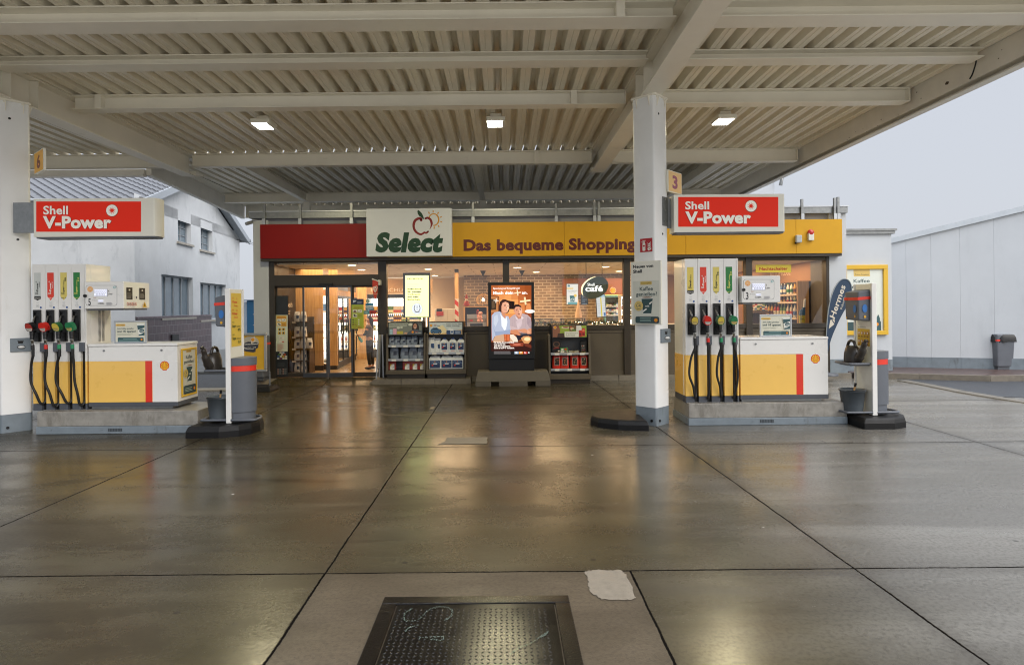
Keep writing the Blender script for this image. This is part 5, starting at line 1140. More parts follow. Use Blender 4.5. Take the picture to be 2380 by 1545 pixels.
# blue container and yellow A-board on the left
p = W('t8', 565, 450, 17.5); t = thing('blue_container', (p.x, 17.8, .06), 'tall blue metal container between the house and the shop', 'container')
bl = mat('blue_container_paint', '#2f79a8', rough=.45, var=.08)
q = MB(); q.box(WX('t8', 549, 300, 17.5), WX('t8', 700, 300, 17.5), 17.5, 19, .06, WZ('t8', 560, 140, 17.5), bl); q.build('body', t, bevel=.01)
q = MB(); q.box(WX('t8', 513, 300, 17.5), WX('t8', 700, 300, 17.5), 17.45, 19, WZ('t8', 560, 139, 17.5), WZ('t8', 560, 130, 17.5), ink('#23608a')); q.build('roof', t)
q = MB(); q.box(WX('t8', 516, 300, 17.6), WX('t8', 547, 300, 17.6), 17.6, 19, .06, WZ('t8', 540, 148, 17.5), mat('pale_panel', '#cfd8e2', rough=.5)); q.build('side_panel', t)
q = MB()
for y in (272, 378): q.box(WX('t8', 610, y, 17.5), WX('t8', 628, y, 17.5), 17.48, 17.499, WZ('t8', 620, y+4, 17.5), WZ('t8', 620, y-4, 17.5), M['alu'])
q.build('hinge', t)
AY2 = 12.6
t = thing('pavement_sign', ground('t8', 690, 945), 'yellow opening hours stand in a silver frame beside the shop corner', 'sign')
q = MB(); a, b = WX('t8', 480, 600, AY2), WX('t8', 744, 600, AY2); z0, z1 = WZ('t8', 640, 838, AY2), WZ('t8', 640, 456, AY2); th = .055
q.box(a, b, AY2-.02, AY2+.03, z1-th, z1, M['alu']); q.box(a, b, AY2-.02, AY2+.03, z0, z0+th, M['alu']); q.box(a, a+th, AY2-.02, AY2+.03, z0+th, z1-th, M['alu']); q.box(b-th, b, AY2-.02, AY2+.03, z0+th, z1-th, M['alu']); q.build('frame', t, bevel=.015, seg=3)
q = MB(); q.box(a+th*.8, b-th*.8, AY2, AY2+.02, z0+th*.8, z1-th*.8, ink('#dfae2f')); pl = Plane('t8', (0, AY2-.001, 0)); nv = ink('#3a3d4a')
q.ell(pl, 585, 550, 82, 62, ink('#b9b3a6')); q.poly(pl, [(505, 565), (560, 540), (640, 545), (664, 560), (660, 600), (636, 612), (634, 640), (612, 646), (560, 640), (505, 630)], nv)
q.poly(pl, [(588, 508), (628, 484), (634, 540), (590, 560)], ink('#d8cdbb')); pecten(q, pl, 607, 521, 17)
q.text(pl, 'Öffnungszeiten', 470, 574, 659, 13, ink('#f1efe6'), bold=.02, y1=568); q.text(pl, 'an den Fest- und', 492, 606, 637, 10, ink('#f1efe6'), bold=.02, y1=600); q.text(pl, 'Feiertagen', 537, 618, 615, 10, ink('#f1efe6'), bold=.02, y1=616); q.build('poster_print', t)
q = MB(); c = (a+b)/2+.15; q.hexa([(c-.3, AY2-.25, 0), (c+.3, AY2-.25, 0), (c+.3, AY2+.3, 0), (c-.3, AY2+.3, 0), (c-.26, AY2-.2, .1), (c+.26, AY2-.2, .1), (c+.26, AY2+.25, .1), (c-.26, AY2+.25, .1)], M['rubber']); q.box(c-.2, c-.17, AY2-.0, AY2+.02, .1, z0-.001, M['galv']); q.box(c+.17, c+.2, AY2, AY2+.02, .1, z0-.001, M['galv']); q.build('foot', t, bevel=.02)
# security camera on the left pier
t = thing('security_camera', W('r4', 1475, 222, FY-.2), 'small security camera on the upper left corner of the shop', 'camera')
q = MB(); p = W('r4', 1482, 205, FY-.05); q.tube([p+Vector((.16, .05, .05)), p+Vector((.02, -.05, .05))], .015, 6, M['alu']); q.build('bracket', t)
q = MB(); q.tube([p+Vector((.02, -.05, .0)), p+Vector((-.05, -.2, -.06))], .04, 10, M['alu']); q.build('housing', t)
# ------------------------------------------------------------------ pump islands, dispensers
YC = 8.62              # front plane of the cabinets
class TPlane:          # print on the dispenser front: pixels of region t6, shifted with MB.OFF by the builder
    def __init__(s, Y, reg='t6', eps=.0006): s.Y = Y; s.eps = eps; s.reg = reg
    def at(s, x, y, lay=0): return W(s.reg, x, y, s.Y)+Vector((0, -s.eps*lay, 0))
    def normal(s): return Vector((0, -1, 0))
    def up(s): return Vector((0, 0, 1))
    def len_y(s, h): return h/REG[s.reg][2]*DS/F*s.Y
lcd = mat('lcd_backlight', (.80, .82, .95), emit=.75)
def coffee_cup(q, pl, cx, cy, h, ydn=1):   # dark green paper cup with a white swoosh
    g, wv = ink('#2f4d4d'), ink('#e8e8e0'); w_ = h*.34; P = lambda u, v: (cx+u*w_*(1-.16*(v+1)), cy+ydn*v*h*.5)
    q.poly(pl, [P(-1, -1), P(1, -1), P(1, 1), P(-1, 1)], g); q.poly(pl, [P(-1, -1), P(1, -1), P(1, -.84), P(-1, -.84)], wv); q.ell(pl, cx, cy-ydn*h*.5, w_*1.03, h*.05, ink('#cfcac0')); q.ell(pl, cx, cy-ydn*h*.5, w_*.85, h*.035, ink('#8a6648'))
    q.poly(pl, [P(-1, .58), P(-.2, .28), P(.5, -.36), P(1, -.58), P(1, -.40), P(.55, -.14), P(-.1, .46), P(-1, .76)], wv); q.poly(pl, [P(-1, .9), P(1, .9), P(1, 1), P(-1, 1)], wv, 0)
    q.ell(pl, cx+w_*.05, cy+h*.02, w_*.52, h*.15, g, -15); q.text(pl, 'café', cx-w_*.32, cy+ydn*h*.06, cx+w_*.4, h*.10, wv, bold=.02)
def dispenser(off, number, diesel, label):
    MB.OFF = Vector(off); t = thing('fuel_dispenser', (3.6, 8.9, .31), label, 'fuel pump', 'fuel pumps')
    X0, X1, LX0, LX1 = 2.586, 3.352, 3.375, 4.628; ZB = .312
    wht, yel, dg = M['white'], M['yellow'], M['dgrey']
    # tall hose cabinet with four bays
    q = MB(); pw = (X1-X0-.03)/4; ch = []
    q.box(X0, X1, YC+.09, YC+.53, .40, 2.36, wht)
    for i in range(4):
        a = X0+.005+i*pw; b = a+pw-.003; c0 = a+pw*.66; ch.append((c0, b))
        for z0, z1, m in ((.30, .395, dg), (.397, .985, yel), (.985, 1.25, wht)): q.box(a, c0, YC, YC+.089, z0, z1, m)
        q.box(a, b, YC, YC+.089, 1.25, 2.36, wht)
    q.box(X1-.024, X1, YC, YC+.089, .985, 2.36, wht); q.box(X1-.024, X1, YC, YC+.089, .397, .984, yel); q.box(X1-.024, X1, YC, YC+.089, .30, .395, dg)
    q.box(X0-.002, X0+.3, YC+.1, YC+.532, .398, .985, yel); q.box(X1-.3, X1+.002, YC+.1, YC+.532, .398, .985, yel); q.box(X0-.002, X1+.002, YC+.1, YC+.532, .31, .396, dg)
    cab = q.build('hose_cabinet', t, bevel=.004)
    q = MB()
    for a, b in ch: q.box(a+.002, b-.002, YC+.045, YC+.0885, .31, 1.249, M['black']); q.box(a-.006, b+.006, YC-.02, YC-.001, 1.13, 1.255, M['mgrey'])
    q.build('hose_channel', cab)
    q = MB()   # vent slots and stickers on the right flank
    for k in range(28):
        for y in (YC+.25, YC+.33): q.box(X1+.0005, X1+.004, y, y+.05, 1.26+k*.016, 1.268+k*.016, M['mgrey'])
    q.build('vent', cab)
    # labels, nozzle boots, nozzles, hoses
    cols = [('#ddc65c', '#1d1d1b', 'Diesel', 'FuelSave', '#1d1d1b') if diesel else ('#c6c9c4', '#1d1d1b', 'V-Power', 'Diesel', '#1d1d1b'), ('#dd3a22', '#dd3a22', 'V-Power', 'Racing 100', '#f2efe6'), ('#d8c667', '#d8c667', 'Super', 'FuelSave', '#37422a'), ('#1f7a36', '#1f7a36', 'Super', 'FuelSave', '#d8d96a')]
    last = ['', '', '95', 'E10']; foot = ['Diesel', 'Super 100', 'Super 95', 'Super E10']; fcol = ['#e8e4da', '#f2efe6', '#37422a', '#d8d96a']; code = ['B7', 'E5', 'E5', 'E10']
    nz = [('#c9b14c' if diesel else '#a8352c', '#1b1b1c'), ('#cf2a20', '#cf2a20'), ('#cdb84e', '#2d6a3c'), ('#2a7f52', '#2a7f52')]; cc = ['#1b1b1c', '#d4281e', '#1f8a5a', '#1f8a5a']
    stx = [300, 497, 690, 887]; sty = [240, 238, 235, 232]; sl_ = [10, 9, 9, 9]
    for i in range(4):
        bg_, fg, n1, n2, tc_ = cols[i]; q = MB(); pl = TPlane(YC-.001); x, y, s_ = stx[i], sty[i], 4
        a = X0+.005+i*pw; xl, xr = a+.031, a+.031+.0925; px = Metric((xl, YC-.001, 1.852), (1, 0, 0), (0, 0, 1)); w_, h_ = .0925, .39
        q.poly(px, [(0, .055), (w_/2, 0), (w_, .055), (w_, h_), (0, h_)], ink(bg_))
        if i == 0: q.poly(px, [(0, .022), (w_/2, 0), (w_, .022), (w_, .06), (0, .06)], ink('#1d1d1b'))
        q.text(px, foot[i], .010, .026, .0825, .013, ink(fcol[i]), bold=.02)
        v = Metric((xl+w_*.62, YC-.0018, 1.852+.075), (0, 0, 1), (-1, 0, 0))
        L1_ = .175 if n1 == 'V-Power' else .12
        q.lay = 3; q.text(v, n1, .008, 0, L1_, .026, ink(tc_), bold=.035)
        if n1 == 'V-Power':
            q.text(v, n2, .10 if i else .11, -.022, .185, .012, ink(tc_), bold=.02); q.ell(v, L1_+.012, .026, .009, .009, ink(tc_), n=14); q.ell(v, L1_+.012, .026, .0055, .0055, ink(bg_), n=12)
        else: q.text(v, n2, L1_+.008, 0, L1_+.09, .014, ink(tc_), bold=.02)
        if last[i]: q.text(v, last[i], .19, -.026, .245, .020, ink(tc_), bold=.035)
        q.text(v, 'Shell', .008, .033, .034, .010, ink(tc_), bold=.02)
        q.build('fuel_label', t)
        q = MB(); pr = Metric((xl, YC-.001, 1.73), (1, 0, 0), (0, 0, 1)); g_ = ink('#9aa0a2')
        q.lines(pr, .028, .096, .070, 3, -.008, .003, ink('#c3c5c4'))
        if i == 0: q.rrect(pr, .024, .03, .066, .066, .008, g_); q.rrect(pr, .027, .033, .063, .063, .006, M['white'])
        else: q.ell(pr, .046, .048, .022, .022, g_); q.ell(pr, .046, .048, .0195, .0195, M['white'])
        q.text(pr, code[i], .034, .042, .058, .012, ink('#6c7375'), bold=.02); q.ell(pr, .092, .022, .014, .014, ink('#2c5592')); q.build('grade_sticker', t)
        q = MB(); bx = xl-.002; m = M['black']
        q.box(bx, bx+.012, YC-.03, YC-.0005, 1.275, 1.72, m); q.box(bx+.089, bx+.101, YC-.03, YC-.0005, 1.275, 1.72, m); q.box(bx+.0125, bx+.0885, YC-.03, YC-.0005, 1.69, 1.72, m); q.box(bx+.0125, bx+.0885, YC-.05, YC-.0005, 1.275, 1.40, m); q.box(bx+.0125, bx+.0885, YC-.004, YC-.0005, 1.4005, 1.6895, M['dgrey'] if False else m)
        q.build('nozzle_boot', t, bevel=.004)
        # nozzle
        cx = bx+.052; cz = 1.478
        q = MB(); yf = YC-.17; pts = []
        for k, (u, v_) in enumerate(((-.048, .030), (-.030, .058), (.012, .062), (.042, .040), (.054, .0), (.052, -.036), (.034, -.060), (-.006, -.064), (-.036, -.050), (-.052, -.012))): pts.append(Vector((cx+u, yf-.02*v_/.06, cz+v_)))
        q.prism(pts, (0, .075, .012), ink(nz[i][1], rough=.3)); nb = q.build('nozzle', t, bevel=.014, seg=3)
        q = MB(); n_ = (Vector((0, -.02/.06, 1))).normalized(); cov = [Vector((cx+(p.x-cx)*.86, p.y-.001, cz+(p.z-cz)*.86)) for p in pts]; q.prism(cov, (0, -.004, 0), ink(nz[i][0], rough=.3)); nb2 = q.build('cover', nb, bevel=.002)
        q = MB(); pc = Metric((cx-.04, yf-.0135, cz-.05)); 
        q.add([Vector((p.x*.9+cx*.1, p.y-.0048, min(p.z, cz-.012))) for p in cov], [tuple(range(10))], ink('#d9c27a' if i in (2, 3) or (i == 0 and diesel) else '#d8d2c8')); q.build('cover_print', nb)
        q = MB(); q.tube(smooth_path([(cx-.004, yf+.07, cz+.03), (cx-.012, YC-.075, cz+.085), (cx-.022, YC-.03, cz+.145), (cx-.03, YC+.0, cz+.17)]), .0115, 10, M['chrome']); q.build('spout', nb)
        q = MB(); q.tube(smooth_path([(cx+.002, yf+.055, cz-.03), (cx+.006, yf+.05, cz-.11), (cx+.01, yf+.045, cz-.165)]), [.030]*6+[.027]*6+[.024], 12, m); q.tube(smooth_path([(cx-.03, yf+.06, cz-.05), (cx-.042, yf+.09, cz-.10), (cx-.01, yf+.07, cz-.16)]), .006, 6, m); q.build('grip', nb)
        sx = cx+.012; sz = cz-.168
        q = MB(); q.tube([(sx, yf+.045, sz), (sx+.001, yf+.045, sz-.03), (sx+.001, yf+.045, sz-.031), (sx+.003, yf+.045, sz-.075)], [.021, .021, .018, .017], 12, M['chrome']); q.build('swivel', nb)
        # hose: hangs down, loops and goes back up in the channel
        hx = (ch[i][0]+ch[i][1])/2; R = random.Random(i*7+number); by = .47-.03*(i % 2)+R.uniform(-.04, .02); bow = (-.045, .02, -.03, .045)[i] if diesel else (-.04, -.03, -.05, .0)[i]
        P = [(sx+.003, yf+.045, sz-.08), (sx+.008, yf+.05, sz-.2), (sx+bow, yf+.075, .95), (sx+bow*1.5, yf+.09, .72), (sx+bow*.7+.025, yf+.11, .54), (hx-.03, YC-.02, by-.06), (hx, YC+.03, by-.04), (hx+.004, YC+.055, .62), (hx, YC+.058, 1.0), (hx, YC+.058, 1.24)]
        q = MB(); q.tube(smooth_path(P, 8), .0165, 10, M['hose'])
        hz = q.build('hose', t)
        q = MB(); q.tube([(sx+.003, yf+.045, sz-.076), (sx+.005, yf+.046, sz-.135)], .0225, 12, ink(cc[i])); q.build('collar', hz)
        q = MB()
        for k in range(9): z = sz-.137-k*.012; q.tube([(sx+.006, yf+.047+k*.0005, z), (sx+.006, yf+.047+k*.0005, z-.009)], .0215-.0004*k, 10, M['hose'])
        q.build('hose_sleeve', hz)
    # low cabinet
    q = MB(); Y1 = YC+.56
    q.box(LX0, LX1, YC+.004, Y1, .985, 1.19, wht); q.box(LX0, LX1, YC+.004, Y1, .405, .984, yel); q.box(LX1-.355, LX1+.001, YC+.003, Y1+.001, .404, .985, wht); q.box(LX1-.456, LX1-.356, YC+.003, Y1+.001, .404, .9845, M['red'])
    q.box(LX0-.004, LX1+.004, YC, Y1, .345, .403, dg); q.box(LX0+.02, LX1-.08, YC+.03, Y1-.03, ZB, .344, M['galv']); lo = q.build('low_cabinet', t, bevel=.004)
    q = MB(); q.box(LX0-.008, LX1+.006, YC-.008, Y1+.01, 1.192, 1.232, wht); q.build('lid', lo, bevel=.012, seg=3)
    q = MB()
    for x in (LX0+.22, LX1-.22): q.tube([(x, YC+.004, 1.135), (x, YC-.006, 1.135)], .014, 12, M['galv'])
    q.build('lock', lo)
    q = MB(); pm = Metric((LX1-.235, YC+.0025, .86)); pecten(q, pm, .055, .055, .068, ydn=-1); q.build('emblem', lo)
    # display head
    HX0, HX1, HZ0, HZ1, HY = 3.372, 3.925, 1.725, 2.105, 8.55
    q = MB(); q.box(HX0, HX1, HY, HY+.62, HZ0, HZ1, wht); hd = q.build('display_head', t, bevel=.012, seg=3)
    q = MB(); q.box(HX0+.03, HX1-.03, HY+.03, HY+.6, HZ0-.02, HZ0-.001, M['mgrey']); q.build('underside_tray', hd)
    q = MB(); pl = TPlane(HY-.001); bk = ink('#1c1c1e'); w2 = M['white']
    q.rrect(pl, 1200, 435, 1700, 760, 40, bk); q.rrect(pl, 1204, 439, 1696, 756, 37, w2)
    q.ell(pl, 1271, 498, 46, 46, ink('#e7b176')); q.ell(pl, 1271, 498, 7, 5, w2); q.ell(pl, 1271, 527, 9, 7, ink('#d9804c')); q.text(pl, '%d' % number, 1243, 752, 1284, 105, bk, bold=.015)
    q.text(pl, '€', 1562, 540, 1580, 26, ink('#3b3b40'), bold=.005); q.text(pl, 'Liter', 1560, 585, 1630, 28, ink('#3b3b40'), bold=.005)
    q.lines(pl, 1325, 625, 1370, 2, 12, 5, ink('#caa9a0')); q.text(pl, 'GKV-Karten', 1302, 678, 1390, 9, ink('#55555a'), bold=.01); q.text(pl, 'Cent/Liter', 1408, 652, 1488, 11, ink('#8a8a90'), bold=0)
    q.ell(pl, 1408, 723, 11, 11, bk); q.ell(pl, 1408, 723, 8, 8, w2); q.lines(pl, 1424, 714, 1500, 2, 10, 6, bk); q.lines(pl, 1535, 707, 1640, 5, 9, 4, ink('#9a9aa0')); q.ell(pl, 1664, 467, 20, 20, ink('#6ab3b5'), n=8); q.ell(pl, 1664, 467, 12, 12, w2, n=8)
    q.build('face_print', hd)
    q = MB(); pl = TPlane(HY-.010); q.box(WX('t6', 1342, 550, HY), WX('t6', 1552, 550, HY), HY-.009, HY-.0005, WZ('t6', 1450, 608, HY), WZ('t6', 1450, 494, HY), ink('#bfc0c8')); q.rect(pl, 1346, 499, 1545, 604, lcd)
    q.rect(pl, 1409, 668, 1488, 698, lcd); dg_ = ink('#4a4a78')
    def seg(x, y, w_, h): # a zero of a seven segment display
        for a, b, c, d in ((x, y, x+w_, y+4), (x, y+h-4, x+w_, y+h), (x, y, x+4, y+h*.46), (x+w_-4, y, x+w_, y+h*.46), (x, y+h*.54, x+4, y+h), (x+w_-4, y+h*.54, x+w_, y+h)): q.rect(pl, a, b, c, d, dg_, 0)
    q.lay += 1
    for k in range(6): seg(1349+k*33, 513, 22, 44); seg(1373+k*25, 570, 15, 29)
    for k in range(4): q.rect(pl, 1414+k*19, 676, 1426+k*19, 692, ink('#a9aab8'), 0); q.rect(pl, 1417+k*19, 679, 1423+k*19, 689, lcd, 1 if k == 0 else 0)
    q.build('display_screen', hd)
    q = MB(); c = W('t6', 1200, 604, HY); q.tube([c, c+Vector((0, -.03, 0))], .021, 14, M['black']); q.tube([c+Vector((0, -.025, 0)), c+Vector((.012, -.026, 0))], .012, 8, M['black']); q.build('knob', hd)
    q = MB(); s_ = Metric((HX1+.0008, HY, HZ0), (0, 1, 0), (0, 0, 1)); dk = ink('#2a2724'); rd = ink('#c8372c')
    for x in (.06, .36):
        q.rect(s_, x, .13, x+.14, .30, dk); q.lines(s_, x+.015, .15, x+.125, 5, .016, .006, ink('#8f8a80')); q.ell(s_, x+.07, .265, .02, .012, ink('#d8d0c0'))
    for k in range(4): q.ell(s_, .09+k*.055, .065, .024, .024, rd); q.ell(s_, .09+k*.055, .065, .018, .018, w2); q.stroke(s_, [(.076+k*.055, .08), (.104+k*.055, .05)], .005, rd, cap=False); q.ell(s_, .09+k*.055, .065, .006, .01, dk)
    q.poly(s_, [(.42, .02), (.52, .02), (.47, .105)], ink('#e2b32e')); q.poly(s_, [(.455, .035), (.485, .035), (.47, .08)], dk); q.ell(s_, .27, .16, .014, .018, ink('#4b4560')); q.build('warning_sticker', hd)
    MB.OFF = Vector((0, 0, 0)); return t
LEFT = (-9.245, -.12, 0)
dispenser((0, 0, 0), 3, True, 'white and yellow fuel pump number 3 with four hoses, right of the bright column')
dispenser(LEFT, 5, False, 'white and yellow fuel pump number 5 with four hoses, beside the left column')
# yellow framed poster on the right end of the left pump
end_x = 4.628+LEFT[0]+.003; ey = YC+LEFT[1]
t = thing('poster_frame', (end_x, ey+.3, .45), 'narrow yellow framed coffee poster on the end of pump number 5', 'poster')
q = MB(); y0, y1, z0, z1 = ey+.085, ey+.505, .455, 1.145; m = M['gpanel']
for a in ((y0, y1, z1-.028, z1), (y0, y1, z0, z0+.028), (y0, y0+.028, z0+.029, z1-.029), (y1-.028, y1, z0+.029, z1-.029)): q.box(end_x, end_x+.022, *a[:2], *a[2:], m)
q.build('frame', t, bevel=.008, seg=3)
q = MB(); q.box(end_x, end_x+.008, y0+.02, y1-.02, z0+.02, z1-.02, ink('#d8d5c4')); b2 = Box2((end_x+.009, y0+.028, z0+.028), (0, 1, 0), (0, 0, 1), y1-y0-.056, z1-z0-.056, 0, 0, 100, 175)
g_ = ink('#33484a'); q.rect(b2, 30, 1, 68, 9, ink('#d6a945')); q.text(b2, 'Treue-Angebot', 33, 7, 65, 4, g_, bold=0); q.text(b2, 'Kaffee', 26, 34, 74, 14, g_, bold=.012); q.text(b2, 'genießen?', 12, 52, 90, 13, g_, bold=.012); coffee_cup(q, b2, 52, 95, 66)
q.ell(b2, 22, 92, 17, 17, ink('#d9bd6a')); q.text(b2, 'Jetzt', 14, 86, 30, 5, g_, bold=0); q.text(b2, '1,-€', 12, 95, 32, 8, g_, bold=.01); q.text(b2, 'sparen', 13, 103, 31, 5, g_, bold=0)
q.rrect(b2, 6, 140, 96, 174, 6, g_); q.lines(b2, 14, 150, 70, 3, 6, 2.5, ink('#9fae9c')); pecten(q, b2, 84, 157, 7); q.build('poster_print', t)
# framed counter signs standing on the pumps
def counter_sign(off, label):
    MB.OFF = Vector(off); Y = YC+.06; f = lambda x, y: W('t6', x, y, Y); X0, X1, Z0, Z1 = f(1465, 1000).x, f(1985, 1000).x, 1.2325, f(1700, 998).z
    t = thing('counter_sign', ((X0+X1)/2, Y, Z0), label, 'sign', 'signs standing on the pumps'); q = MB(); th = .022; m = M['alu']
    for a in ((X0, X1, Z1-th, Z1), (X0, X1, Z0, Z0+th), (X0, X0+th, Z0+th+.001, Z1-th-.001), (X1-th, X1, Z0+th+.001, Z1-th-.001)): q.box(a[0], a[1], Y, Y+.025, a[2], a[3], m)
    q.build('frame', t, bevel=.004)
    q = MB(); q.box(X0+.01, X1-.01, Y+.006, Y+.02, Z0+.01, Z1-.01, ink('#d9d6c2')); pl = TPlane(Y+.005); g_ = ink('#34565a')
    q.rrect(pl, 1490, 1054, 1643, 1086, 15, ink('#d9ac4c')); q.text(pl, 'Treue-Angebot', 1515, 1076, 1622, 10, ink('#5b4a24'), bold=0)
    q.text(pl, 'Jetzt Kaffee genießen', 1514, 1136, 1776, 24, g_, bold=.005); q.text(pl, 'und 1€ sparen!', 1514, 1184, 1808, 31, ink('#2c4b50'), bold=.02); q.lines(pl, 1516, 1208, 1790, 2, 14, 6, ink('#b7bba8'))
    q.rrect(pl, 1525, 1268, 1936, 1345, 14, g_); q.lines(pl, 1610, 1284, 1830, 1, 10, 9, ink('#7ea09c')); q.lines(pl, 1540, 1310, 1870, 2, 14, 6, ink('#7ea09c')); pecten(q, pl, 1905, 1300, 17)
    q.poly(pl, [(1828, 1050), (1952, 1046), (1952, 1248), (1865, 1250)], ink('#e6e6dc')); q.poly(pl, [(1836, 1078), (1952, 1074), (1952, 1110), (1870, 1140), (1846, 1146)], g_); q.poly(pl, [(1858, 1222), (1900, 1212), (1952, 1180), (1952, 1236), (1862, 1240)], g_); q.ell(pl, 1908, 1160, 40, 28, g_, -12); q.text(pl, 'café', 1880, 1172, 1936, 18, ink('#dfe6e0'), bold=.02)
    q.build('poster_print', t); MB.OFF = Vector((0, 0, 0))
counter_sign((0, 0, 0), 'silver framed coffee poster standing on pump number 3')
counter_sign((LEFT[0]+.02, LEFT[1], 0), 'silver framed coffee poster standing on pump number 5')
# islands
def island(x0, x1, y0, label):
    t = thing('pump_island', ((x0+x1)/2, y0+.35, 0), label, 'pump island', 'raised pump islands'); q = MB()
    q.box(x0, x1, y0, y0+.78, .106, .309, M['granite']); q.build('stone_block', t, bevel=.006)
    q = MB(); q.box(x0-.012, x1+.002, y0-.012, y0+.79, 0, .104, M['plinth']); lo = q.build('base', t, bevel=.008)
    q = MB(); c = (x0+x1)/2-.02
    for i in range(9):
        for j in range(4): q.box(c-.10+i*.022, c-.084+i*.022, y0-.0145, y0-.0125, .035+j*.011, .042+j*.011, M['black'])
    q.build('vent_grille', lo)
    q = MB()
    for x in (x0+.2, x0+.9, x1-.6): q.tube([(x, y0-.012, .06), (x, y0-.018, .06)], .01, 8, M['plinth'])
    q.build('bolt', lo); return t
island(2.60, 4.83, 8.51, 'stone topped grey island under pump number 3')
island(-6.47, -4.25, 8.33, 'stone topped grey island under pump number 5')
# ------------------------------------------------------------------ service posts and rubber island noses
def nose(pts, h, label, grp='black rubber bumpers'):
    q = MB(); n = len(pts); c = Vector((sum(p[0] for p in pts)/n, sum(p[1] for p in pts)/n, 0))
    R = [(1.0, 0), (1.0, h*.55), (.965, h*.86), (.93, h)]
    vs = [(c.x+(x-c.x)*s_, c.y+(y-c.y)*s_, z) for s_, z in R for x, y in pts]
    q.add(vs, [(i*n+j, i*n+(j+1) % n, (i+1)*n+(j+1) % n, (i+1)*n+j) for i in range(3) for j in range(n)], M['rubber']); q.add(vs[3*n:], [tuple(range(n))], M['rubber'])
    return tag(q.build('rubber_bumper', bevel=.012), label, 'bumper', grp)
st = lambda x0, x1, y0, y1, k: [(x0, y0), (x0+(x1-x0)*.55, y0), (x0+(x1-x0)*.83, y0+(y1-y0)*.10), (x0+(x1-x0)*.96, y0+(y1-y0)*.27), (x1, y0+(y1-y0)*.5), (x0+(x1-x0)*.96, y0+(y1-y0)*.73), (x0+(x1-x0)*.83, y0+(y1-y0)*.90), (x0+(x1-x0)*.55, y1), (x0, y1)]
nose([(1.95, 8.16), (1.95, 9.2), (1.70, 9.17), (1.45, 9.02), (1.28, 8.84), (1.22, 8.62), (1.30, 8.42), (1.55, 8.24)], .135, 'black rubber bumper on the wet concrete left of the bright column')
nose(st(4.845, 5.60, 8.13, 9.08, 1), .145, 'black rubber bumper under the right service post')
nose(st(-4.235, -3.43, 7.97, 8.9, 1), .15, 'black rubber bumper under the left service post')
def service_post(off, left, label):
    MB.OFF = Vector(off); X, Y0, Y1, Z0 = 5.14, 8.35, 8.77, .15
    t = thing('service_post', (X, 8.55, Z0), label, 'service post', 'service posts at the pump islands'); q = MB()
    q.box(X-.022, X+.022, Y0+.02, Y1-.02, Z0, 1.975, M['white2']); q.box(X-.034, X+.034, Y0-.012, Y0+.019, Z0-.001, 1.98, M['white']); q.box(X-.034, X+.034, Y1-.019, Y1+.012, Z0-.001, 1.98, M['white']); q.build('panel', t, bevel=.006)
    # towel dispenser on the left face
    q = MB(); q.hexa([(X-.19, Y0+.04, 1.47), (X-.024, Y0+.04, 1.45), (X-.024, Y1-.06, 1.45), (X-.19, Y1-.06, 1.47), (X-.20, Y0+.035, 1.86), (X-.024, Y0+.035, 1.90), (X-.024, Y1-.055, 1.90), (X-.20, Y1-.055, 1.86)], M['mgrey']); td = q.build('towel_dispenser', t, bevel=.018, seg=3)
    q = MB(); q.hexa([(X-.202, Y0+.033, 1.745), (X-.023, Y0+.033, 1.757), (X-.023, Y1-.053, 1.757), (X-.202, Y1-.053, 1.745), (X-.204, Y0+.032, 1.785), (X-.023, Y0+.032, 1.80), (X-.023, Y1-.052, 1.80), (X-.204, Y1-.052, 1.785)], M['red']); q.build('red_band', td)
    q = MB(); fp = Metric((X-.20, Y1-.06, 1.47), (0, -1, 0), (0, 0, 1)); q.ell(fp, .245, .155, .036, .055, ink('#2f6fb5')); q.ell(fp, .25, .05, .016, .018, ink('#d9a52c'), n=12); q.ell(fp, .05, .03, .012, .015, ink('#d9a52c'), n=12)
    ff = Metric((X-.18, Y0+.034, 1.47), (1, 0, 0), (0, 0, 1)); q.ell(ff, .075, .16, .035, .058, ink('#2f6fb5')); q.ell(ff, .075, .045, .017, .019, ink('#d9a52c'), n=12); q.build('window_and_stickers', td)
    # printed stickers
    q = MB(); fp = Metric((X-.0235, Y1-.05, .98), (0, -1, 0), (0, 0, 1))
    q.text(fp, 'Für Ihre Sicherheit', .03, .375, .22, .015, ink('#55504c'), bold=.01); q.rect(fp, .02, .12, .31, .36, ink('#d8b132')); 
    for a in range(4):
        for b in range(2): q.ell(fp, .058+a*.071, .30-b*.115, .024, .024, ink('#b5382c')); q.ell(fp, .058+a*.071, .30-b*.115, .017, .017, ink('#e6dfc8')); q.rect(fp, .038+a*.071, .245-b*.115, .078+a*.071, .258-b*.115, ink('#7a3d2c'), 0)
    q.rect(fp, .03, .03, .07, .085, ink('#25282a')); q.lines(fp, .08, .065, .28, 2, -.02, .008, ink('#77756e')); q.build('safety_sticker', t)
    q = MB(); fp = Metric((X+.0235, Y0+.05, 1.18), (0, 1, 0), (0, 0, 1)); q.rect(fp, .0, 0, .31, .74, ink('#e0bf4a')); og = ink('#d9562a'); gn = ink('#4a5a22')
    for z, a, b, c in ((.60, 'V-Power', 'Racing', og), (.44, 'V-Power', 'Diesel', og), (.27, 'Super', '95', gn), (.10, 'Super', 'E10', gn)):
        q.text(fp, 'Shell', .02, z+.06, .075, .018, c, bold=.01); q.text(fp, a, .02, z, .19 if c is og else .13, .038, c, bold=.03)
        if c is og: q.ell(fp, .175, z+.062, .014, .014, c); q.ell(fp, .175, z+.062, .009, .009, ink('#e0bf4a')); q.text(fp, b, .08, z-.045, .19, .024, c, bold=.01)
        else: q.text(fp, 'FuelSave', .15, z, .27, .022, c, bold=.015); q.text(fp, b, .19, z-.055, .27, .036, c, bold=.03)
    q.build('fuel_price_sticker', t)
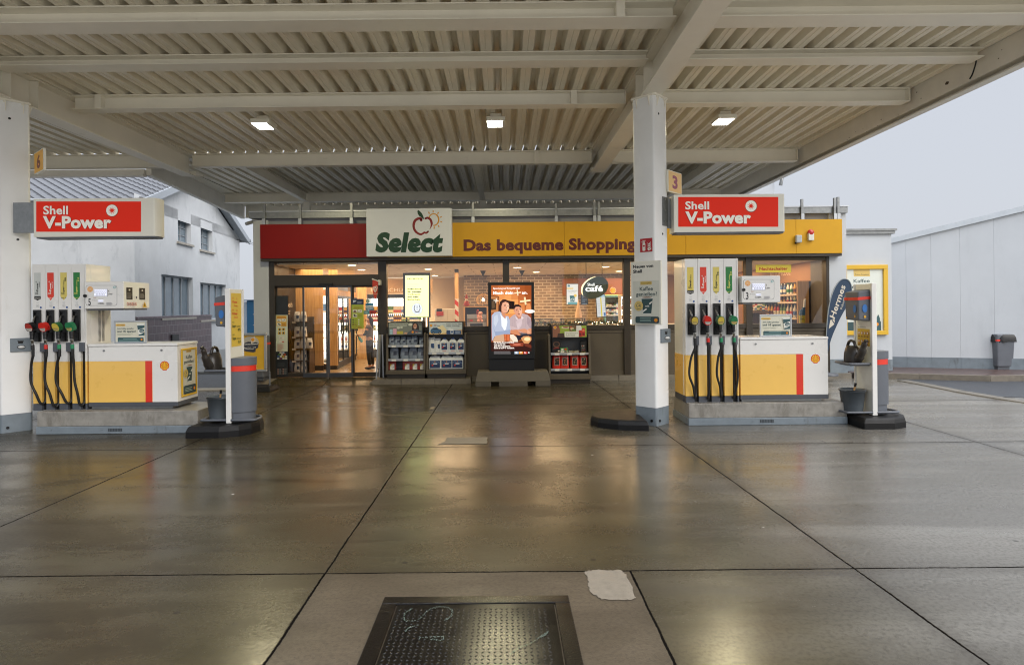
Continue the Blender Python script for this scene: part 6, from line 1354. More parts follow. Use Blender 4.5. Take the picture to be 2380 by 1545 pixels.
    # shelf for the can, ring for the bucket
    q = MB(); q.tube(smooth_path([(X-.02, Y0+.03, .86), (X-.30, Y0+.02, .86), (X-.34, Y0+.08, .86), (X-.34, Y1-.10, .86), (X-.30, Y1-.05, .86), (X-.02, Y1-.06, .86)]), .016, 8, M['mgrey']); q.box(X-.30, X-.03, Y0+.06, Y1-.09, .828, .846, M['mgrey']); q.build('can_shelf', t)
    q = MB(); q.tube(smooth_path([(X-.03, Y0+.0, .19), (X-.34, Y0+.0, .19), (X-.38, Y0+.06, .19), (X-.38, Y1-.06, .19), (X-.03, Y1-.02, .19)]), .017, 8, M['mgrey']); q.tube(smooth_path([(X+.03, Y0+.0, .19), (X+.30, Y0+.0, .19), (X+.36, Y0+.10, .19), (X+.30, Y1-.10, .19), (X+.03, Y1-.02, .19)]), .017, 8, M['mgrey']); q.build('foot_ring', t)
    # bin on the right face: D-shaped
    q = MB(); bc = (X+.036, Y0+.20); n = 18
    def dsh(r, k=1.0): return [(bc[0]+(.02 if False else 0)+max(0, r*1.32*math.cos(-PI/2+PI*i/n)), bc[1]+r*math.sin(-PI/2+PI*i/n)) for i in range(n+1)]
    def ext(r, z0, z1, m): q.prism([(x, y, z0) for x, y in dsh(r)], (0, 0, z1-z0), m, True)
    ext(.195, .29, .845, M['mgrey']); ext(.18, .16, .288, M['mgrey']); ext(.198, .925, 1.03, M['mgrey']); wb = q.build('waste_bin', t, bevel=.008)
    q = MB(); ext(.192, .847, .923, M['red']); q.build('red_band', wb)
    MB.OFF = Vector((0, 0, 0)); return t
def watering_can(off, flip, label):
    MB.OFF = Vector(off); X, Y, Z = 4.975, 8.56, .847; s_ = -1 if flip else 1
    t = thing('watering_can', (X, Y, Z), label, 'watering can', 'watering cans on the service posts'); m = mat('can_plastic', '#35302b', rough=.33, var=.1)
    q = MB(); prof = [(-.17, 0), (.12, 0), (.125, .06), (.10, .20), (.05, .265), (-.06, .29), (-.15, .27), (-.175, .18)]
    # body is an oval loft
    rings = []
    for z, a, b, c in ((0, .14, .10, -.02), (.06, .145, .105, -.02), (.15, .13, .10, -.025), (.22, .105, .08, -.03), (.255, .07, .055, -.04)):
        rings.append([(X+b*math.sin(2*PI*j/16), Y+s_*(-1)*(c+a*math.cos(2*PI*j/16)), Z+z) for j in range(16)])
    vs = [p for r in rings for p in r]; q.add(vs, [(i*16+j, i*16+(j+1) % 16, (i+1)*16+(j+1) % 16, (i+1)*16+j) for i in range(4) for j in range(16)], m, True); q.add(rings[4], [tuple(range(16))], m); bd = q.build('body', t)
    d = -s_
    q = MB(); q.tube(smooth_path([(X, Y+d*.09, Z+.06), (X, Y+d*.18, Z+.15), (X, Y+d*.25, Z+.28), (X, Y+d*.29, Z+.34), (X, Y+d*.325, Z+.335)]), [.06]*5+[.05]*5+[.035]*5+[.022]*5+[.018]*5, 10, m); q.build('spout', t)
    q = MB(); q.tube(smooth_path([(X, Y+d*.05, Z+.24), (X, Y+d*.0, Z+.315), (X, Y-d*.10, Z+.31), (X, Y-d*.155, Z+.22), (X, Y-d*.15, Z+.10)]), .02, 8, m); q.build('handle', t); MB.OFF = Vector((0, 0, 0))
def bucket(off, label):
    MB.OFF = Vector(off); X, Y, Z = 4.935, 8.53, .175
    t = thing('bucket', (X, Y, Z), label, 'bucket', 'buckets on the service posts'); q = MB(); m = mat('bucket_plastic', '#565d62', rough=.4, var=.1)
    q.lathe([(.13, 0), (.162, .29), (.172, .292), (.172, .318), (.160, .318), (.155, .27), (.12, .02)], (X, Y, Z), 24, m); q.build('pail', t)
    q = MB(); q.tube(smooth_path([(X-.168, Y, Z+.30), (X-.10, Y-.155, Z+.315), (X+.06, Y-.17, Z+.312), (X+.168, Y, Z+.30)]), .006, 6, M['black']); q.build('handle', t); MB.OFF = Vector((0, 0, 0))
    MB.OFF = Vector(off); q = MB(); q.tube([(X-.02, Y+.02, Z+.05), (X+.03, Y-.03, Z+.40)], .013, 8, M['wood']); q.tube([(X+.024, Y-.024, Z+.355), (X+.031, Y-.031, Z+.405)], .016, 8, M['black']); o = q.build('squeegee')
    tag(o, 'squeegee handle standing in the '+label.split(',')[0], 'squeegee', 'squeegees in the buckets'); MB.OFF = Vector((0, 0, 0))
OFR, OFL = (-.016, 0, 0), (-8.90, -.15, .005)
service_post(OFR, False, 'white service post with towel dispenser in front of the annex poster'); service_post(OFL, True, 'white service post with yellow price sticker beside the yellow stand')
watering_can(OFR, False, 'dark watering can with spout pointing to the camera side on the right service post'); watering_can((OFL[0]-.12, OFL[1]-.05, OFL[2]), False, 'dark watering can with spout pointing left on the left service post')
bucket(OFR, 'grey bucket at the foot of the right post'); bucket(OFL, 'grey bucket at the foot of the left post')
# ------------------------------------------------------------------ signs on the columns
R2 = math.sqrt(.5)
def backlit(name, h, e):
    m = mat(name, h, rough=.4, var=0, spec=.2); p = m.node_tree.nodes['Principled BSDF']; p.inputs['Emission Color'].default_value = lin(h); p.inputs['Emission Strength'].default_value = e; return m
def vpower(reg, Y, px, label, right_round):
    """px: dict of pixel rows/columns of the box and of the red field in that region"""
    X0, X1 = WX(reg, px['x0'], px['yc'], Y), WX(reg, px['x1'], px['yc'], Y); Z0, Z1 = WZ(reg, px['xc'], px['y1'], Y), WZ(reg, px['xc'], px['y0'], Y)
    t = thing('fuel_sign', ((X0+X1)/2, Y+.12, Z0), label, 'sign', 'red fuel signs on the columns'); q = MB(); d = .24
    pts = [(X0, 0), (X1-.05, 0)]+[(X1-.05+.05*math.sin(a), d/2-(d/2)*math.cos(a)) for a in [PI*k/8 for k in range(1, 8)]]+[(X1-.05, d), (X0, d)]
    q.prism([(x, Y+y, Z0) for x, y in pts], (0, 0, Z1-Z0), M['white2']); bx = q.build('box', t, bevel=.006)
    q = MB(); q.prism([(x-.012 if x > X0+.1 else x+.03, Y+.012+y*.9, Z0-.02) for x, y in pts], (0, 0, .019), M['mgrey']); q.build('underside', t)
    q = MB(); pl = Plane(reg, (0, Y-.0015, 0)); rd = backlit('lit_red_panel', '#e22a10', .10); wt = backlit('lit_letter_white', '#ece8dd', .10); sd_ = mat('letter_side', '#6a1a10', rough=.4, var=0)
    q.rect(pl, px['rx0'], px['ry0'], px['rx1'], px['ry1'], rd); q.build('red_panel', bx)
    q = MB(); q.text(pl, 'Shell', px['sx0'], px['sy'], px['sx1'], px['sh'], wt, bold=.025, depth=.006, msides=sd_); q.text(pl, 'V-Power', px['vx0'], px['vy'], px['vx1'], px['vh'], wt, bold=.045, depth=.010, msides=sd_); q.build('lettering', bx)
    q = MB(); cx, cy, r = px['c']; q.lay = 4; q.ell(pl, cx+1, cy+1, r*1.08, r*1.08, ink('#8a2a18')); q.ell(pl, cx, cy, r, r, wt)
    star = []
    for k in range(20):
        a = 2*PI*k/20+.2; rr = r*.70 if k % 2 == 0 else r*.26; a2 = a+(.22 if k % 2 == 0 else 0); star.append((cx+rr*math.cos(a2), cy+rr*math.sin(a2)))
    q.poly(pl, star, rd); q.build('star_badge', bx)
    return t, X0, Z0, Z1
VL = dict(x0=197, x1=922, y0=64, y1=288, xc=500, yc=170, rx0=213, ry0=82, rx1=829, ry1=260, sx0=257, sx1=402, sy=157, sh=48, vx0=256, vx1=658, vy=237, vh=66, c=(659, 135, 34))
VR = dict(x0=318, x1=998, y0=41, y1=267, xc=650, yc=150, rx0=344, ry0=57, rx1=948, ry1=237, sx0=386, sx1=530, sy=131, sh=46, vx0=386, vx1=782, vy=214, vh=66, c=(783, 112, 34))
for reg, Y, px, lab, cx in (('r4', 8.30, VL, 'red fuel sign with white lettering on the left column above pump number 5', MX[1]), ('r7', 8.60, VR, 'red fuel sign with white lettering on the bright column above pump number 3', MX[0])):
    t, X0, Z0, Z1 = vpower(reg, Y, px, lab, True)
    q = MB(); q.box(cx+.16, X0+.02, Y+.16, Y+.19, Z0+.08, Z1-.02, M['galv']); n = Vector((R2, -R2, 0)); b = Vector((cx, COLY-(0.06 if cx < 0 else 0), 0))+n*.180; u = Vector((R2, R2, 0))
    P = [b+u*.02, b+u*.165, b+u*.165+n*.01, b+u*.02+n*.01]; q.hexa([p+Vector((0, 0, Z0+.10)) for p in P]+[p+Vector((0, 0, Z1-.02)) for p in P], M['galv'])
    for k in range(3): z = Z0+.16+k*(Z1-Z0-.22)/2; c = b+u*.08+n*.011; q.tube([c+Vector((0, 0, z)), c+n*.012+Vector((0, 0, z))], .014, 8, M['chrome'])
    q.build('bracket', t)
# number plates
def number_plate(a, b, z0, z1, num, label, fr=True):
    a, b = Vector(a), Vector(b); u = (b-a).normalized(); n = Vector((u.y, -u.x, 0)); n = n if n.y < 0 else -n; wd = (b-a).length
    t = thing('number_plate', ((a+b)/2).to_tuple()[:2]+(z0,), label, 'sign', 'pump number plates'); q = MB()
    P = [a, b, b-n*.03, a-n*.03]; q.hexa([Vector((p.x, p.y, z0)) for p in P]+[Vector((p.x, p.y, z1)) for p in P], M['white2']); q.build('plate', t, bevel=.004)
    q = MB(); m_ = Metric(Vector((a.x, a.y, z0))+n*.0012, u if n.dot(u.cross(Vector((0, 0, 1)))) > 0 else u, (0, 0, 1))
    q.rect(m_, .012, .012, wd-.012, z1-z0-.012, ink('#eec583') if num == '3' else ink('#f0b23c')); q.text(m_, num, wd*.30, (z1-z0)*.22, wd*.68, (z1-z0)*.56, ink('#a0506a') if num == '3' else ink('#7a2a1c'), bold=.04); q.build('number_print', t)
number_plate((2.375, 8.66, 0), (2.66, 8.96, 0), WZ('d', 1552, 445, 8.66), WZ('d', 1552, 394, 8.66), '3', 'orange plate with number 3 on the bright column')
number_plate((-6.70, 8.62, 0), (-6.34, 8.32, 0), WZ('d', 84, 406, 8.6), WZ('d', 84, 356, 8.6), '6', 'orange plate with number 6 on the left column')
number_plate((-7.72, 8.95, 0), (-7.27, 8.76, 0), WZ('d', 0, 453, 8.7), WZ('d', 0, 402, 8.7), '4', 'orange plate cut by the left picture edge beside the left column')
# news poster on the left face of the bright column
nl = Vector((-R2, -R2, 0)); ul = Vector((R2, -R2, 0))
CX, CY_ = MX[0], COLY
def colframe(d): return Vector((CX, CY_, 0))+nl*(.1795+d)
f0 = colframe(.06)
def fhit(x, y, d=.06): p = hit('r6', x, y, colframe(d), nl); return p
t = thing('news_poster', (f0.x, f0.y, 1.5), 'white notice board with coffee poster on the bright column', 'poster')
a, b = fhit(1486, 760), fhit(1726, 760); z1, z0 = (fhit(1600, 503).z), (fhit(1600, 1006).z); ua, ub = (a-f0).dot(ul), (b-f0).dot(ul)
q = MB(); P = [f0+ul*ua, f0+ul*ub, f0+ul*ub-nl*.035, f0+ul*ua-nl*.035]; q.hexa([Vector((p.x, p.y, z0)) for p in P]+[Vector((p.x, p.y, z1)) for p in P], M['white2'])
P = [f0+ul*-.1-nl*.036, f0+ul*.1-nl*.036, f0+ul*.1-nl*.058, f0+ul*-.1-nl*.058]; q.hexa([Vector((p.x, p.y, z0+.05)) for p in P]+[Vector((p.x, p.y, z1-.05)) for p in P], M['galv']); q.build('board', t, bevel=.008, seg=3)
b2 = Box2(f0+ul*ua+nl*.0006+Vector((0, 0, z0)), ul, (0, 0, 1), ub-ua, z1-z0, 1486, 503, 1726, 1006)
q = MB(); dk = ink('#1f2226'); g_ = ink('#2f4a4c'); q.text(b2, 'Neues von', 1506, 553, 1668, 23, dk, bold=.04); q.text(b2, 'Shell', 1507, 592, 1578, 24, dk, bold=.04)
q.rect(b2, 1507, 658, 1712, 996, ink('#d6d6c8')); q.rect(b2, 1565, 664, 1655, 690, ink('#d0b25a')); q.text(b2, 'Treue-Angebot', 1572, 681, 1648, 8, g_, bold=0); q.text(b2, 'Kaffee', 1560, 736, 1664, 30, g_, bold=.012); q.text(b2, 'genießen?', 1530, 778, 1696, 30, g_, bold=.012)
coffee_cup(q, b2, 1618, 857, 134); q.ell(b2, 1552, 857, 35, 40, ink('#d8bd6e')); q.text(b2, 'Jetzt', 1536, 842, 1562, 12, g_, bold=0); q.text(b2, '1,-€', 1532, 865, 1572, 20, g_, bold=.01); q.text(b2, 'sparen', 1536, 884, 1570, 11, g_, bold=0)
q.rrect(b2, 1526, 942, 1712, 994, 12, g_); q.lines(b2, 1562, 952, 1660, 3, 12, 5, ink('#86a09a')); pecten(q, b2, 1688, 970, 15); q.build('poster_print', t)
# fire extinguisher sign
f1 = colframe(.003); h1 = lambda x, y: hit('r6', x, y, f1, nl)
ua, ub = (h1(1559, 375)-f1).dot(ul), (h1(1656, 375)-f1).dot(ul); z1, z0 = h1(1607, 322).z, h1(1607, 430).z
t = thing('fire_sign', (f1.x, f1.y, z0), 'red fire extinguisher sign on the bright column above the coffee poster', 'sign')
q = MB(); P = [f1+ul*ua, f1+ul*ub, f1+ul*ub-nl*.0025, f1+ul*ua-nl*.0025]; q.hexa([Vector((p.x, p.y, z0)) for p in P]+[Vector((p.x, p.y, z1)) for p in P], ink('#b5202a')); q.build('plate', t)
b2 = Box2(f1+ul*ua+nl*.0006+Vector((0, 0, z0)), ul, (0, 0, 1), ub-ua, z1-z0, 0, 0, 100, 110); q = MB(); w_ = ink('#e9e4da')
q.rrect(b2, 20, 38, 44, 100, 6, w_); q.poly(b2, [(26, 40), (28, 24), (38, 24), (40, 40)], w_); q.stroke(b2, [(20, 34), (16, 26), (26, 18), (44, 18)], 5, w_); q.rect(b2, 24, 54, 40, 66, ink('#b5202a'))
for k in range(4): q.poly(b2, [(60, 36+k*17), (72, 46+k*16), (90, 28+k*17), (84, 48+k*16), (70, 56+k*15)], w_, 1 if k == 0 else 0)
q.poly(b2, [(58, 80), (72, 100), (92, 92), (92, 74), (80, 90)], w_); q.build('pictogram', t)
# towel boxes on the columns
def towel_box(cx, cy, side, reg, x0, y0, x1, y1, label):
    n = Vector((R2*side, -R2, 0)); u = Vector((R2, R2*side, 0)); p0 = Vector((cx, cy, 0))+n*.2; g_ = lambda x, y: hit(reg, x, y, p0, n)
    ua, ub = (g_(x0, (y0+y1)/2)-p0).dot(u), (g_(x1, (y0+y1)/2)-p0).dot(u); z1, z0 = g_((x0+x1)/2, y0).z, g_((x0+x1)/2, y1).z
    t = thing('glove_dispenser', (p0.x, p0.y, z0), label, 'dispenser', 'glove boxes on the columns'); q = MB(); P = [p0+u*ua, p0+u*ub, p0+u*ub-n*.027, p0+u*ua-n*.027]; q.hexa([Vector((p.x, p.y, z0)) for p in P]+[Vector((p.x, p.y, z1)) for p in P], M['plinth']); q.build('case', t, bevel=.004)
    b2 = Box2(p0+u*ua+n*.0008+Vector((0, 0, z0)), u, (0, 0, 1), ub-ua, z1-z0, 0, 0, 120, 80); q = MB(); bk = M['black']
    q.rrect(b2, 44, 20, 74, 32, 4, bk)
    for k in range(4): q.rect(b2, 52-k*0, 14+k*4.6, 78-k*2, 17.4+k*4.6, bk, 0)
    q.poly(b2, [(46, 22), (40, 14), (45, 12), (54, 20)], bk, 0); q.ell(b2, 62, 52, 24, 10, M['black']); q.build('hand_mark', t)
    q = MB(); c = p0+u*(ua+(ub-ua)*.52)+n*.004+Vector((0, 0, z0+(z1-z0)*.34)); q.sphere(c, .045, ink('#e3e2de'), 12, 7, (1, .8, .42)); q.build('glove_tuft', t)
towel_box(MX[1], COLY-.06, 1, 'r4', 60, 884, 183, 964, 'grey glove box with hand symbol on the left column'); towel_box(MX[0], COLY, 1, 'r7', 244, 852, 299, 935, 'grey glove box with hand symbol on the bright column')
# partly visible things at the left picture edge
p = W('r4', 12, 370, 8.95); t = thing('fire_sign', (p.x-.1, 9.0, p.z), 'red fire sign cut by the left picture edge', 'sign'); nn = Vector((-R2, -R2, 0)); c0 = Vector((MX[1], COLY-.06, 0))+nn*.1825
q = MB(); u = Vector((R2, -R2, 0)); P = [c0+u*-.02, c0+u*.15, c0+u*.15-nn*.003, c0+u*-.02-nn*.003]; za, zb_ = WZ('r4', 6, 412, 8.6), WZ('r4', 6, 330, 8.6); q.hexa([Vector((k.x, k.y, za)) for k in P]+[Vector((k.x, k.y, zb_)) for k in P], ink('#b5202a')); q.build('plate', t)
q = MB(); mt_ = Metric(Vector((c0.x, c0.y, za))+nn*.0008-u*.02, u, (0, 0, 1)); q.rrect(mt_, .03, .02, .07, .13, .012, ink('#e9e4da')); q.poly(mt_, [(.09, .03), (.13, .03), (.15, .09), (.12, .07), (.11, .12)], ink('#e9e4da'), 0); q.build('pictogram', t)
c0 = Vector((MX[1], COLY-.06, 0))+nn*.235; t = thing('notice_board', (c0.x, c0.y, 1.5), 'white notice board edge on the hidden face of the left column', 'notice board')
q = MB(); za, zb_ = WZ('r4', 8, 838, 8.6), WZ('r4', 8, 464, 8.6); P = [c0+u*-.22, c0+u*.19, c0+u*.19-nn*.035, c0+u*-.22-nn*.035]; q.hexa([Vector((k.x, k.y, za)) for k in P]+[Vector((k.x, k.y, zb_)) for k in P], M['white2']); P = [c0+u*-.1-nn*.036, c0+u*.1-nn*.036, c0+u*.1-nn*.06, c0+u*-.1-nn*.06]; q.hexa([Vector((k.x, k.y, za+.1)) for k in P]+[Vector((k.x, k.y, zb_-.1)) for k in P], M['galv']); q.build('board', t, bevel=.006)
q = MB(); mt_ = Metric(Vector((c0.x, c0.y, za))+nn*.0008-u*.22, u, (0, 0, 1)); q.rect(mt_, .03, .03, .38, (zb_-za)*.66, ink('#d6d6c8')); q.ell(mt_, .2, .3, .08, .1, g_ if isinstance(g_, bpy.types.Material) else ink('#2f4a4c')); q.build('poster_print', t)
# ------------------------------------------------------------------ shop sign with apple and sun
SY = FY-.42
t = thing('shop_sign', W('u1', 1180, 1290, SY), 'white box sign with green lettering, apple and sun on the shop fascia', 'sign')
q = MB(); q.box(WX('u1', 112, 700, SY), WX('u1', 2240, 700, SY), SY, FY-.215, WZ('u1', 1180, 1282, SY), WZ('u1', 1180, 92, SY), mat('shop_sign_white', '#cfd2d6', rough=.4, var=.03)); bx = q.build('box', t, bevel=.008)
pl = Plane('u1', (0, SY-.0015, 0)); gr, rd, ye = ink('#0a3a1f'), ink('#7e1412'), ink('#c48a14')
q = MB(); q.text(pl, 'Select', 330, 1150, 1990, 432, gr, bold=.062, slant=.17); q.build('lettering', bx)
q = MB()
q.stroke(pl, arc(1790, 375, 125, 145, 198, 455, 26), [16]+[28]*10+[36]*10+[30]*5+[24], ye, up=1, cap=False)
for x, y, a in ((1673, 205, 70), (1777, 172, 88), (1900, 210, -55), (1967, 310, -30), (1975, 428, 25), (1913, 538, 60), (1802, 578, 95)): q.ell(pl, x, y, 32, 15, ye, a, n=14, up=0)
sp = lambda pts, k=6: [(p.x, p.y) for p in smooth_path([(x, y, 0) for x, y in pts], k)]
ap = sp([(1478, 385), (1465, 350), (1400, 350), (1320, 410), (1290, 520), (1310, 620), (1375, 700), (1460, 738), (1520, 720), (1555, 695), (1605, 705), (1650, 670)])
q.stroke(pl, ap, [66]*14+[64]*10+[58]*12+[52]*10+[46]*12+[44]*(len(ap)-58), rd); ap2 = sp([(1585, 348), (1640, 330), (1710, 375), (1740, 470), (1725, 545), (1692, 612)]); n2 = len(ap2)
q.stroke(pl, ap2, [48+10*math.sin(PI*i/n2) if i < n2*.55 else 58*(1-(i/n2-.55)/.47) for i in range(n2)], rd); q.poly(pl, [(1398, 128), (1384, 175), (1395, 230), (1430, 285), (1490, 322), (1535, 368), (1548, 350), (1530, 285), (1490, 210), (1440, 160)], gr); q.build('apple_and_sun', bx)
# wall devices on the yellow band
t = thing('wall_sensor', W('r7', 1066, 330, FY-.25), 'grey box detector on the yellow fascia', 'detector'); q = MB(); f = lambda x, y, Y=FY-.25: W('r7', x, y, Y)
q.box(f(1050, 300).x, f(1085, 300).x, FY-.31, FY-.225, f(1066, 334).z, f(1066, 288).z, ink('#a9adb0')); q.build('case', t, bevel=.02, seg=3); q = MB(); q.sphere(f(1055, 333), .03, M['black'], 10, 6); q.build('lens', t)
t = thing('alarm_light', W('r7', 1143, 320, FY-.25), 'white alarm box with red lamp cap on the yellow fascia', 'alarm'); q = MB(); q.box(f(1127, 300).x, f(1160, 300).x, FY-.29, FY-.224, f(1143, 320).z, f(1143, 275).z, ink('#d4d2c8')); q.build('case', t, bevel=.012, seg=3)
q = MB(); c = f(1143, 273); q.sphere((c.x, FY-.262, c.z), .075, ink('#b3241c', rough=.2), 14, 8, (1, .5, 1)); q.build('lamp_cap', t)
# ------------------------------------------------------------------ lit tip screen behind the first window
TY = FY+.16
t = thing('tip_screen', W('t4', 450, 690, TY), 'white lit tip screen about tyre pressure behind the first window', 'screen')
q = MB(); q.box(WX('t4', 288, 400, TY), WX('t4', 610, 400, TY), TY, TY+.08, WZ('t4', 450, 692, TY), WZ('t4', 450, 160, TY), M['black']); cs = q.build('case', t, bevel=.006)
q = MB(); q.box(WX('t4', 320, 720, TY)-.0, WX('t4', 334, 720, TY), TY+.03, TY+.07, ctop-.4, WZ('t4', 450, 692, TY)-.001, M['black']); q.box(WX('t4', 608, 720, TY)-.06, WX('t4', 608, 720, TY)-.02, TY+.03, TY+.07, ctop-.4, WZ('t4', 450, 692, TY)-.001, M['black']); q.build('stand', t)
q = MB(); pl = Plane('t4', (0, TY-.0015, 0)); scr = mat('tip_screen_light', (1.0, .98, .34), emit=1.7); dk = ink('#1c2210'); mid = ink('#c8cba0', 1.3)
q.rect(pl, 314, 192, 592, 684, scr); q.text(pl, 'SHELL SERVICE-TIPP', 336, 238, 528, 14, ink('#3c452a'), bold=.05); q.rect(pl, 336, 247, 552, 249, mid, 0)
q.text(pl, 'Überprüfen', 338, 303, 472, 16, mid, bold=.0); q.text(pl, 'Sie Ihren', 338, 334, 438, 16, mid, bold=0)
for s_, y, x1 in (('Reifendruck', 362, 512), ('für weniger', 392, 510), ('Verbrauch', 424, 492), ('und mehr', 454, 478), ('Sicherheit.', 485, 494)): q.text(pl, s_, 340, y, x1, 16, dk, bold=.06, up=0)
q.ell(pl, 455, 591, 69, 70, ink('#4a5060')); q.ell(pl, 455, 591, 66, 67, ink('#dfe4f4', 1.2)); ic = ink('#474c60')
q.stroke(pl, arc(455, 585, 36, 40, -60, 240, 22)[2:-2] if False else [(430, 548), (420, 580), (424, 605), (440, 624), (455, 627), (470, 624), (486, 605), (491, 580), (481, 548)], 8, ic); q.stroke(pl, [(455, 555), (455, 582)], 7, ic, up=0); q.ell(pl, 455, 599, 5, 5, ic, up=0)
for x in (430, 443, 455, 468, 481): q.rect(pl, x-3, 624, x+3, 635, ic, 0)
q.build('screen_picture', cs)
# ------------------------------------------------------------------ dark totem with advertising screen
OY = 13.02
t = thing('advertising_totem', W('t1', 520, 1540, OY), 'black advertising totem with a lit picture of a couple on a sofa', 'advertising screen')
q = MB(); X0, X1 = WX('t1', 122, 800, OY), WX('t1', 925, 800, OY); zt_ = WZ('t1', 520, 100, OY); zb_ = WZ('r6', 535, 1372, OY)
q.box(X0, X1, OY, OY+.16, WZ('t1', 520, 1443, OY)+.004, zt_, M['black']); q.box(X0+.01, X1-.01, OY+.01, OY+.15, zb_, WZ('t1', 520, 1443, OY), M['black']); cs = q.build('case', t, bevel=.006)
q = MB(); pl = Plane('t1', (0, OY-.0012, 0), eps=.00025); E = lambda h, e=1.0: ink(h, e)
# the picture is drawn upright: straighten the measured outline
sx = lambda x, y: (x-(y-760)*.012, y)
class Up:
    def __init__(s, p): s.p = p
    def at(s, x, y, lay=0): x2 = x+(y-760)*0.0; return s.p.at(x2-(0), y, lay)
    def normal(s): return s.p.normal()
    def up(s): return s.p.up()
    def len_y(s, h): return s.p.len_y(h)
L0x, L1x = 172, 872
for k in range(14):      # the room: warm wall, brighter towards the lamp
    y0, y1 = 155+k*82, 155+(k+1)*82
    for j in range(6):
        x0, x1 = L0x+(L1x-L0x)*j/6, L0x+(L1x-L0x)*(j+1)/6; cx_, cy_ = (x0+x1)/2, (y0+y1)/2
        g1 = math.exp(-(((cx_-430)/260)**2+((cy_-430)/260)**2)); g2 = math.exp(-(((cx_-560)/200)**2+((cy_-600)/160)**2)); v = min(1, .30+.62*g1+.5*g2); lo = max(0, (cy_-1050)/250)
        c = (max(.02, (.62*v+.02)*(1-.85*min(1, lo))), max(.008, (.26*v*v+.02)*(1-.9*min(1, lo))), max(.006, .085*v*v*(1-.9*min(1, lo))))
        q.rect(pl, x0, y0, x1, min(y1, 1300), mat('picture_room', c, emit=1.1), 1 if k == j == 0 else 0)
P = q.poly
P(pl, [(172, 330), (310, 350), (310, 640), (172, 645)], E('#7a3f22')); P(pl, [(172, 345), (296, 362), (296, 630), (172, 635)], E('#b8794a')); P(pl, [(172, 390), (262, 400), (258, 580), (172, 585)], E('#3f3024')); P(pl, [(185, 440), (225, 420), (240, 540), (190, 560)], E('#5f4a36'))
P(pl, [(465, 420), (580, 440), (575, 570), (500, 570)], E('#1d1210')); P(pl, [(515, 430), (530, 432), (530, 568), (515, 568)], E('#4a2c22'), 0)
P(pl, [(790, 470), (850, 468), (872, 580), (770, 590)], E('#d98a52')); q.ell(pl, 845, 608, 88, 32, E('#f6e6da', 1.2)); P(pl, [(700, 640), (872, 640), (872, 720), (800, 660)], E('#8f4526'))
def plus(cx, cy, w_, h_, rot, c, e=1.1):
    a = math.radians(rot); r = lambda x, y: (cx+x*math.cos(a)-y*math.sin(a), cy+x*math.sin(a)+y*math.cos(a))
    t_ = w_*.17; P(pl, [r(-w_, -t_), r(w_, -t_), r(w_, t_), r(-w_, t_)], E(c, e)); P(pl, [r(-t_, -h_), r(t_, -h_), r(t_, h_), r(-t_, h_)], E(c, e), 0)
plus(768, 436, 94, 70, -8, '#7a3a1c', .8); plus(765, 428, 92, 68, -8, '#f3d3a6'); plus(258, 420, 44, 40, 6, '#f0e2d2'); plus(632, 286, 58, 50, -8, '#f3d6b4')
q.text(pl, 'Spannung auf Knopfdruck?', 205, 223, 674, 30, E('#fbeee6', 1.3), bold=.015, y1=220); q.text(pl, 'Mach dein', 206, 312, 557, 50, E('#fff6ee', 1.4), bold=.025, y1=308); q.text(pl, 'an.', 706, 306, 806, 48, E('#fff6ee', 1.4), bold=.025, y1=305)
# woman
P(pl, [(372, 402), (325, 445), (303, 530), (302, 600), (335, 632), (400, 640), (440, 645), (470, 630), (488, 590), (502, 520), (495, 460), (460, 415), (415, 400)], E('#3a211c'))
P(pl, [(182, 680), (230, 625), (320, 608), (420, 690), (470, 690), (500, 760), (515, 930), (500, 1010), (420, 1010), (380, 1000), (230, 1050), (185, 1130), (180, 900)], E('#aeb6cc')); P(pl, [(330, 650), (345, 720), (352, 860), (400, 940), (430, 925), (455, 800), (440, 700), (420, 740), (370, 700)], E('#dfe2ea', 1.1)); P(pl, [(200, 850), (240, 960), (380, 950), (500, 925), (505, 1000), (420, 1012), (250, 1040)], E('#93a0bd'), 0); P(pl, [(222, 700), (280, 660), (300, 760), (250, 880), (215, 820)], E('#c2c9d9'), 0)
P(pl, [(352, 580), (350, 640), (372, 690), (415, 740), (425, 700), (412, 640)], E('#c98a6c')); P(pl, [(372, 460), (352, 520), (352, 590), (385, 625), (430, 640), (455, 620), (478, 570), (487, 510), (470, 460), (420, 440)], E('#dca083', 1.05)); P(pl, [(440, 470), (480, 490), (480, 560), (455, 615), (440, 560)], E('#eab99c', 1.1), 1)
P(pl, [(372, 445), (350, 520), (345, 600), (332, 560), (345, 470)], E('#4a2a22')); P(pl, [(400, 495), (430, 490), (432, 496), (402, 502)], E('#4d2c24')); P(pl, [(455, 505), (480, 508), (480, 514), (456, 512)], E('#4d2c24'), 0); q.ell(pl, 412, 512, 13, 5, E('#2a1814'), 5); q.ell(pl, 465, 522, 10, 5, E('#2a1814'), 8, up=0); P(pl, [(436, 515), (446, 552), (430, 556)], E('#c17f63')); q.ell(pl, 428, 582, 24, 6, E('#9c4a40'), 6); q.ell(pl, 428, 581, 16, 2.5, E('#ecd9cf'), 6)
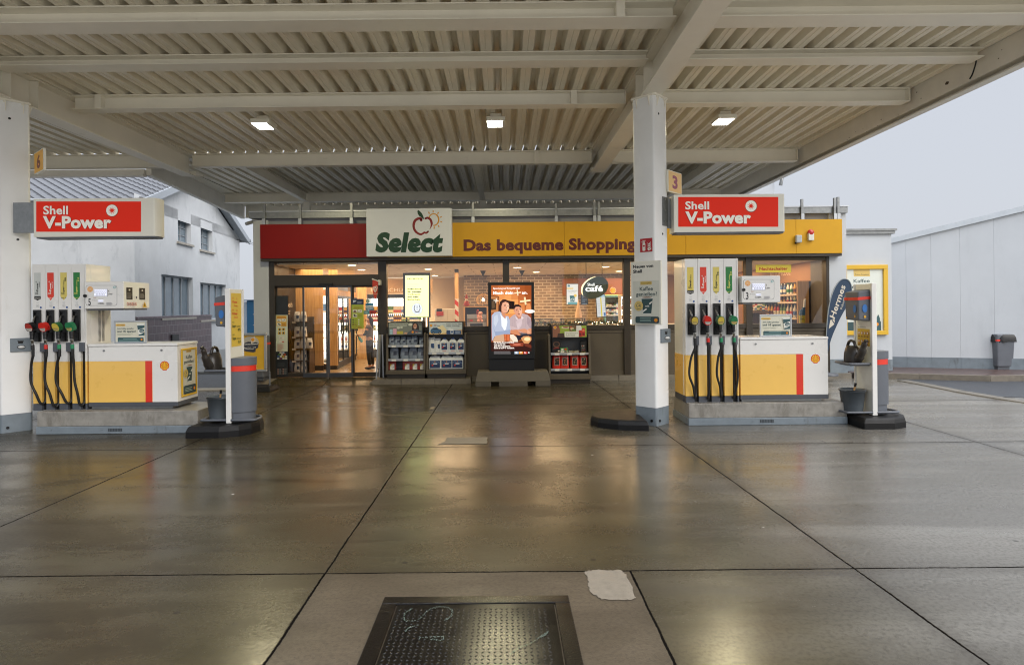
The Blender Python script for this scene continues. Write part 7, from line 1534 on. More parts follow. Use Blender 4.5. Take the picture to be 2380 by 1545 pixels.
# man
P(pl, [(558, 560), (560, 520), (590, 490), (650, 488), (690, 515), (705, 560), (695, 600), (575, 610)], E('#2c1a17')); P(pl, [(500, 720), (560, 670), (620, 655), (720, 645), (800, 665), (860, 720), (872, 800), (872, 960), (820, 1010), (700, 980), (640, 960), (520, 930), (498, 850)], E('#b8a3a6')); P(pl, [(640, 700), (720, 690), (700, 860), (640, 930), (600, 800)], E('#cdbcbd', 1.05), 0); P(pl, [(500, 860), (640, 905), (720, 910), (700, 950), (600, 950), (510, 925)], E('#c9b3b0'), 0); P(pl, [(800, 700), (865, 760), (872, 920), (830, 880), (790, 800)], E('#9d8a90'), 0)
for x in (540, 575, 610, 735, 765, 845): q.stroke(pl, [(x, 700), (x+6, 890)], 3, E('#a08d93'), up=0, cap=False)
P(pl, [(580, 560), (578, 620), (600, 680), (650, 725), (690, 710), (712, 650), (714, 590), (700, 545), (650, 525), (600, 530)], E('#d39478', 1.05)); P(pl, [(600, 660), (640, 740), (690, 735), (705, 690), (660, 720)], E('#b87b62')); P(pl, [(650, 560), (700, 560), (708, 620), (690, 690), (655, 640)], E('#e2ab8e', 1.1), 1); P(pl, [(600, 575), (632, 568), (634, 575), (602, 583)], E('#40241e')); P(pl, [(660, 568), (695, 562), (696, 569), (662, 575)], E('#40241e'), 0); q.ell(pl, 618, 592, 13, 5, E('#2a1814')); q.ell(pl, 680, 582, 12, 5, E('#2a1814'), up=0); P(pl, [(652, 590), (664, 632), (642, 634)], E('#bd8066')); q.ell(pl, 656, 655, 20, 7, E('#7a3a34'), -6)
P(pl, [(568, 640), (580, 600), (574, 560), (562, 575)], E('#c98a6c')); P(pl, [(590, 690), (640, 735), (620, 760), (600, 720)], E('#d9cacb')); P(pl, [(700, 690), (740, 720), (715, 745), (690, 735)], E('#d9cacb'), 0)
# hands, legs, foreground
P(pl, [(205, 1100), (250, 1035), (380, 1005), (560, 1010), (620, 1060), (640, 1140), (560, 1140), (420, 1120), (330, 1150), (210, 1160)], E('#c9a183')); P(pl, [(480, 1010), (560, 1012), (625, 1075), (640, 1140), (560, 1140), (500, 1060)], E('#e6d6c4', 1.05)); P(pl, [(600, 1020), (872, 980), (872, 1040), (760, 1060), (640, 1120)], E('#23212e'))
P(pl, [(505, 935), (560, 930), (620, 925), (660, 960), (720, 1000), (660, 1030), (600, 1010), (540, 1000), (505, 985)], E('#c9825e', 1.05)); P(pl, [(620, 930), (700, 915), (760, 910), (800, 930), (830, 910), (872, 905), (872, 1000), (800, 1005), (740, 985), (680, 960)], E('#cd8a68', 1.05)); P(pl, [(650, 985), (790, 985), (810, 1000), (700, 1020)], E('#55565c')); P(pl, [(800, 925), (840, 950), (845, 990), (800, 985)], E('#e0a584'), 0)
P(pl, [(390, 1005), (500, 1005), (495, 1125), (405, 1125)], E('#b35a30')); P(pl, [(405, 1010), (430, 1010), (430, 1120), (410, 1120)], E('#e08a58', 1.1), 0); P(pl, [(455, 1010), (480, 1010), (478, 1120), (455, 1120)], E('#d8784a', 1.1), 0)
P(pl, [(172, 1150), (640, 1140), (872, 1120), (872, 1300), (172, 1300)], E('#351510')); P(pl, [(480, 1160), (740, 1150), (730, 1215), (520, 1225)], E('#8a3d28')); q.ell(pl, 620, 1185, 70, 22, E('#c06a52')); P(pl, [(690, 1075), (735, 1040), (830, 1035), (872, 1065), (872, 1110), (820, 1170), (750, 1165), (710, 1115)], E('#c98f5c', 1.05)); q.ell(pl, 800, 1090, 55, 34, E('#f0cf9c', 1.15)); P(pl, [(740, 1165), (820, 1170), (872, 1200), (872, 1250), (760, 1210)], E('#6b2e1e'))
for s_, y, x1 in (('Für Serien, Shows und Filme', 1158, 570), ('rund um die Uhr.', 1192, 424), ('Jetzt RTL+ abonnieren.', 1225, 512), ('Schon ab 5,99 €* monatlich.', 1257, 578)): q.text(pl, s_, 222, y, x1, 23, E('#fff4ec', 1.3), bold=.03, up=1 if y == 1158 else 0, y1=y-1)
q.rect(pl, 172, 1300, 880, 1432, M['black']); q.lines(pl, 220, 1303, 522, 4, 13, 5, E('#8a8486'), .1)
for a, b, c, ch in ((578, 648, '#aab9cc', 'R'), (655, 726, '#e0913a', 'T'), (734, 802, '#bb3327', 'L')): q.rect(pl, a, 1306, b, 1348, E(c)); q.text(pl, ch, (a+b)/2-14, 1338, (a+b)/2+14, 24, E('#ffffff', 1.2), bold=.04)
q.stroke(pl, [(812, 1325), (844, 1325)], 7, E('#ffffff', 1.1), cap=False); q.stroke(pl, [(828, 1309), (828, 1341)], 7, E('#ffffff', 1.1), up=0, cap=False)
q.build('screen_picture', cs)
t2_ = thing('concrete_base', W('r6', 548, 1480, 12.9), 'grey concrete block under the advertising totem', 'concrete base')
q = MB(); a, b = WX('r6', 250, 1430, 12.85), WX('r6', 848, 1430, 12.85); zt_ = zb_-.001; m = mat('base_concrete', '#5d574d', rough=.7, var=.15, scale=5, bump=.3, bscale=60)
q.hexa([(a, 12.84, .105), (b, 12.84, .105), (b, 13.45, .105), (a, 13.45, .105), (a+.05, 12.9, zt_), (b-.05, 12.9, zt_), (b-.05, 13.4, zt_), (a+.05, 13.4, zt_)], m)
for u0, u1 in ((0, .21), (.315, .695), (.80, 1)): q.box(a+(b-a)*u0, a+(b-a)*u1, 12.842, 13.45, 0, .104, m)
q.build('block', t2_, bevel=.008)
# ------------------------------------------------------------------ racks in front of the shop
def rack(reg, x0, x1, ytop, yb0, yb1, ybase, Y, label, shelves, hx0, hx1, zb):
    a, b = WX(reg, x0, 1100, Y), WX(reg, x1, 1100, Y); D = .36; zlow = zb
    t = thing('goods_rack', ((a+b)/2, Y+D/2, zlow), label, 'rack', 'goods racks along the shop front'); m = M['panel']; q = MB()
    ztop = WZ(reg, (x0+x1)/2, ytop, Y); zf = WZ(reg, (x0+x1)/2, yb0, Y); zk = WZ(reg, (x0+x1)/2, yb1, Y)
    q.box(a+.05, b-.05, Y+D-.03, Y+D, zlow, ztop, M['black']); q.box(a, b, Y-.02, Y+D-.031, zlow+.10, zf, m); q.box(a+.02, b-.02, Y+.02, Y+D-.031, zlow, zlow+.099, M['frame'])
    zs_ = WZ(reg, (x0+x1)/2, ytop+140, Y) if reg == 't4' else WZ(reg, x0, 955, Y)
    for s0, s1 in ((a, a+.045), (b-.045, b)):
        q.hexa([(s0, Y, zf+.001), (s1, Y, zf+.001), (s1, Y+D-.031, zf+.001), (s0, Y+D-.031, zf+.001), (s0, Y+.10, zs_), (s1, Y+.10, zs_), (s1, Y+D-.031, zs_), (s0, Y+D-.031, zs_)], m)
    q.box(a+.046, b-.046, Y+D-.05, Y+D-.0305, zf+.001, zs_, M['dgrey']); q.box(a+.046, b-.046, Y+.04, Y+D-.051, zf-.02, zf+.003, M['dgrey']); body = q.build('body', t, bevel=.006)
    zz_ = []
    for y in shelves:
        z = WZ(reg, (x0+x1)/2, y, Y+.03); q = MB(); q.box(a+.05, b-.05, Y+.055, Y+D-.052, z-.012, z, shelfwhite); q.box(a+.05, b-.05, Y+.03, Y+.054, z-.035, z+.012, M['alu']); 
        for k in range(3): x = a+(b-a)*(.2+.3*k); q.box(x-.05, x+.05, Y+.027, Y+.0295, z-.038, z+.004, ink('#e2e0da'))
        q.build('shelf', t); zz_.append(z)
    q = MB(); h0, h1 = WX(reg, hx0, 820, Y+.08), WX(reg, hx1, 820, Y+.08); zt_, zb2 = WZ(reg, 800, ytop, Y+.08), WZ(reg, 800, ytop+160, Y+.08) if reg == 't4' else WZ(reg, 430, 990, Y+.08)
    q.hexa([(h0, Y+.06, zb2), (h1, Y+.06, zb2), (h1, Y+D-.04, zb2), (h0, Y+D-.04, zb2), (h0, Y+.09, zt_), (h1, Y+.09, zt_), (h1, Y+.2, zt_), (h0, Y+.2, zt_)], M['black']); hd = q.build('header_box', t)
    return t, hd, a, b, zz_, zf+.004, (h0, h1, zb2, zt_)
def header_plane(h, Y, px):   # tilted picture field of a rack header
    h0, h1, z0, z1 = h; v = Vector((0, .03, z1-z0)); n = Vector((1, 0, 0)).cross(v.normalized()); o = Vector((h0+.02, Y+.06, z0))+v*.06+n*.002
    return Box2(o, (1, 0, 0), v, h1-h0-.04, v.length*.88, *px, eps=.0003)
RY = 13.42
t, hd, a, b, z_, zf, h = rack('t4', 80, 552, 742, 1325, 1425, 1425, RY, 'left goods rack of grey refill bags and red canisters', (1190, 1025), 108, 522, .121)
b2 = header_plane(h, RY, (118, 758, 512, 898)); q = MB(); R_ = q.rect
R_(b2, 118, 758, 512, 898, ink('#5c625f')); q.poly(b2, [(118, 800), (330, 770), (512, 790), (512, 898), (118, 898)], ink('#787d74')); q.poly(b2, [(118, 758), (350, 758), (330, 800), (118, 812)], ink('#a2a79b')); q.ell(b2, 232, 815, 20, 14, ink('#c8ccbd')); q.ell(b2, 270, 812, 16, 11, ink('#c8ccbd'), up=0); q.ell(b2, 378, 778, 30, 16, ink('#d5d6c6'), up=0)
q.poly(b2, [(395, 840), (400, 770), (425, 758), (460, 765), (478, 800), (480, 850), (440, 860)], ink('#2e211d')); q.ell(b2, 432, 800, 22, 32, ink('#b98468')); q.ell(b2, 432, 816, 10, 4, ink('#eadfd4')); q.ell(b2, 424, 796, 4, 2, ink('#2e211d'), up=0); q.ell(b2, 441, 796, 4, 2, ink('#2e211d'), up=0); q.poly(b2, [(300, 898), (380, 850), (430, 835), (512, 850), (512, 898)], ink('#4d5660')); q.poly(b2, [(290, 885), (320, 868), (345, 880), (330, 893)], ink('#c99a7c'))
q.text(b2, 'Haben Sie den Durchblick?', 122, 782, 362, 13, ink('#2c302d'), bold=.0); q.text(b2, 'Mit Shell Klarsicht immer', 122, 802, 262, 8, ink('#2c302d'), bold=0); q.rrect(b2, 130, 832, 165, 892, 6, ink('#9fc0cc')); q.rrect(b2, 170, 826, 212, 892, 6, ink('#d9a3b8')); q.rrect(b2, 215, 855, 290, 890, 5, ink('#b9ad44')); pecten(q, b2, 404, 868, 15); q.text(b2, 'Shell', 436, 868, 462, 9, ink('#c9402c'), bold=.02); q.text(b2, 'Car Care', 436, 880, 506, 9, ink('#e8e6de'), bold=.02); q.build('header_print', hd)
M['greyfilm'] = mat('grey_blue_film', '#7d8796', rough=.16, var=.25, scale=16, coat=.5); M['navy'] = mat('navy_film', '#2c3344', rough=.25, var=.2, scale=14, coat=.4)
bag_s = None
def bags(ts, z, Y, w_, h, names, group, m1, m2, label):
    src = None
    for k, x in enumerate(ts):
        if src is None: o = src = sack_mesh(w_, .15, h, m1, m2, int(h*1000)).build('refill_bag', origin=False)
        else: o = src.copy(); C.objects.link(o)
        o.location = (x, Y, z+.001); o.rotation_euler = (0, 0, (-.12, .1, -.05, .15, 0, .08)[k % 6]); o.scale = ((1, .92, .95, .88, 1.05, .8)[k % 6],)*3; tag(o, label % names[k], 'refill bag', group)
wd = b-a
bags([a+wd*f for f in (.13, .27, .42, .56, .70, .88)], z_[1], RY+.18, .135, .205, ('first from the left', 'second from the left', 'third from the left', 'third from the right', 'second from the right', 'rightmost'), 'small bags in the left rack', M['greyfilm'], M['navy'], 'small grey refill bag on the upper board of the left rack, %s')
bags([a+wd*f for f in (.19, .45, .67, .87)], z_[0], RY+.18, .20, .30, ('leftmost', 'second from the left', 'third from the left', 'rightmost'), 'large bags in the left rack', M['greyfilm'], M['navy'], 'large blue grey refill bag low in the left rack, %s')
def canister_red(x, z, Y, lab):
    t = thing('canister', (x, Y, z), lab, 'canister', 'red canisters in the left rack'); q = MB(); m = mat('red_fluid', '#8a1f12', rough=.2, var=.15, coat=.5); q.box(x-.095, x+.095, Y-.07, Y+.07, z, z+.20, m); q.hexa([(x-.095, Y-.07, z+.2), (x+.095, Y-.07, z+.2), (x+.095, Y+.07, z+.2), (x-.095, Y+.07, z+.2), (x-.03, Y-.03, z+.245), (x+.03, Y-.03, z+.245), (x+.03, Y+.03, z+.245), (x-.03, Y+.03, z+.245)], m); q.build('body', t, bevel=.018, seg=3)
    q = MB(); q.tube([(x, Y, z+.245), (x, Y, z+.285)], .028, 12, ink('#e6e3dc')); q.build('cap', t); q = MB(); p_ = Metric((x-.04, Y-.0715, z+.01)); q.rect(p_, 0, 0, .10, .125, ink('#e3dfd4')); q.poly(p_, [(0, .06), (.05, .125), (0, .125)], ink('#d9b53a')); q.poly(p_, [(.04, .03), (.09, .09), (.09, .03)], ink('#b9bcc2')); q.build('label_print', t)
for k, f in enumerate((.13, .51, .71, .90)): canister_red(a+wd*f, zf, RY+.17, 'red screen wash canister at the bottom of the left rack, '+('alone at the left', 'left of the close three', 'middle of the close three', 'right of the close three')[k])
t, hd, a, b, z_, zf, h = rack('t4', 562, 1040, 742, 1312, 1410, 1410, RY, 'middle goods rack of white jugs beside the totem', (1112,), 590, 1003, .121); wd = b-a
b2 = header_plane(h, RY, (600, 745, 995, 885)); q = MB(); q.rect(b2, 600, 745, 995, 885, ink('#c7d0d2')); q.poly(b2, [(600, 860), (700, 840), (840, 845), (995, 830), (995, 885), (600, 885)], ink('#d8b27a')); q.poly(b2, [(700, 800), (760, 775), (830, 860), (720, 880)], ink('#e8d7a8')); q.poly(b2, [(612, 850), (620, 825), (645, 806), (690, 804), (715, 820), (742, 828), (750, 858), (735, 872), (625, 874)], ink('#3a6288')); q.poly(b2, [(642, 824), (655, 812), (688, 811), (704, 824)], ink('#1f2c3a'))
for x in (648, 722): q.ell(b2, x, 868, 15, 13, ink('#1a1c20'), up=1 if x == 648 else 0); q.ell(b2, x, 868, 8, 7, ink('#8d9398'))
pecten(q, b2, 622, 780, 16); q.text(b2, 'Shell', 658, 775, 684, 8, ink('#c9402c'), bold=.02); q.text(b2, 'Car Care', 658, 789, 726, 9, ink('#2c3338'), bold=.02); q.text(b2, 'Immer und vor allem', 805, 771, 988, 12, ink('#3a4148'), bold=.01); q.text(b2, 'sauber unterwegs.', 805, 792, 968, 12, ink('#3a4148'), bold=.01)
q.rrect(b2, 830, 812, 860, 878, 5, ink('#dfe4e6')); q.rrect(b2, 806, 838, 985, 884, 8, ink('#2f4a78')); q.rrect(b2, 852, 820, 890, 880, 5, ink('#e6e9ea')); q.rect(b2, 856, 845, 886, 870, ink('#3c5c90')); q.lines(b2, 912, 848, 980, 4, 9, 4, ink('#aebcd2')); q.build('header_print', hd)
bags([a+wd*f for f in (.12, .27)], z_[0], RY+.18, .17, .34, ('left', 'right'), 'white bags in the middle rack', M['film'], M['filmblue'], 'white refill bag on the upper board of the middle rack, the %s one')
def jug(x, z, Y, big, lab):
    t = thing('jug', (x, Y, z), lab, 'jug', ('low wide' if big else 'tall')+' white jugs in the middle rack'); m = mat('jug_plastic', '#d9dde0', rough=.3, var=.04); w_, hh, d = (.135, .29, .11) if big else (.098, .30, .075); q = MB()
    if big: q.box(x-w_, x+w_, Y-d, Y+d, z, z+hh*.82, m); q.hexa([(x-w_, Y-d, z+hh*.82), (x+w_, Y-d, z+hh*.82), (x+w_, Y+d, z+hh*.82), (x-w_, Y+d, z+hh*.82), (x-w_*.75, Y-d*.5, z+hh), (x+w_*.75, Y-d*.5, z+hh), (x+w_*.75, Y+d*.5, z+hh), (x-w_*.75, Y+d*.5, z+hh)], m)
    else: q.box(x-w_, x+w_, Y-d, Y+d, z, z+hh*.78, m); q.hexa([(x-w_, Y-d, z+hh*.78), (x+w_, Y-d, z+hh*.78), (x+w_, Y+d, z+hh*.78), (x-w_, Y+d, z+hh*.78), (x-w_*.35, Y-d*.4, z+hh), (x+w_*.35, Y-d*.4, z+hh), (x+w_*.35, Y+d*.4, z+hh), (x-w_*.35, Y+d*.4, z+hh)], m)
    if not big:
        for k in range(6): q.box(x-w_-.003, x+w_+.003, Y-d-.003, Y+d+.003, z+.03+k*.036, z+.036+k*.036, m)
    q.build('body', t, bevel=.016, seg=3)
    q = MB(); q.tube([(x, Y, z+hh), (x, Y, z+hh+(.012 if big else .028))], .030, 12, ink('#e0e2e4') if big else ink('#2f56a0')); q.build('cap', t)
    q = MB(); lw, lh = (.225, .17) if big else (.125, .15); p_ = Metric((x-lw/2, Y-d-.0045, z+.025 if big else z+.065)); q.rect(p_, 0, 0, lw, lh, ink('#27375e'))
    for k in range(9): a_ = math.radians(10+20*k); q.poly(p_, [(lw*.5, lh*.52), (lw*.5+lw*.6*math.cos(a_)*.8, min(lh, lh*.52+lh*.6*math.sin(a_))), (lw*.5+lw*.6*math.cos(a_+.08)*.8, min(lh, lh*.52+lh*.6*math.sin(a_+.08)))], ink('#7f9cc4'), 1 if k == 0 else 0)
    q.ell(p_, lw*.26, lh*.38, lh*.12, lh*.12, ink('#c63a2c')); pecten(q, p_, lw*.5, lh*.84, lh*.07, ydn=-1); q.rect(p_, lw*.32, lh*.50, lw*.72, lh*.64, ink('#dfe4ee')); q.rect(p_, 0, -.012, lw, 0, ink('#dfe2e6')) if big else q.rect(p_, .02, -.03, lw-.02, -.022, ink('#c63a2c')); q.build('label_print', t)
for k, f in enumerate((.445, .655, .86)): jug(a+wd*f, z_[0], RY+.17, False, 'tall white jug with blue cap in the middle rack, '+('leftmost of three', 'middle of three', 'rightmost of three')[k])
for k, f in enumerate((.21, .50, .77)): jug(a+wd*f, zf, RY+.17, True, 'low wide white jug at the bottom of the middle rack, '+('leftmost of three', 'middle of three', 'rightmost of three')[k])
RY3 = 13.2
t, hd, a, b, z_, zf, h = rack('t5', 186, 678, 836, 1410, 1500, 1500, RY3, 'right goods rack of red charcoal bags beside the totem base', (1352, 1168), 222, 636, .0); wd = b-a
b2 = header_plane(h, RY3, (226, 850, 636, 984)); q = MB(); q.rect(b2, 226, 850, 636, 984, ink('#8ea33c')); q.poly(b2, [(226, 850), (300, 850), (320, 900), (300, 984), (226, 984)], ink('#8a5a44')); q.ell(b2, 385, 872, 52, 14, ink('#d8c9b0')); q.ell(b2, 385, 868, 36, 8, ink('#8a3a24')); q.poly(b2, [(420, 852), (520, 850), (525, 910), (430, 915)], ink('#6d5238')); q.ell(b2, 462, 885, 22, 16, ink('#c9b58a')); q.poly(b2, [(515, 850), (570, 850), (590, 915), (510, 915)], ink('#d7d6d2')); q.ell(b2, 485, 900, 26, 10, ink('#4c6e34'), up=0); q.poly(b2, [(290, 940), (360, 935), (370, 984), (280, 984)], ink('#3d2a22')); q.ell(b2, 450, 865, 12, 8, ink('#b33a28'), up=0)
pecten(q, b2, 256, 870, 17, ring=ink('#e0d6c4')); q.rect(b2, 370, 918, 545, 984, ink('#d5d6cc')); q.text(b2, 'Unsere Dauerbrenner', 386, 943, 532, 11, ink('#3f4640'), bold=.01); q.text(b2, 'für den Sommer.', 386, 959, 500, 11, ink('#3f4640'), bold=.01); q.text(b2, 'Grillkohle & Grillbriketts', 386, 975, 498, 7, ink('#5f665e'), bold=0)
q.rrect(b2, 542, 905, 578, 980, 6, ink('#b8332a')); q.rrect(b2, 578, 884, 618, 974, 6, ink('#c23a30')); q.rect(b2, 585, 900, 612, 915, ink('#e08a5a')); q.rect(b2, 585, 935, 612, 965, ink('#6b1a16'), 0); q.rect(b2, 548, 935, 572, 970, ink('#6b1a16'), 0); q.build('header_print', hd)
M['redfilm'] = mat('red_paper_bag', '#c42a16', rough=.35, var=.15, scale=8, bump=.3, bscale=14)
for k, (f, w1, w2, lab) in enumerate(((.20, 'HOLZ', 'KOHLE', 'leftmost'), (.39, 'HOLZ', 'KOHLE', 'second from the left'), (.625, 'GRILL', 'KETTS', 'second from the right'), (.84, 'GRILL', 'KETTS', 'rightmost'))):
    t = thing('charcoal_bag', (a+wd*f, RY3+.17, z_[0]), 'red charcoal bag in the right rack, '+lab, 'charcoal bag', 'red charcoal bags'); x = a+wd*f; w_ = wd*.205
    s_ = sack_mesh(w_, .17, .385, M['redfilm'], M['redfilm'], 20+k); q = MB(); MB.OFF = Vector((x, RY3+.17, z_[0]+.001)); q.add(s_.v, s_.f, M['redfilm'], True); MB.OFF = Vector((0, 0, 0)); q.build('bag', t)
    q = MB(); p_ = Metric((x-w_*.36, RY3+.17-.093, z_[0]+.03)); ww = w_*.72; q.rect(p_, ww*.14, .05, ww*.9, .22, ink('#d9cfc0')); q.rect(p_, ww*.17, .056, ww*.87, .214, ink('#241c18')); R9 = random.Random(k)
    for j in range(14): q.ell(p_, ww*(.24+.55*R9.random()), .075+.12*R9.random(), ww*.075, .014, ink(R9.choice(['#8a7d5c', '#6a5c40', '#b39d6a', '#4c4036']) if k > 1 else R9.choice(['#5a4636', '#8a6a4a', '#3a2c24', '#a06a3c'])), R9.uniform(0, 180), n=7, up=1 if j == 0 else 0)
    q.text(p_, w1, ww*.05, .293, ww*.95, .042, ink('#d9b23c') if k != 0 else ink('#e0a83c'), bold=.04); q.text(p_, w2, ww*.10, .243, ww*.9, .034, ink('#241c18'), bold=.04); q.build('bag_print', t)
t = thing('grill_tray_pack', (a+wd*.21, RY3+.2, z_[1]), 'black packed grill set on the upper board of the right rack', 'package'); q = MB(); x = a+wd*.20; q.box(x-.10, x+.10, RY3+.12, RY3+.2, z_[1]+.001, z_[1]+.33, M['black']); q.build('box', t, bevel=.01); q = MB(); p_ = Metric((x-.1, RY3+.1195, z_[1])); q.ell(p_, .1, .19, .075, .07, ink('#6a4a3a')); q.ell(p_, .1, .195, .055, .045, ink('#2a201c')); q.stroke(p_, [(.03, .10), (.16, .11)], .012, ink('#b5382c'), cap=False); q.rect(p_, .13, .03, .18, .06, ink('#d6d0c4')); q.build('box_print', t)
t = thing('firelighter_box', (a+wd*.36, RY3+.15, z_[1]), 'small green box on the upper board of the right rack', 'package'); q = MB(); x = a+wd*.375; q.box(x-.085, x+.085, RY3+.1, RY3+.22, z_[1]+.001, z_[1]+.115, ink('#3f7a3a')); q.build('box', t, bevel=.004); q = MB(); p_ = Metric((x-.085, RY3+.0992, z_[1])); q.rect(p_, .01, .01, .16, .05, ink('#cfcabb')); q.ell(p_, .05, .08, .03, .02, ink('#e0dccf')); q.ell(p_, .12, .085, .03, .02, ink('#c4452c'), up=0); q.rect(p_, .09, .018, .15, .045, ink('#2a2620')); q.build('box_print', t)
t = thing('foil_tray', (a+wd*.62, RY3+.16, z_[1]), 'flat silver foil tray on the upper board of the right rack', 'tray'); q = MB(); q.lathe([(.14, 0), (.175, .05), (.185, .055)], (a+wd*.60, RY3+.18, z_[1]+.001), 20, M['chrome'], sy=.55); q.build('tray', t)
t = thing('spice_pack', (a+wd*.85, RY3+.2, z_[1]), 'dark pack with red and white print at the right of the upper board', 'package'); q = MB(); x = a+wd*.845; q.box(x-.075, x+.075, RY3+.12, RY3+.2, z_[1]+.001, z_[1]+.26, M['black']); q.build('box', t, bevel=.012); q = MB(); p_ = Metric((x-.075, RY3+.1192, z_[1])); R9 = random.Random(5)
for j in range(12): q.rect(p_, .03+.02*(j % 4), .05+.045*(j//4), .042+.02*(j % 4), .075+.045*(j//4), ink(R9.choice(['#c9c4ba', '#a8372c', '#7d7a74'])), 1 if j == 0 else 0)
q.build('box_print', t)
# ------------------------------------------------------------------ A-board, posters on the door glass, flags
t = thing('folding_board', (WX('t3', 1335, 1430, 13.5), 13.5, .121), 'narrow white folding board seen edge on beside the entrance', 'A-board'); q = MB(); f = lambda x, y, Y: W('t3', x, y, Y); ap_ = f(1322, 866, 13.5)
for (x, y), Y, nm in (((1290, 1420), 13.40, 'front_panel'), ((1378, 1430), 13.62, 'rear_panel')):
    q = MB(); b_ = f(x, y, Y); b_.z = .123; tp = Vector((ap_.x+(.0 if nm == 'front_panel' else .05), Y, ap_.z)); th = .03; n_ = Vector((1, 0, 0))
    for dY in (0, .30): q.hexa([b_+Vector((0, dY, 0)), b_+Vector((th, dY, 0)), b_+Vector((th, dY+.03, 0)), b_+Vector((0, dY+.03, 0)), tp+Vector((0, dY, 0)), tp+Vector((th, dY, 0)), tp+Vector((th, dY+.03, 0)), tp+Vector((0, dY+.03, 0))], M['alu'])
    lo_ = b_.lerp(tp, .22); q.hexa([lo_+Vector((.006, .031, 0)), lo_+Vector((.022, .031, 0)), lo_+Vector((.022, .299, 0)), lo_+Vector((.006, .299, 0)), tp+Vector((.006, .031, 0)), tp+Vector((.022, .031, 0)), tp+Vector((.022, .299, 0)), tp+Vector((.006, .299, 0))], shelfwhite); q.build(nm, t)
GP = GL-.034
def glass_poster(name, label, cat, reg, x0, y0, x1, y1, Y, base, art):
    t = thing(name, W(reg, (x0+x1)/2, y1, Y), label, cat); q = MB(); pl = Plane(reg, (0, Y, 0)); q.prism([pl.at(x, y) for x, y in ((x0, y1), (x1, y1), (x1, y0), (x0, y0))], (0, .002, 0), ink(base)); q.build('sheet', t); q = MB(); art(q, Plane(reg, (0, Y-.0012, 0), eps=.0004)); q.build('poster_print', t)
def pa(q, pl):
    q.rect(pl, 34, 614, 184, 1072, ink('#cdd3bd')); q.rect(pl, 42, 622, 170, 758, ink('#d8a83c')); q.text(pl, 'GESICHERTES', 62, 640, 148, 8, ink('#b5502c'), bold=.03); q.text(pl, 'BARGELDSYSTEM', 50, 654, 162, 8, ink('#b5502c'), bold=.03); pk = ink('#dedccc'); dk = ink('#2c2a26')
    for a, b, c, d in ((50, 662, 102, 698), (108, 660, 160, 698), (50, 712, 102, 752)): q.rect(pl, a, b, c, d, pk, 1 if a == 50 and b == 662 else 0)
    q.stroke(pl, [(62, 672), (66, 688), (82, 690)], 5, dk); q.stroke(pl, [(118, 688), (136, 682), (150, 670)], 4, dk, up=0); q.ell(pl, 74, 724, 10, 8, dk, up=0); q.poly(pl, [(66, 734), (96, 734), (96, 742), (78, 744)], dk, 0); q.lines(pl, 110, 720, 164, 4, 9, 4, ink('#b5702c'))
    for a, b in ((64, 778), (112, 776), (64, 824), (112, 822)): q.rect(pl, a, b, a+38, b+34, ink('#d0ab3e'), 0); 
    q.lay += 1
    for a, b in ((74, 786), (122, 784), (74, 832), (122, 830)): q.rect(pl, a, b, a+18, b+20, dk, 0)
    q.rect(pl, 78, 884, 142, 920, pk); q.rect(pl, 78, 930, 142, 960, pk, 0); q.lines(pl, 84, 892, 120, 3, 8, 3, ink('#9a988e')); q.rect(pl, 110, 942, 140, 956, ink('#b5502c'), 0)
    q.lines(pl, 54, 980, 150, 10, 9, 3, ink('#c07a5c'), .5)
    cols_ = ['#d8d4c4', '#b9c4d8', '#4d7a4a', '#d8d4c4', '#b5502c', '#3c5c90', '#d8d4c4', '#c9a03c', '#d8d4c4', '#b9bfc4', '#7a3c5c', '#d8d4c4', '#d8d4c4']
    for k, (a, b) in enumerate(((82, 1078), (116, 1078), (66, 1102), (100, 1102), (134, 1102), (54, 1126), (86, 1126), (117, 1126), (150, 1126), (52, 1152), (86, 1152), (118, 1152), (150, 1152))): q.rect(pl, a, b, a+28, b+17, ink(cols_[k]), 1 if k == 0 else 0)
    for k in range(3):
        q.ell(pl, 64, 1298+k*26, 8, 8, ink('#b08a7c'), up=0); q.ell(pl, 128, 1296+k*26, 8, 8, ink('#b08a7c'), up=0); q.lines(pl, 78, 1290+k*26, 108, 3, 6, 2.4, ink('#8c9090'), up=0); q.lines(pl, 142, 1288+k*26, 174, 3, 6, 2.4, ink('#8c9090'), up=0)
    q.lines(pl, 56, 1220, 160, 3, 14, 3, ink('#6c7272'), up=0)
glass_poster('door_poster', 'tall dark and pale notice strip on the left fixed door glass', 'poster', 't3', 32, 372, 190, 1382, GP, '#24282c', pa)
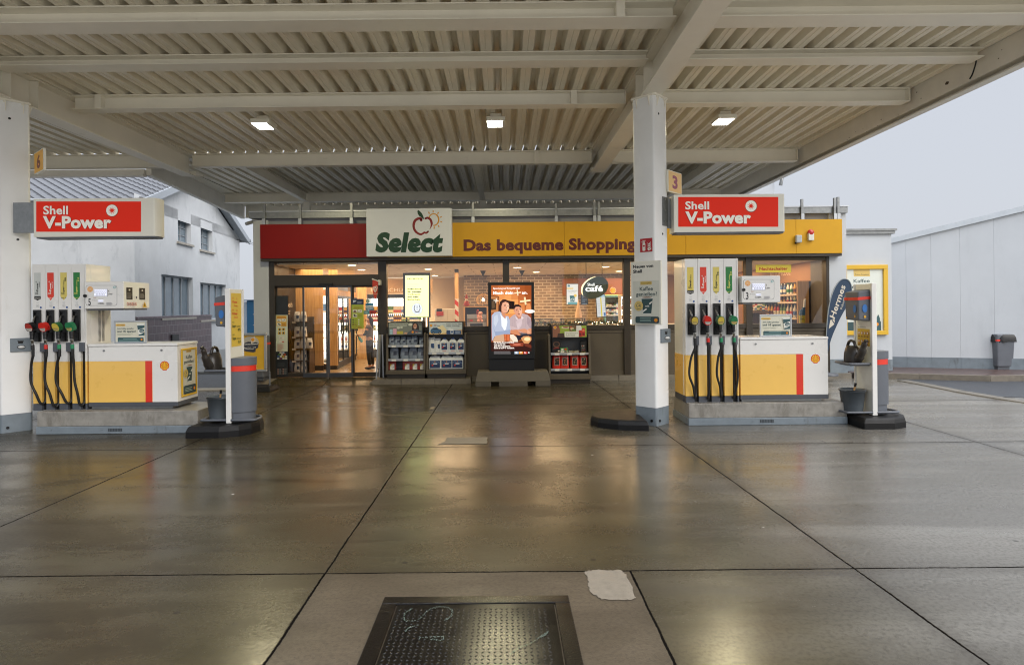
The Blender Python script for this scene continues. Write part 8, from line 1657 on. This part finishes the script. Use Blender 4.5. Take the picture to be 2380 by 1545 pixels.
def pb(q, pl):
    q.rect(pl, 986, 411, 1139, 484, ink('#26344f')); q.poly(pl, [(1000, 428), (1048, 430), (1040, 446), (1024, 450), (1020, 458), (1000, 460), (1010, 444)], ink('#c9d0dc')); q.lines(pl, 1058, 444, 1126, 4, 8, 3, ink('#9fa9ba')); q.text(pl, 'GESICHERTES', 1016, 522, 1112, 8, ink('#a8642c'), bold=.03); q.text(pl, 'BARGELDSYSTEM', 1000, 536, 1124, 8, ink('#a8642c'), bold=.03); pk = ink('#d9d9c4'); dk = ink('#33302a')
    for k, (a, b) in enumerate(((1002, 544), (1064, 544), (1002, 602))): q.rect(pl, a, b, a+56, b+40, pk, 1 if k == 0 else 0)
    q.poly(pl, [(1010, 570), (1030, 552), (1050, 574), (1050, 580), (1010, 580)], ink('#6a3a2c')); q.stroke(pl, [(1074, 576), (1096, 566), (1108, 552)], 4, dk, up=0); q.ell(pl, 1024, 614, 12, 8, dk, up=0); q.poly(pl, [(1012, 624), (1052, 622), (1052, 630), (1022, 636)], dk, 0); q.lines(pl, 1066, 608, 1128, 3, 11, 4, ink('#8a8a3c'))
    for k in range(3): q.ell(pl, 1006, 676+k*28, 9, 9, dk, up=0); q.ell(pl, 1078, 674+k*28, 9, 9, ink('#d9d9c4'), up=0); q.lines(pl, 1022, 672+k*28, 1060, 2, 9, 3, ink('#77803c'), up=0)
    q.stroke(pl, arc(1025, 752, 22, 22, 150, 390, 14), 5, ink('#b5602c'), up=0); q.stroke(pl, [(1008, 764), (1016, 772), (1034, 772), (1042, 764)], 5, ink('#b5602c'), up=0); q.lines(pl, 1062, 756, 1128, 3, 9, 4, ink('#b5702c'))
glass_poster('door_poster', 'lime green security notice with dark blue top on the right door glass', 'poster', 't3', 986, 411, 1139, 787, GL-.10, '#aab53c', pb)
def pc(q, pl):
    q.rect(pl, 1163, 494, 1264, 526, ink('#dfe4e6')); q.text(pl, 'Hermes', 1188, 518, 1258, 16, ink('#2f6a8c'), bold=.03); q.poly(pl, [(1168, 502), (1186, 502), (1182, 516), (1174, 514)], ink('#2f6a8c'), 0); q.text(pl, 'PaketShop', 1186, 545, 1258, 10, ink('#dfe4e6'), bold=.02)
glass_poster('parcel_sticker', 'blue and white parcel sticker on the right fixed door glass', 'sticker', 't3', 1162, 466, 1265, 553, GP, '#2f7aa0', pc)
def pd(q, pl): q.rect(pl, 1212, 559, 1292, 602, ink('#b5392c')); q.lines(pl, 1146, 568, 1200, 3, 9, 4, ink('#b9d2da')); q.ell(pl, 1240, 582, 14, 10, ink('#7a241c'))
glass_poster('offer_sticker', 'small turquoise and red sticker under the parcel sticker', 'sticker', 't3', 1138, 558, 1292, 604, GP, '#4a90a0', pd)
t = thing('round_sticker', W('t3', 1190, 463, GP), 'round pale green sticker above the parcel sticker', 'sticker'); q = MB(); pl = Plane('t3', (0, GP, 0)); q.prism([pl.at(1190+23*math.cos(2*PI*k/20), 440+23*math.sin(-2*PI*k/20)) for k in range(20)], (0, .002, 0), ink('#8aa596')); q.build('disc', t); q = MB(); q.ell(Plane('t3', (0, GP-.001, 0)), 1190, 440, 15, 15, ink('#a9bfb0')); q.build('ring', t)
def pe(q, pl): q.text(pl, 'Nachtschalter', 370, 297, 846, 48, ink('#b0231a'), bold=.03, y1=292)
glass_poster('counter_sign', 'yellow night counter sign with red lettering inside the rightmost window', 'sign', 'u3', 309, 205, 904, 336, GL-.008, '#d8c23c', pe)
# ice cream flag at the door
t = thing('ice_cream_flag', W('t3', 1290, 420, 13.62), 'small red pennant with a white heart by the entrance', 'flag'); q = MB(); FYY = 13.55; q.box(WX('t3', 1322, 200, 13.6), WX('t3', 1346, 200, 13.6), 13.56, FY-.04, WZ('t3', 1334, 236, 13.6), WZ('t3', 1334, 174, 13.6), shelfwhite); q.tube(smooth_path([W('t3', 1335, 200, FYY), W('t3', 1300, 180, FYY), W('t3', 1252, 164, FYY)]), .013, 8, shelfwhite); q.sphere(W('t3', 1251, 164, FYY), .02, shelfwhite, 10, 6); q.build('arm', t)
q = MB(); pl = Plane('t3', (0, FYY, 0)); fl_ = ink('#c23a22'); q.prism([pl.at(x, y) for x, y in [(1252, 172), (1249, 230), (1255, 320), (1268, 390), (1284, 420), (1298, 400), (1308, 340), (1318, 260), (1320, 196), (1296, 184)]][::-1], (0, .012, 0), fl_); fb = q.build('pennant', t)
q = MB(); pl = Plane('t3', (0, FYY-.0012, 0)); w_ = ink('#efe6dc'); hrt = [(1284, 330), (1266, 300), (1262, 272), (1272, 256), (1284, 266), (1296, 250), (1307, 262), (1304, 292)]; hs = [(p.x, p.y) for p in smooth_path([(x, y, 0) for x, y in hrt+[hrt[0]]], 4)]; q.stroke(pl, hs, 7, w_, cap=False); h2 = [(1284+(x-1284)*.5, 288+(y-288)*.5) for x, y in hs]; q.stroke(pl, h2, 6, w_, cap=False); q.lines(pl, 1266, 345, 1306, 1, 8, 12, ink('#d98a72'), .0); q.build('heart_print', fb)
# tall blue beach flag
HY_ = 13.3
t = thing('beach_flag', (WX('r8', 176, 1110, HY_), HY_, .12), 'tall dark blue parcel shop beach flag at the right corner of the shop', 'flag')
out_l = [(165, 1000), (166, 900), (172, 800), (182, 720), (200, 645), (225, 590), (250, 560), (272, 551), (296, 556), (314, 580), (321, 620), (315, 665), (295, 710), (270, 752), (245, 800), (222, 850), (205, 890), (190, 935), (176, 1000)]
pl = Plane('r8', (0, HY_, 0)); nvy = mat('flag_blue', '#1d3650', rough=.6, var=.08, scale=3); sp_ = [(p.x, p.y) for p in smooth_path([(x, y, 0) for x, y in out_l], 3)]
q = MB(); q.prism([pl.at(x, y) for x, y in sp_][::-1], (0, .012, 0), nvy); sail = q.build('sail', t)
q = MB(); q.tube([pl.at(x, y) for x, y in sp_[:34]], .012, 6, mat('flag_seam', '#8d969c', rough=.6, var=.05)); e_ = pl.at(165, 1000); q.tube([e_, Vector((e_.x, HY_, .12))], .014, 8, M['black']); q.build('pole', t)
q = MB(); pl = Plane('r8', (0, HY_-.0015, 0)); cr = ink('#c9c2b4'); q.text(pl, 'Hermes', 216, 792, 283, 33, cr, bold=.02, y1=596, slant=.12); q.text(pl, 'PaketShop', 262, 735, 292, 13, cr, bold=0, y1=636)
for k in range(3): q.poly(pl, [(181+k*9, 852-k*11), (190+k*8, 800-k*2), (197+k*7, 797-k*2), (208+k*5, 815-k*9), (215, 824-k*10)] if k == 0 else [(197+k*5, 800-k*3), (202+k*5, 796-k*3), (219-k, 816-k*11), (217-k, 826-k*10)], cr, 1 if k == 0 else 0)
q.build('flag_print', sail)
q = MB(); q.lathe([(.24, 0), (.24, .04), (.05, .06), (.03, .12)], (e_.x, HY_, .12), 20, M['dgrey']); q.build('foot', t)
# ------------------------------------------------------------------ the person in the shop
def skin_obj(name, chain, parent, m, root=0, sub=2):
    """chain: list of (x, y, z, radius_x, radius_y, index of the previous vertex or None)"""
    me = bpy.data.meshes.new(name); vs = [c[:3] for c in chain]; es = [(c[5], i) for i, c in enumerate(chain) if c[5] is not None]; me.from_pydata(vs, es, [])
    o = bpy.data.objects.new(name, me); C.objects.link(o); me.materials.append(m)
    bm = bmesh.new(); bm.from_mesh(me); ly = bm.verts.layers.skin.verify(); bm.verts.ensure_lookup_table()
    for i, c in enumerate(chain): bm.verts[i][ly].radius = (c[3], c[4]); bm.verts[i][ly].use_root = i == root
    bm.to_mesh(me); bm.free()
    s_ = o.modifiers.new('skin', 'SKIN'); s_.use_smooth_shade = True
    if sub: ss = o.modifiers.new('sub', 'SUBSURF'); ss.levels = sub; ss.render_levels = sub
    o.parent = parent; return o
PY = 15.6
pb_ = W('t3', 1218, 1290, PY); HT = WZ('t3', 1230, 630, PY)-FLOOR; K = HT/1.68      # scale of the figure
P0 = thing('person', (pb_.x, PY, FLOOR), 'person in dark trousers and grey top holding a spray bottle inside the shop', 'person')
sk, shirt, trs, shoe, hair = mat('skin', '#c08a6a', rough=.5, var=.05), mat('grey_top', '#5f5148', rough=.8, var=.1), mat('dark_trousers', '#1d1b1c', rough=.8, var=.1), mat('black_shoes', '#121112', rough=.5), mat('dark_hair', '#20140f', rough=.5, var=.2)
dk_sl = mat('dark_sleeve', '#1c1a1b', rough=.8)
# she faces left (-x), hair in a tail behind; one arm stretched forward to the left holding a spray bottle
def sc(ch): return [(x*K, y*K, z*K, rx*K, ry*K, p) for x, y, z, rx, ry, p in ch]
hand_x, hand_z = (WX('t3', 1085, 866, PY)-pb_.x)/K, (WZ('t3', 1085, 868, PY)-FLOOR)/K
body = [(0, 0, .93, .125, .14, None), (.0, 0, 1.08, .11, .125, 0), (-.005, 0, 1.24, .115, .145, 1), (-.005, 0, 1.36, .095, .15, 2), (-.01, 0, 1.43, .055, .06, 3), (-.02, 0, 1.49, .048, .048, 4), (-.04, 0, 1.56, .085, .072, 5), (-.035, 0, 1.63, .07, .066, 6),
        (.0, -.16, 1.36, .05, .05, 3), (-.06, -.19, 1.22, .044, .044, 8), (-.10, -.18, 1.10, .04, .04, 9), (hand_x*.62, -.16, hand_z+.02, .032, .032, 10), (hand_x*.93, -.14, hand_z, .024, .022, 11), (hand_x, -.14, hand_z, .026, .03, 12),
        (.0, .16, 1.36, .05, .05, 3), (.04, .20, 1.16, .042, .042, 14), (.0, .20, .98, .034, .034, 15), (-.05, .19, .86, .025, .025, 16), (-.07, .19, .79, .024, .028, 17),
        (.0, -.085, .85, .092, .092, 0), (-.02, -.085, .50, .06, .06, 19), (.02, -.085, .10, .042, .042, 20), (-.07, -.085, .045, .038, .035, 21), (.0, .085, .85, .092, .092, 0), (.04, .085, .50, .06, .06, 23), (.08, .085, .10, .042, .042, 24), (-.01, .085, .045, .038, .035, 25)]
for k, (dz, l) in enumerate(((.018, .05), (.006, .058), (-.006, .055), (-.018, .045))):   # fingers curled round the bottle trigger
    n0 = len(body); body += [(hand_x-.03, -.14, hand_z+dz, .008, .008, 13), (hand_x-.03-l*.5, -.125, hand_z+dz-.006, .008, .008, n0), (hand_x-.03-l*.6, -.10, hand_z+dz-.012, .007, .007, n0+1)]
n0 = len(body); body += [(hand_x-.005, -.155, hand_z+.03, .009, .009, 13), (hand_x-.035, -.165, hand_z+.045, .008, .008, n0)]
for k, (dx, l) in enumerate(((-.025, .05), (-.008, .06), (.008, .056), (.024, .045))):
    n0 = len(body); body += [(-.075+dx*.7, .19+dx*.3, .745, .008, .008, 18), (-.08+dx*.8, .185, .745-l*.6, .008, .008, n0), (-.072+dx*.8, .18, .745-l, .007, .007, n0+1)]
bo = skin_obj('body', sc(body), P0, sk)
skin_obj('trousers', sc([(0, 0, .99, .125, .14, None), (0, 0, .90, .14, .16, 0), (0, -.085, .84, .105, .1, 1), (-.02, -.085, .50, .075, .072, 2), (.02, -.085, .12, .058, .056, 3), (0, .085, .84, .105, .1, 1), (.04, .085, .50, .075, .072, 5), (.08, .085, .12, .058, .056, 6)]), P0, trs)
skin_obj('top', sc([(0, 0, .90, .135, .155, None), (0, 0, 1.08, .125, .14, 0), (-.005, 0, 1.24, .132, .162, 1), (-.005, 0, 1.37, .105, .16, 2), (-.01, 0, 1.42, .07, .075, 3), (.0, -.165, 1.36, .064, .064, 3), (-.04, -.19, 1.27, .058, .058, 5), (.0, .165, 1.36, .064, .064, 3), (.03, .20, 1.22, .056, .056, 7)]), P0, shirt)
skin_obj('sleeve', sc([(-.045, -.188, 1.26, .052, .052, None), (-.08, -.19, 1.16, .052, .052, 0), (-.10, -.18, 1.10, .05, .05, 1), (hand_x*.55, -.165, hand_z+.025, .042, .042, 2)]), P0, dk_sl)
skin_obj('hair', sc([(-.045, 0, 1.655, .066, .07, None), (.0, 0, 1.655, .082, .08, 0), (.045, 0, 1.60, .07, .075, 1), (.06, 0, 1.52, .06, .07, 2), (.07, 0, 1.40, .055, .065, 3), (.075, 0, 1.28, .03, .04, 4)]), P0, hair)
q = MB(); MB.OFF = P0.location.copy(); E_ = ink('#1a1210')
for sy in (-1, 1): q.sphere((-.118*K, sy*.032*K, 1.575*K), .010*K, E_, 8, 5)
q.sphere((-.128*K, 0, 1.548*K), .016*K, sk, 8, 6, (1, .8, 1.3)); q.sphere((-.117*K, 0, 1.512*K), .018*K, ink('#9a5a4c'), 8, 5, (.5, 1, .35))
for sy in (-1, 1): q.sphere((-.035*K, sy*.072*K, 1.56*K), .022*K, sk, 8, 6, (.8, .4, 1.3))
MB.OFF = Vector((0, 0, 0)); q.build('face', P0)
q = MB(); MB.OFF = P0.location.copy()
for x, y in ((-.03, -.085), (.03, .085)): q.sphere((x*K, y*K, .045*K), .05*K, shoe, 14, 8, (2.5, 1, .85))
MB.OFF = Vector((0, 0, 0)); q.build('shoes', P0)
hw = P0.location+Vector((hand_x*K-.03*K, -.125*K, hand_z*K))
t = thing('spray_bottle', hw-Vector((0, 0, .2)), 'turquoise spray bottle in the hand of the person in the shop', 'spray bottle'); q = MB(); ax = (W('t3', 1140, 945, PY-.1)-W('t3', 1090, 875, PY-.1)).normalized(); L_ = .21
q.tube([hw, hw+ax*.03, hw+ax*.05, hw+ax*.08, hw+ax*.10, hw+ax*L_], [.013, .014, .016, .034, .038, .036], 12, ink('#3f9a98', rough=.2)); q.build('bottle', t); q = MB(); q.tube([hw-ax*.03, hw], .016, 8, ink('#e4e4e0')); q.tube([hw-ax*.02, hw-ax*.02+Vector((-.06, 0, .02))], .010, 8, ink('#e4e4e0')); q.build('trigger', t)
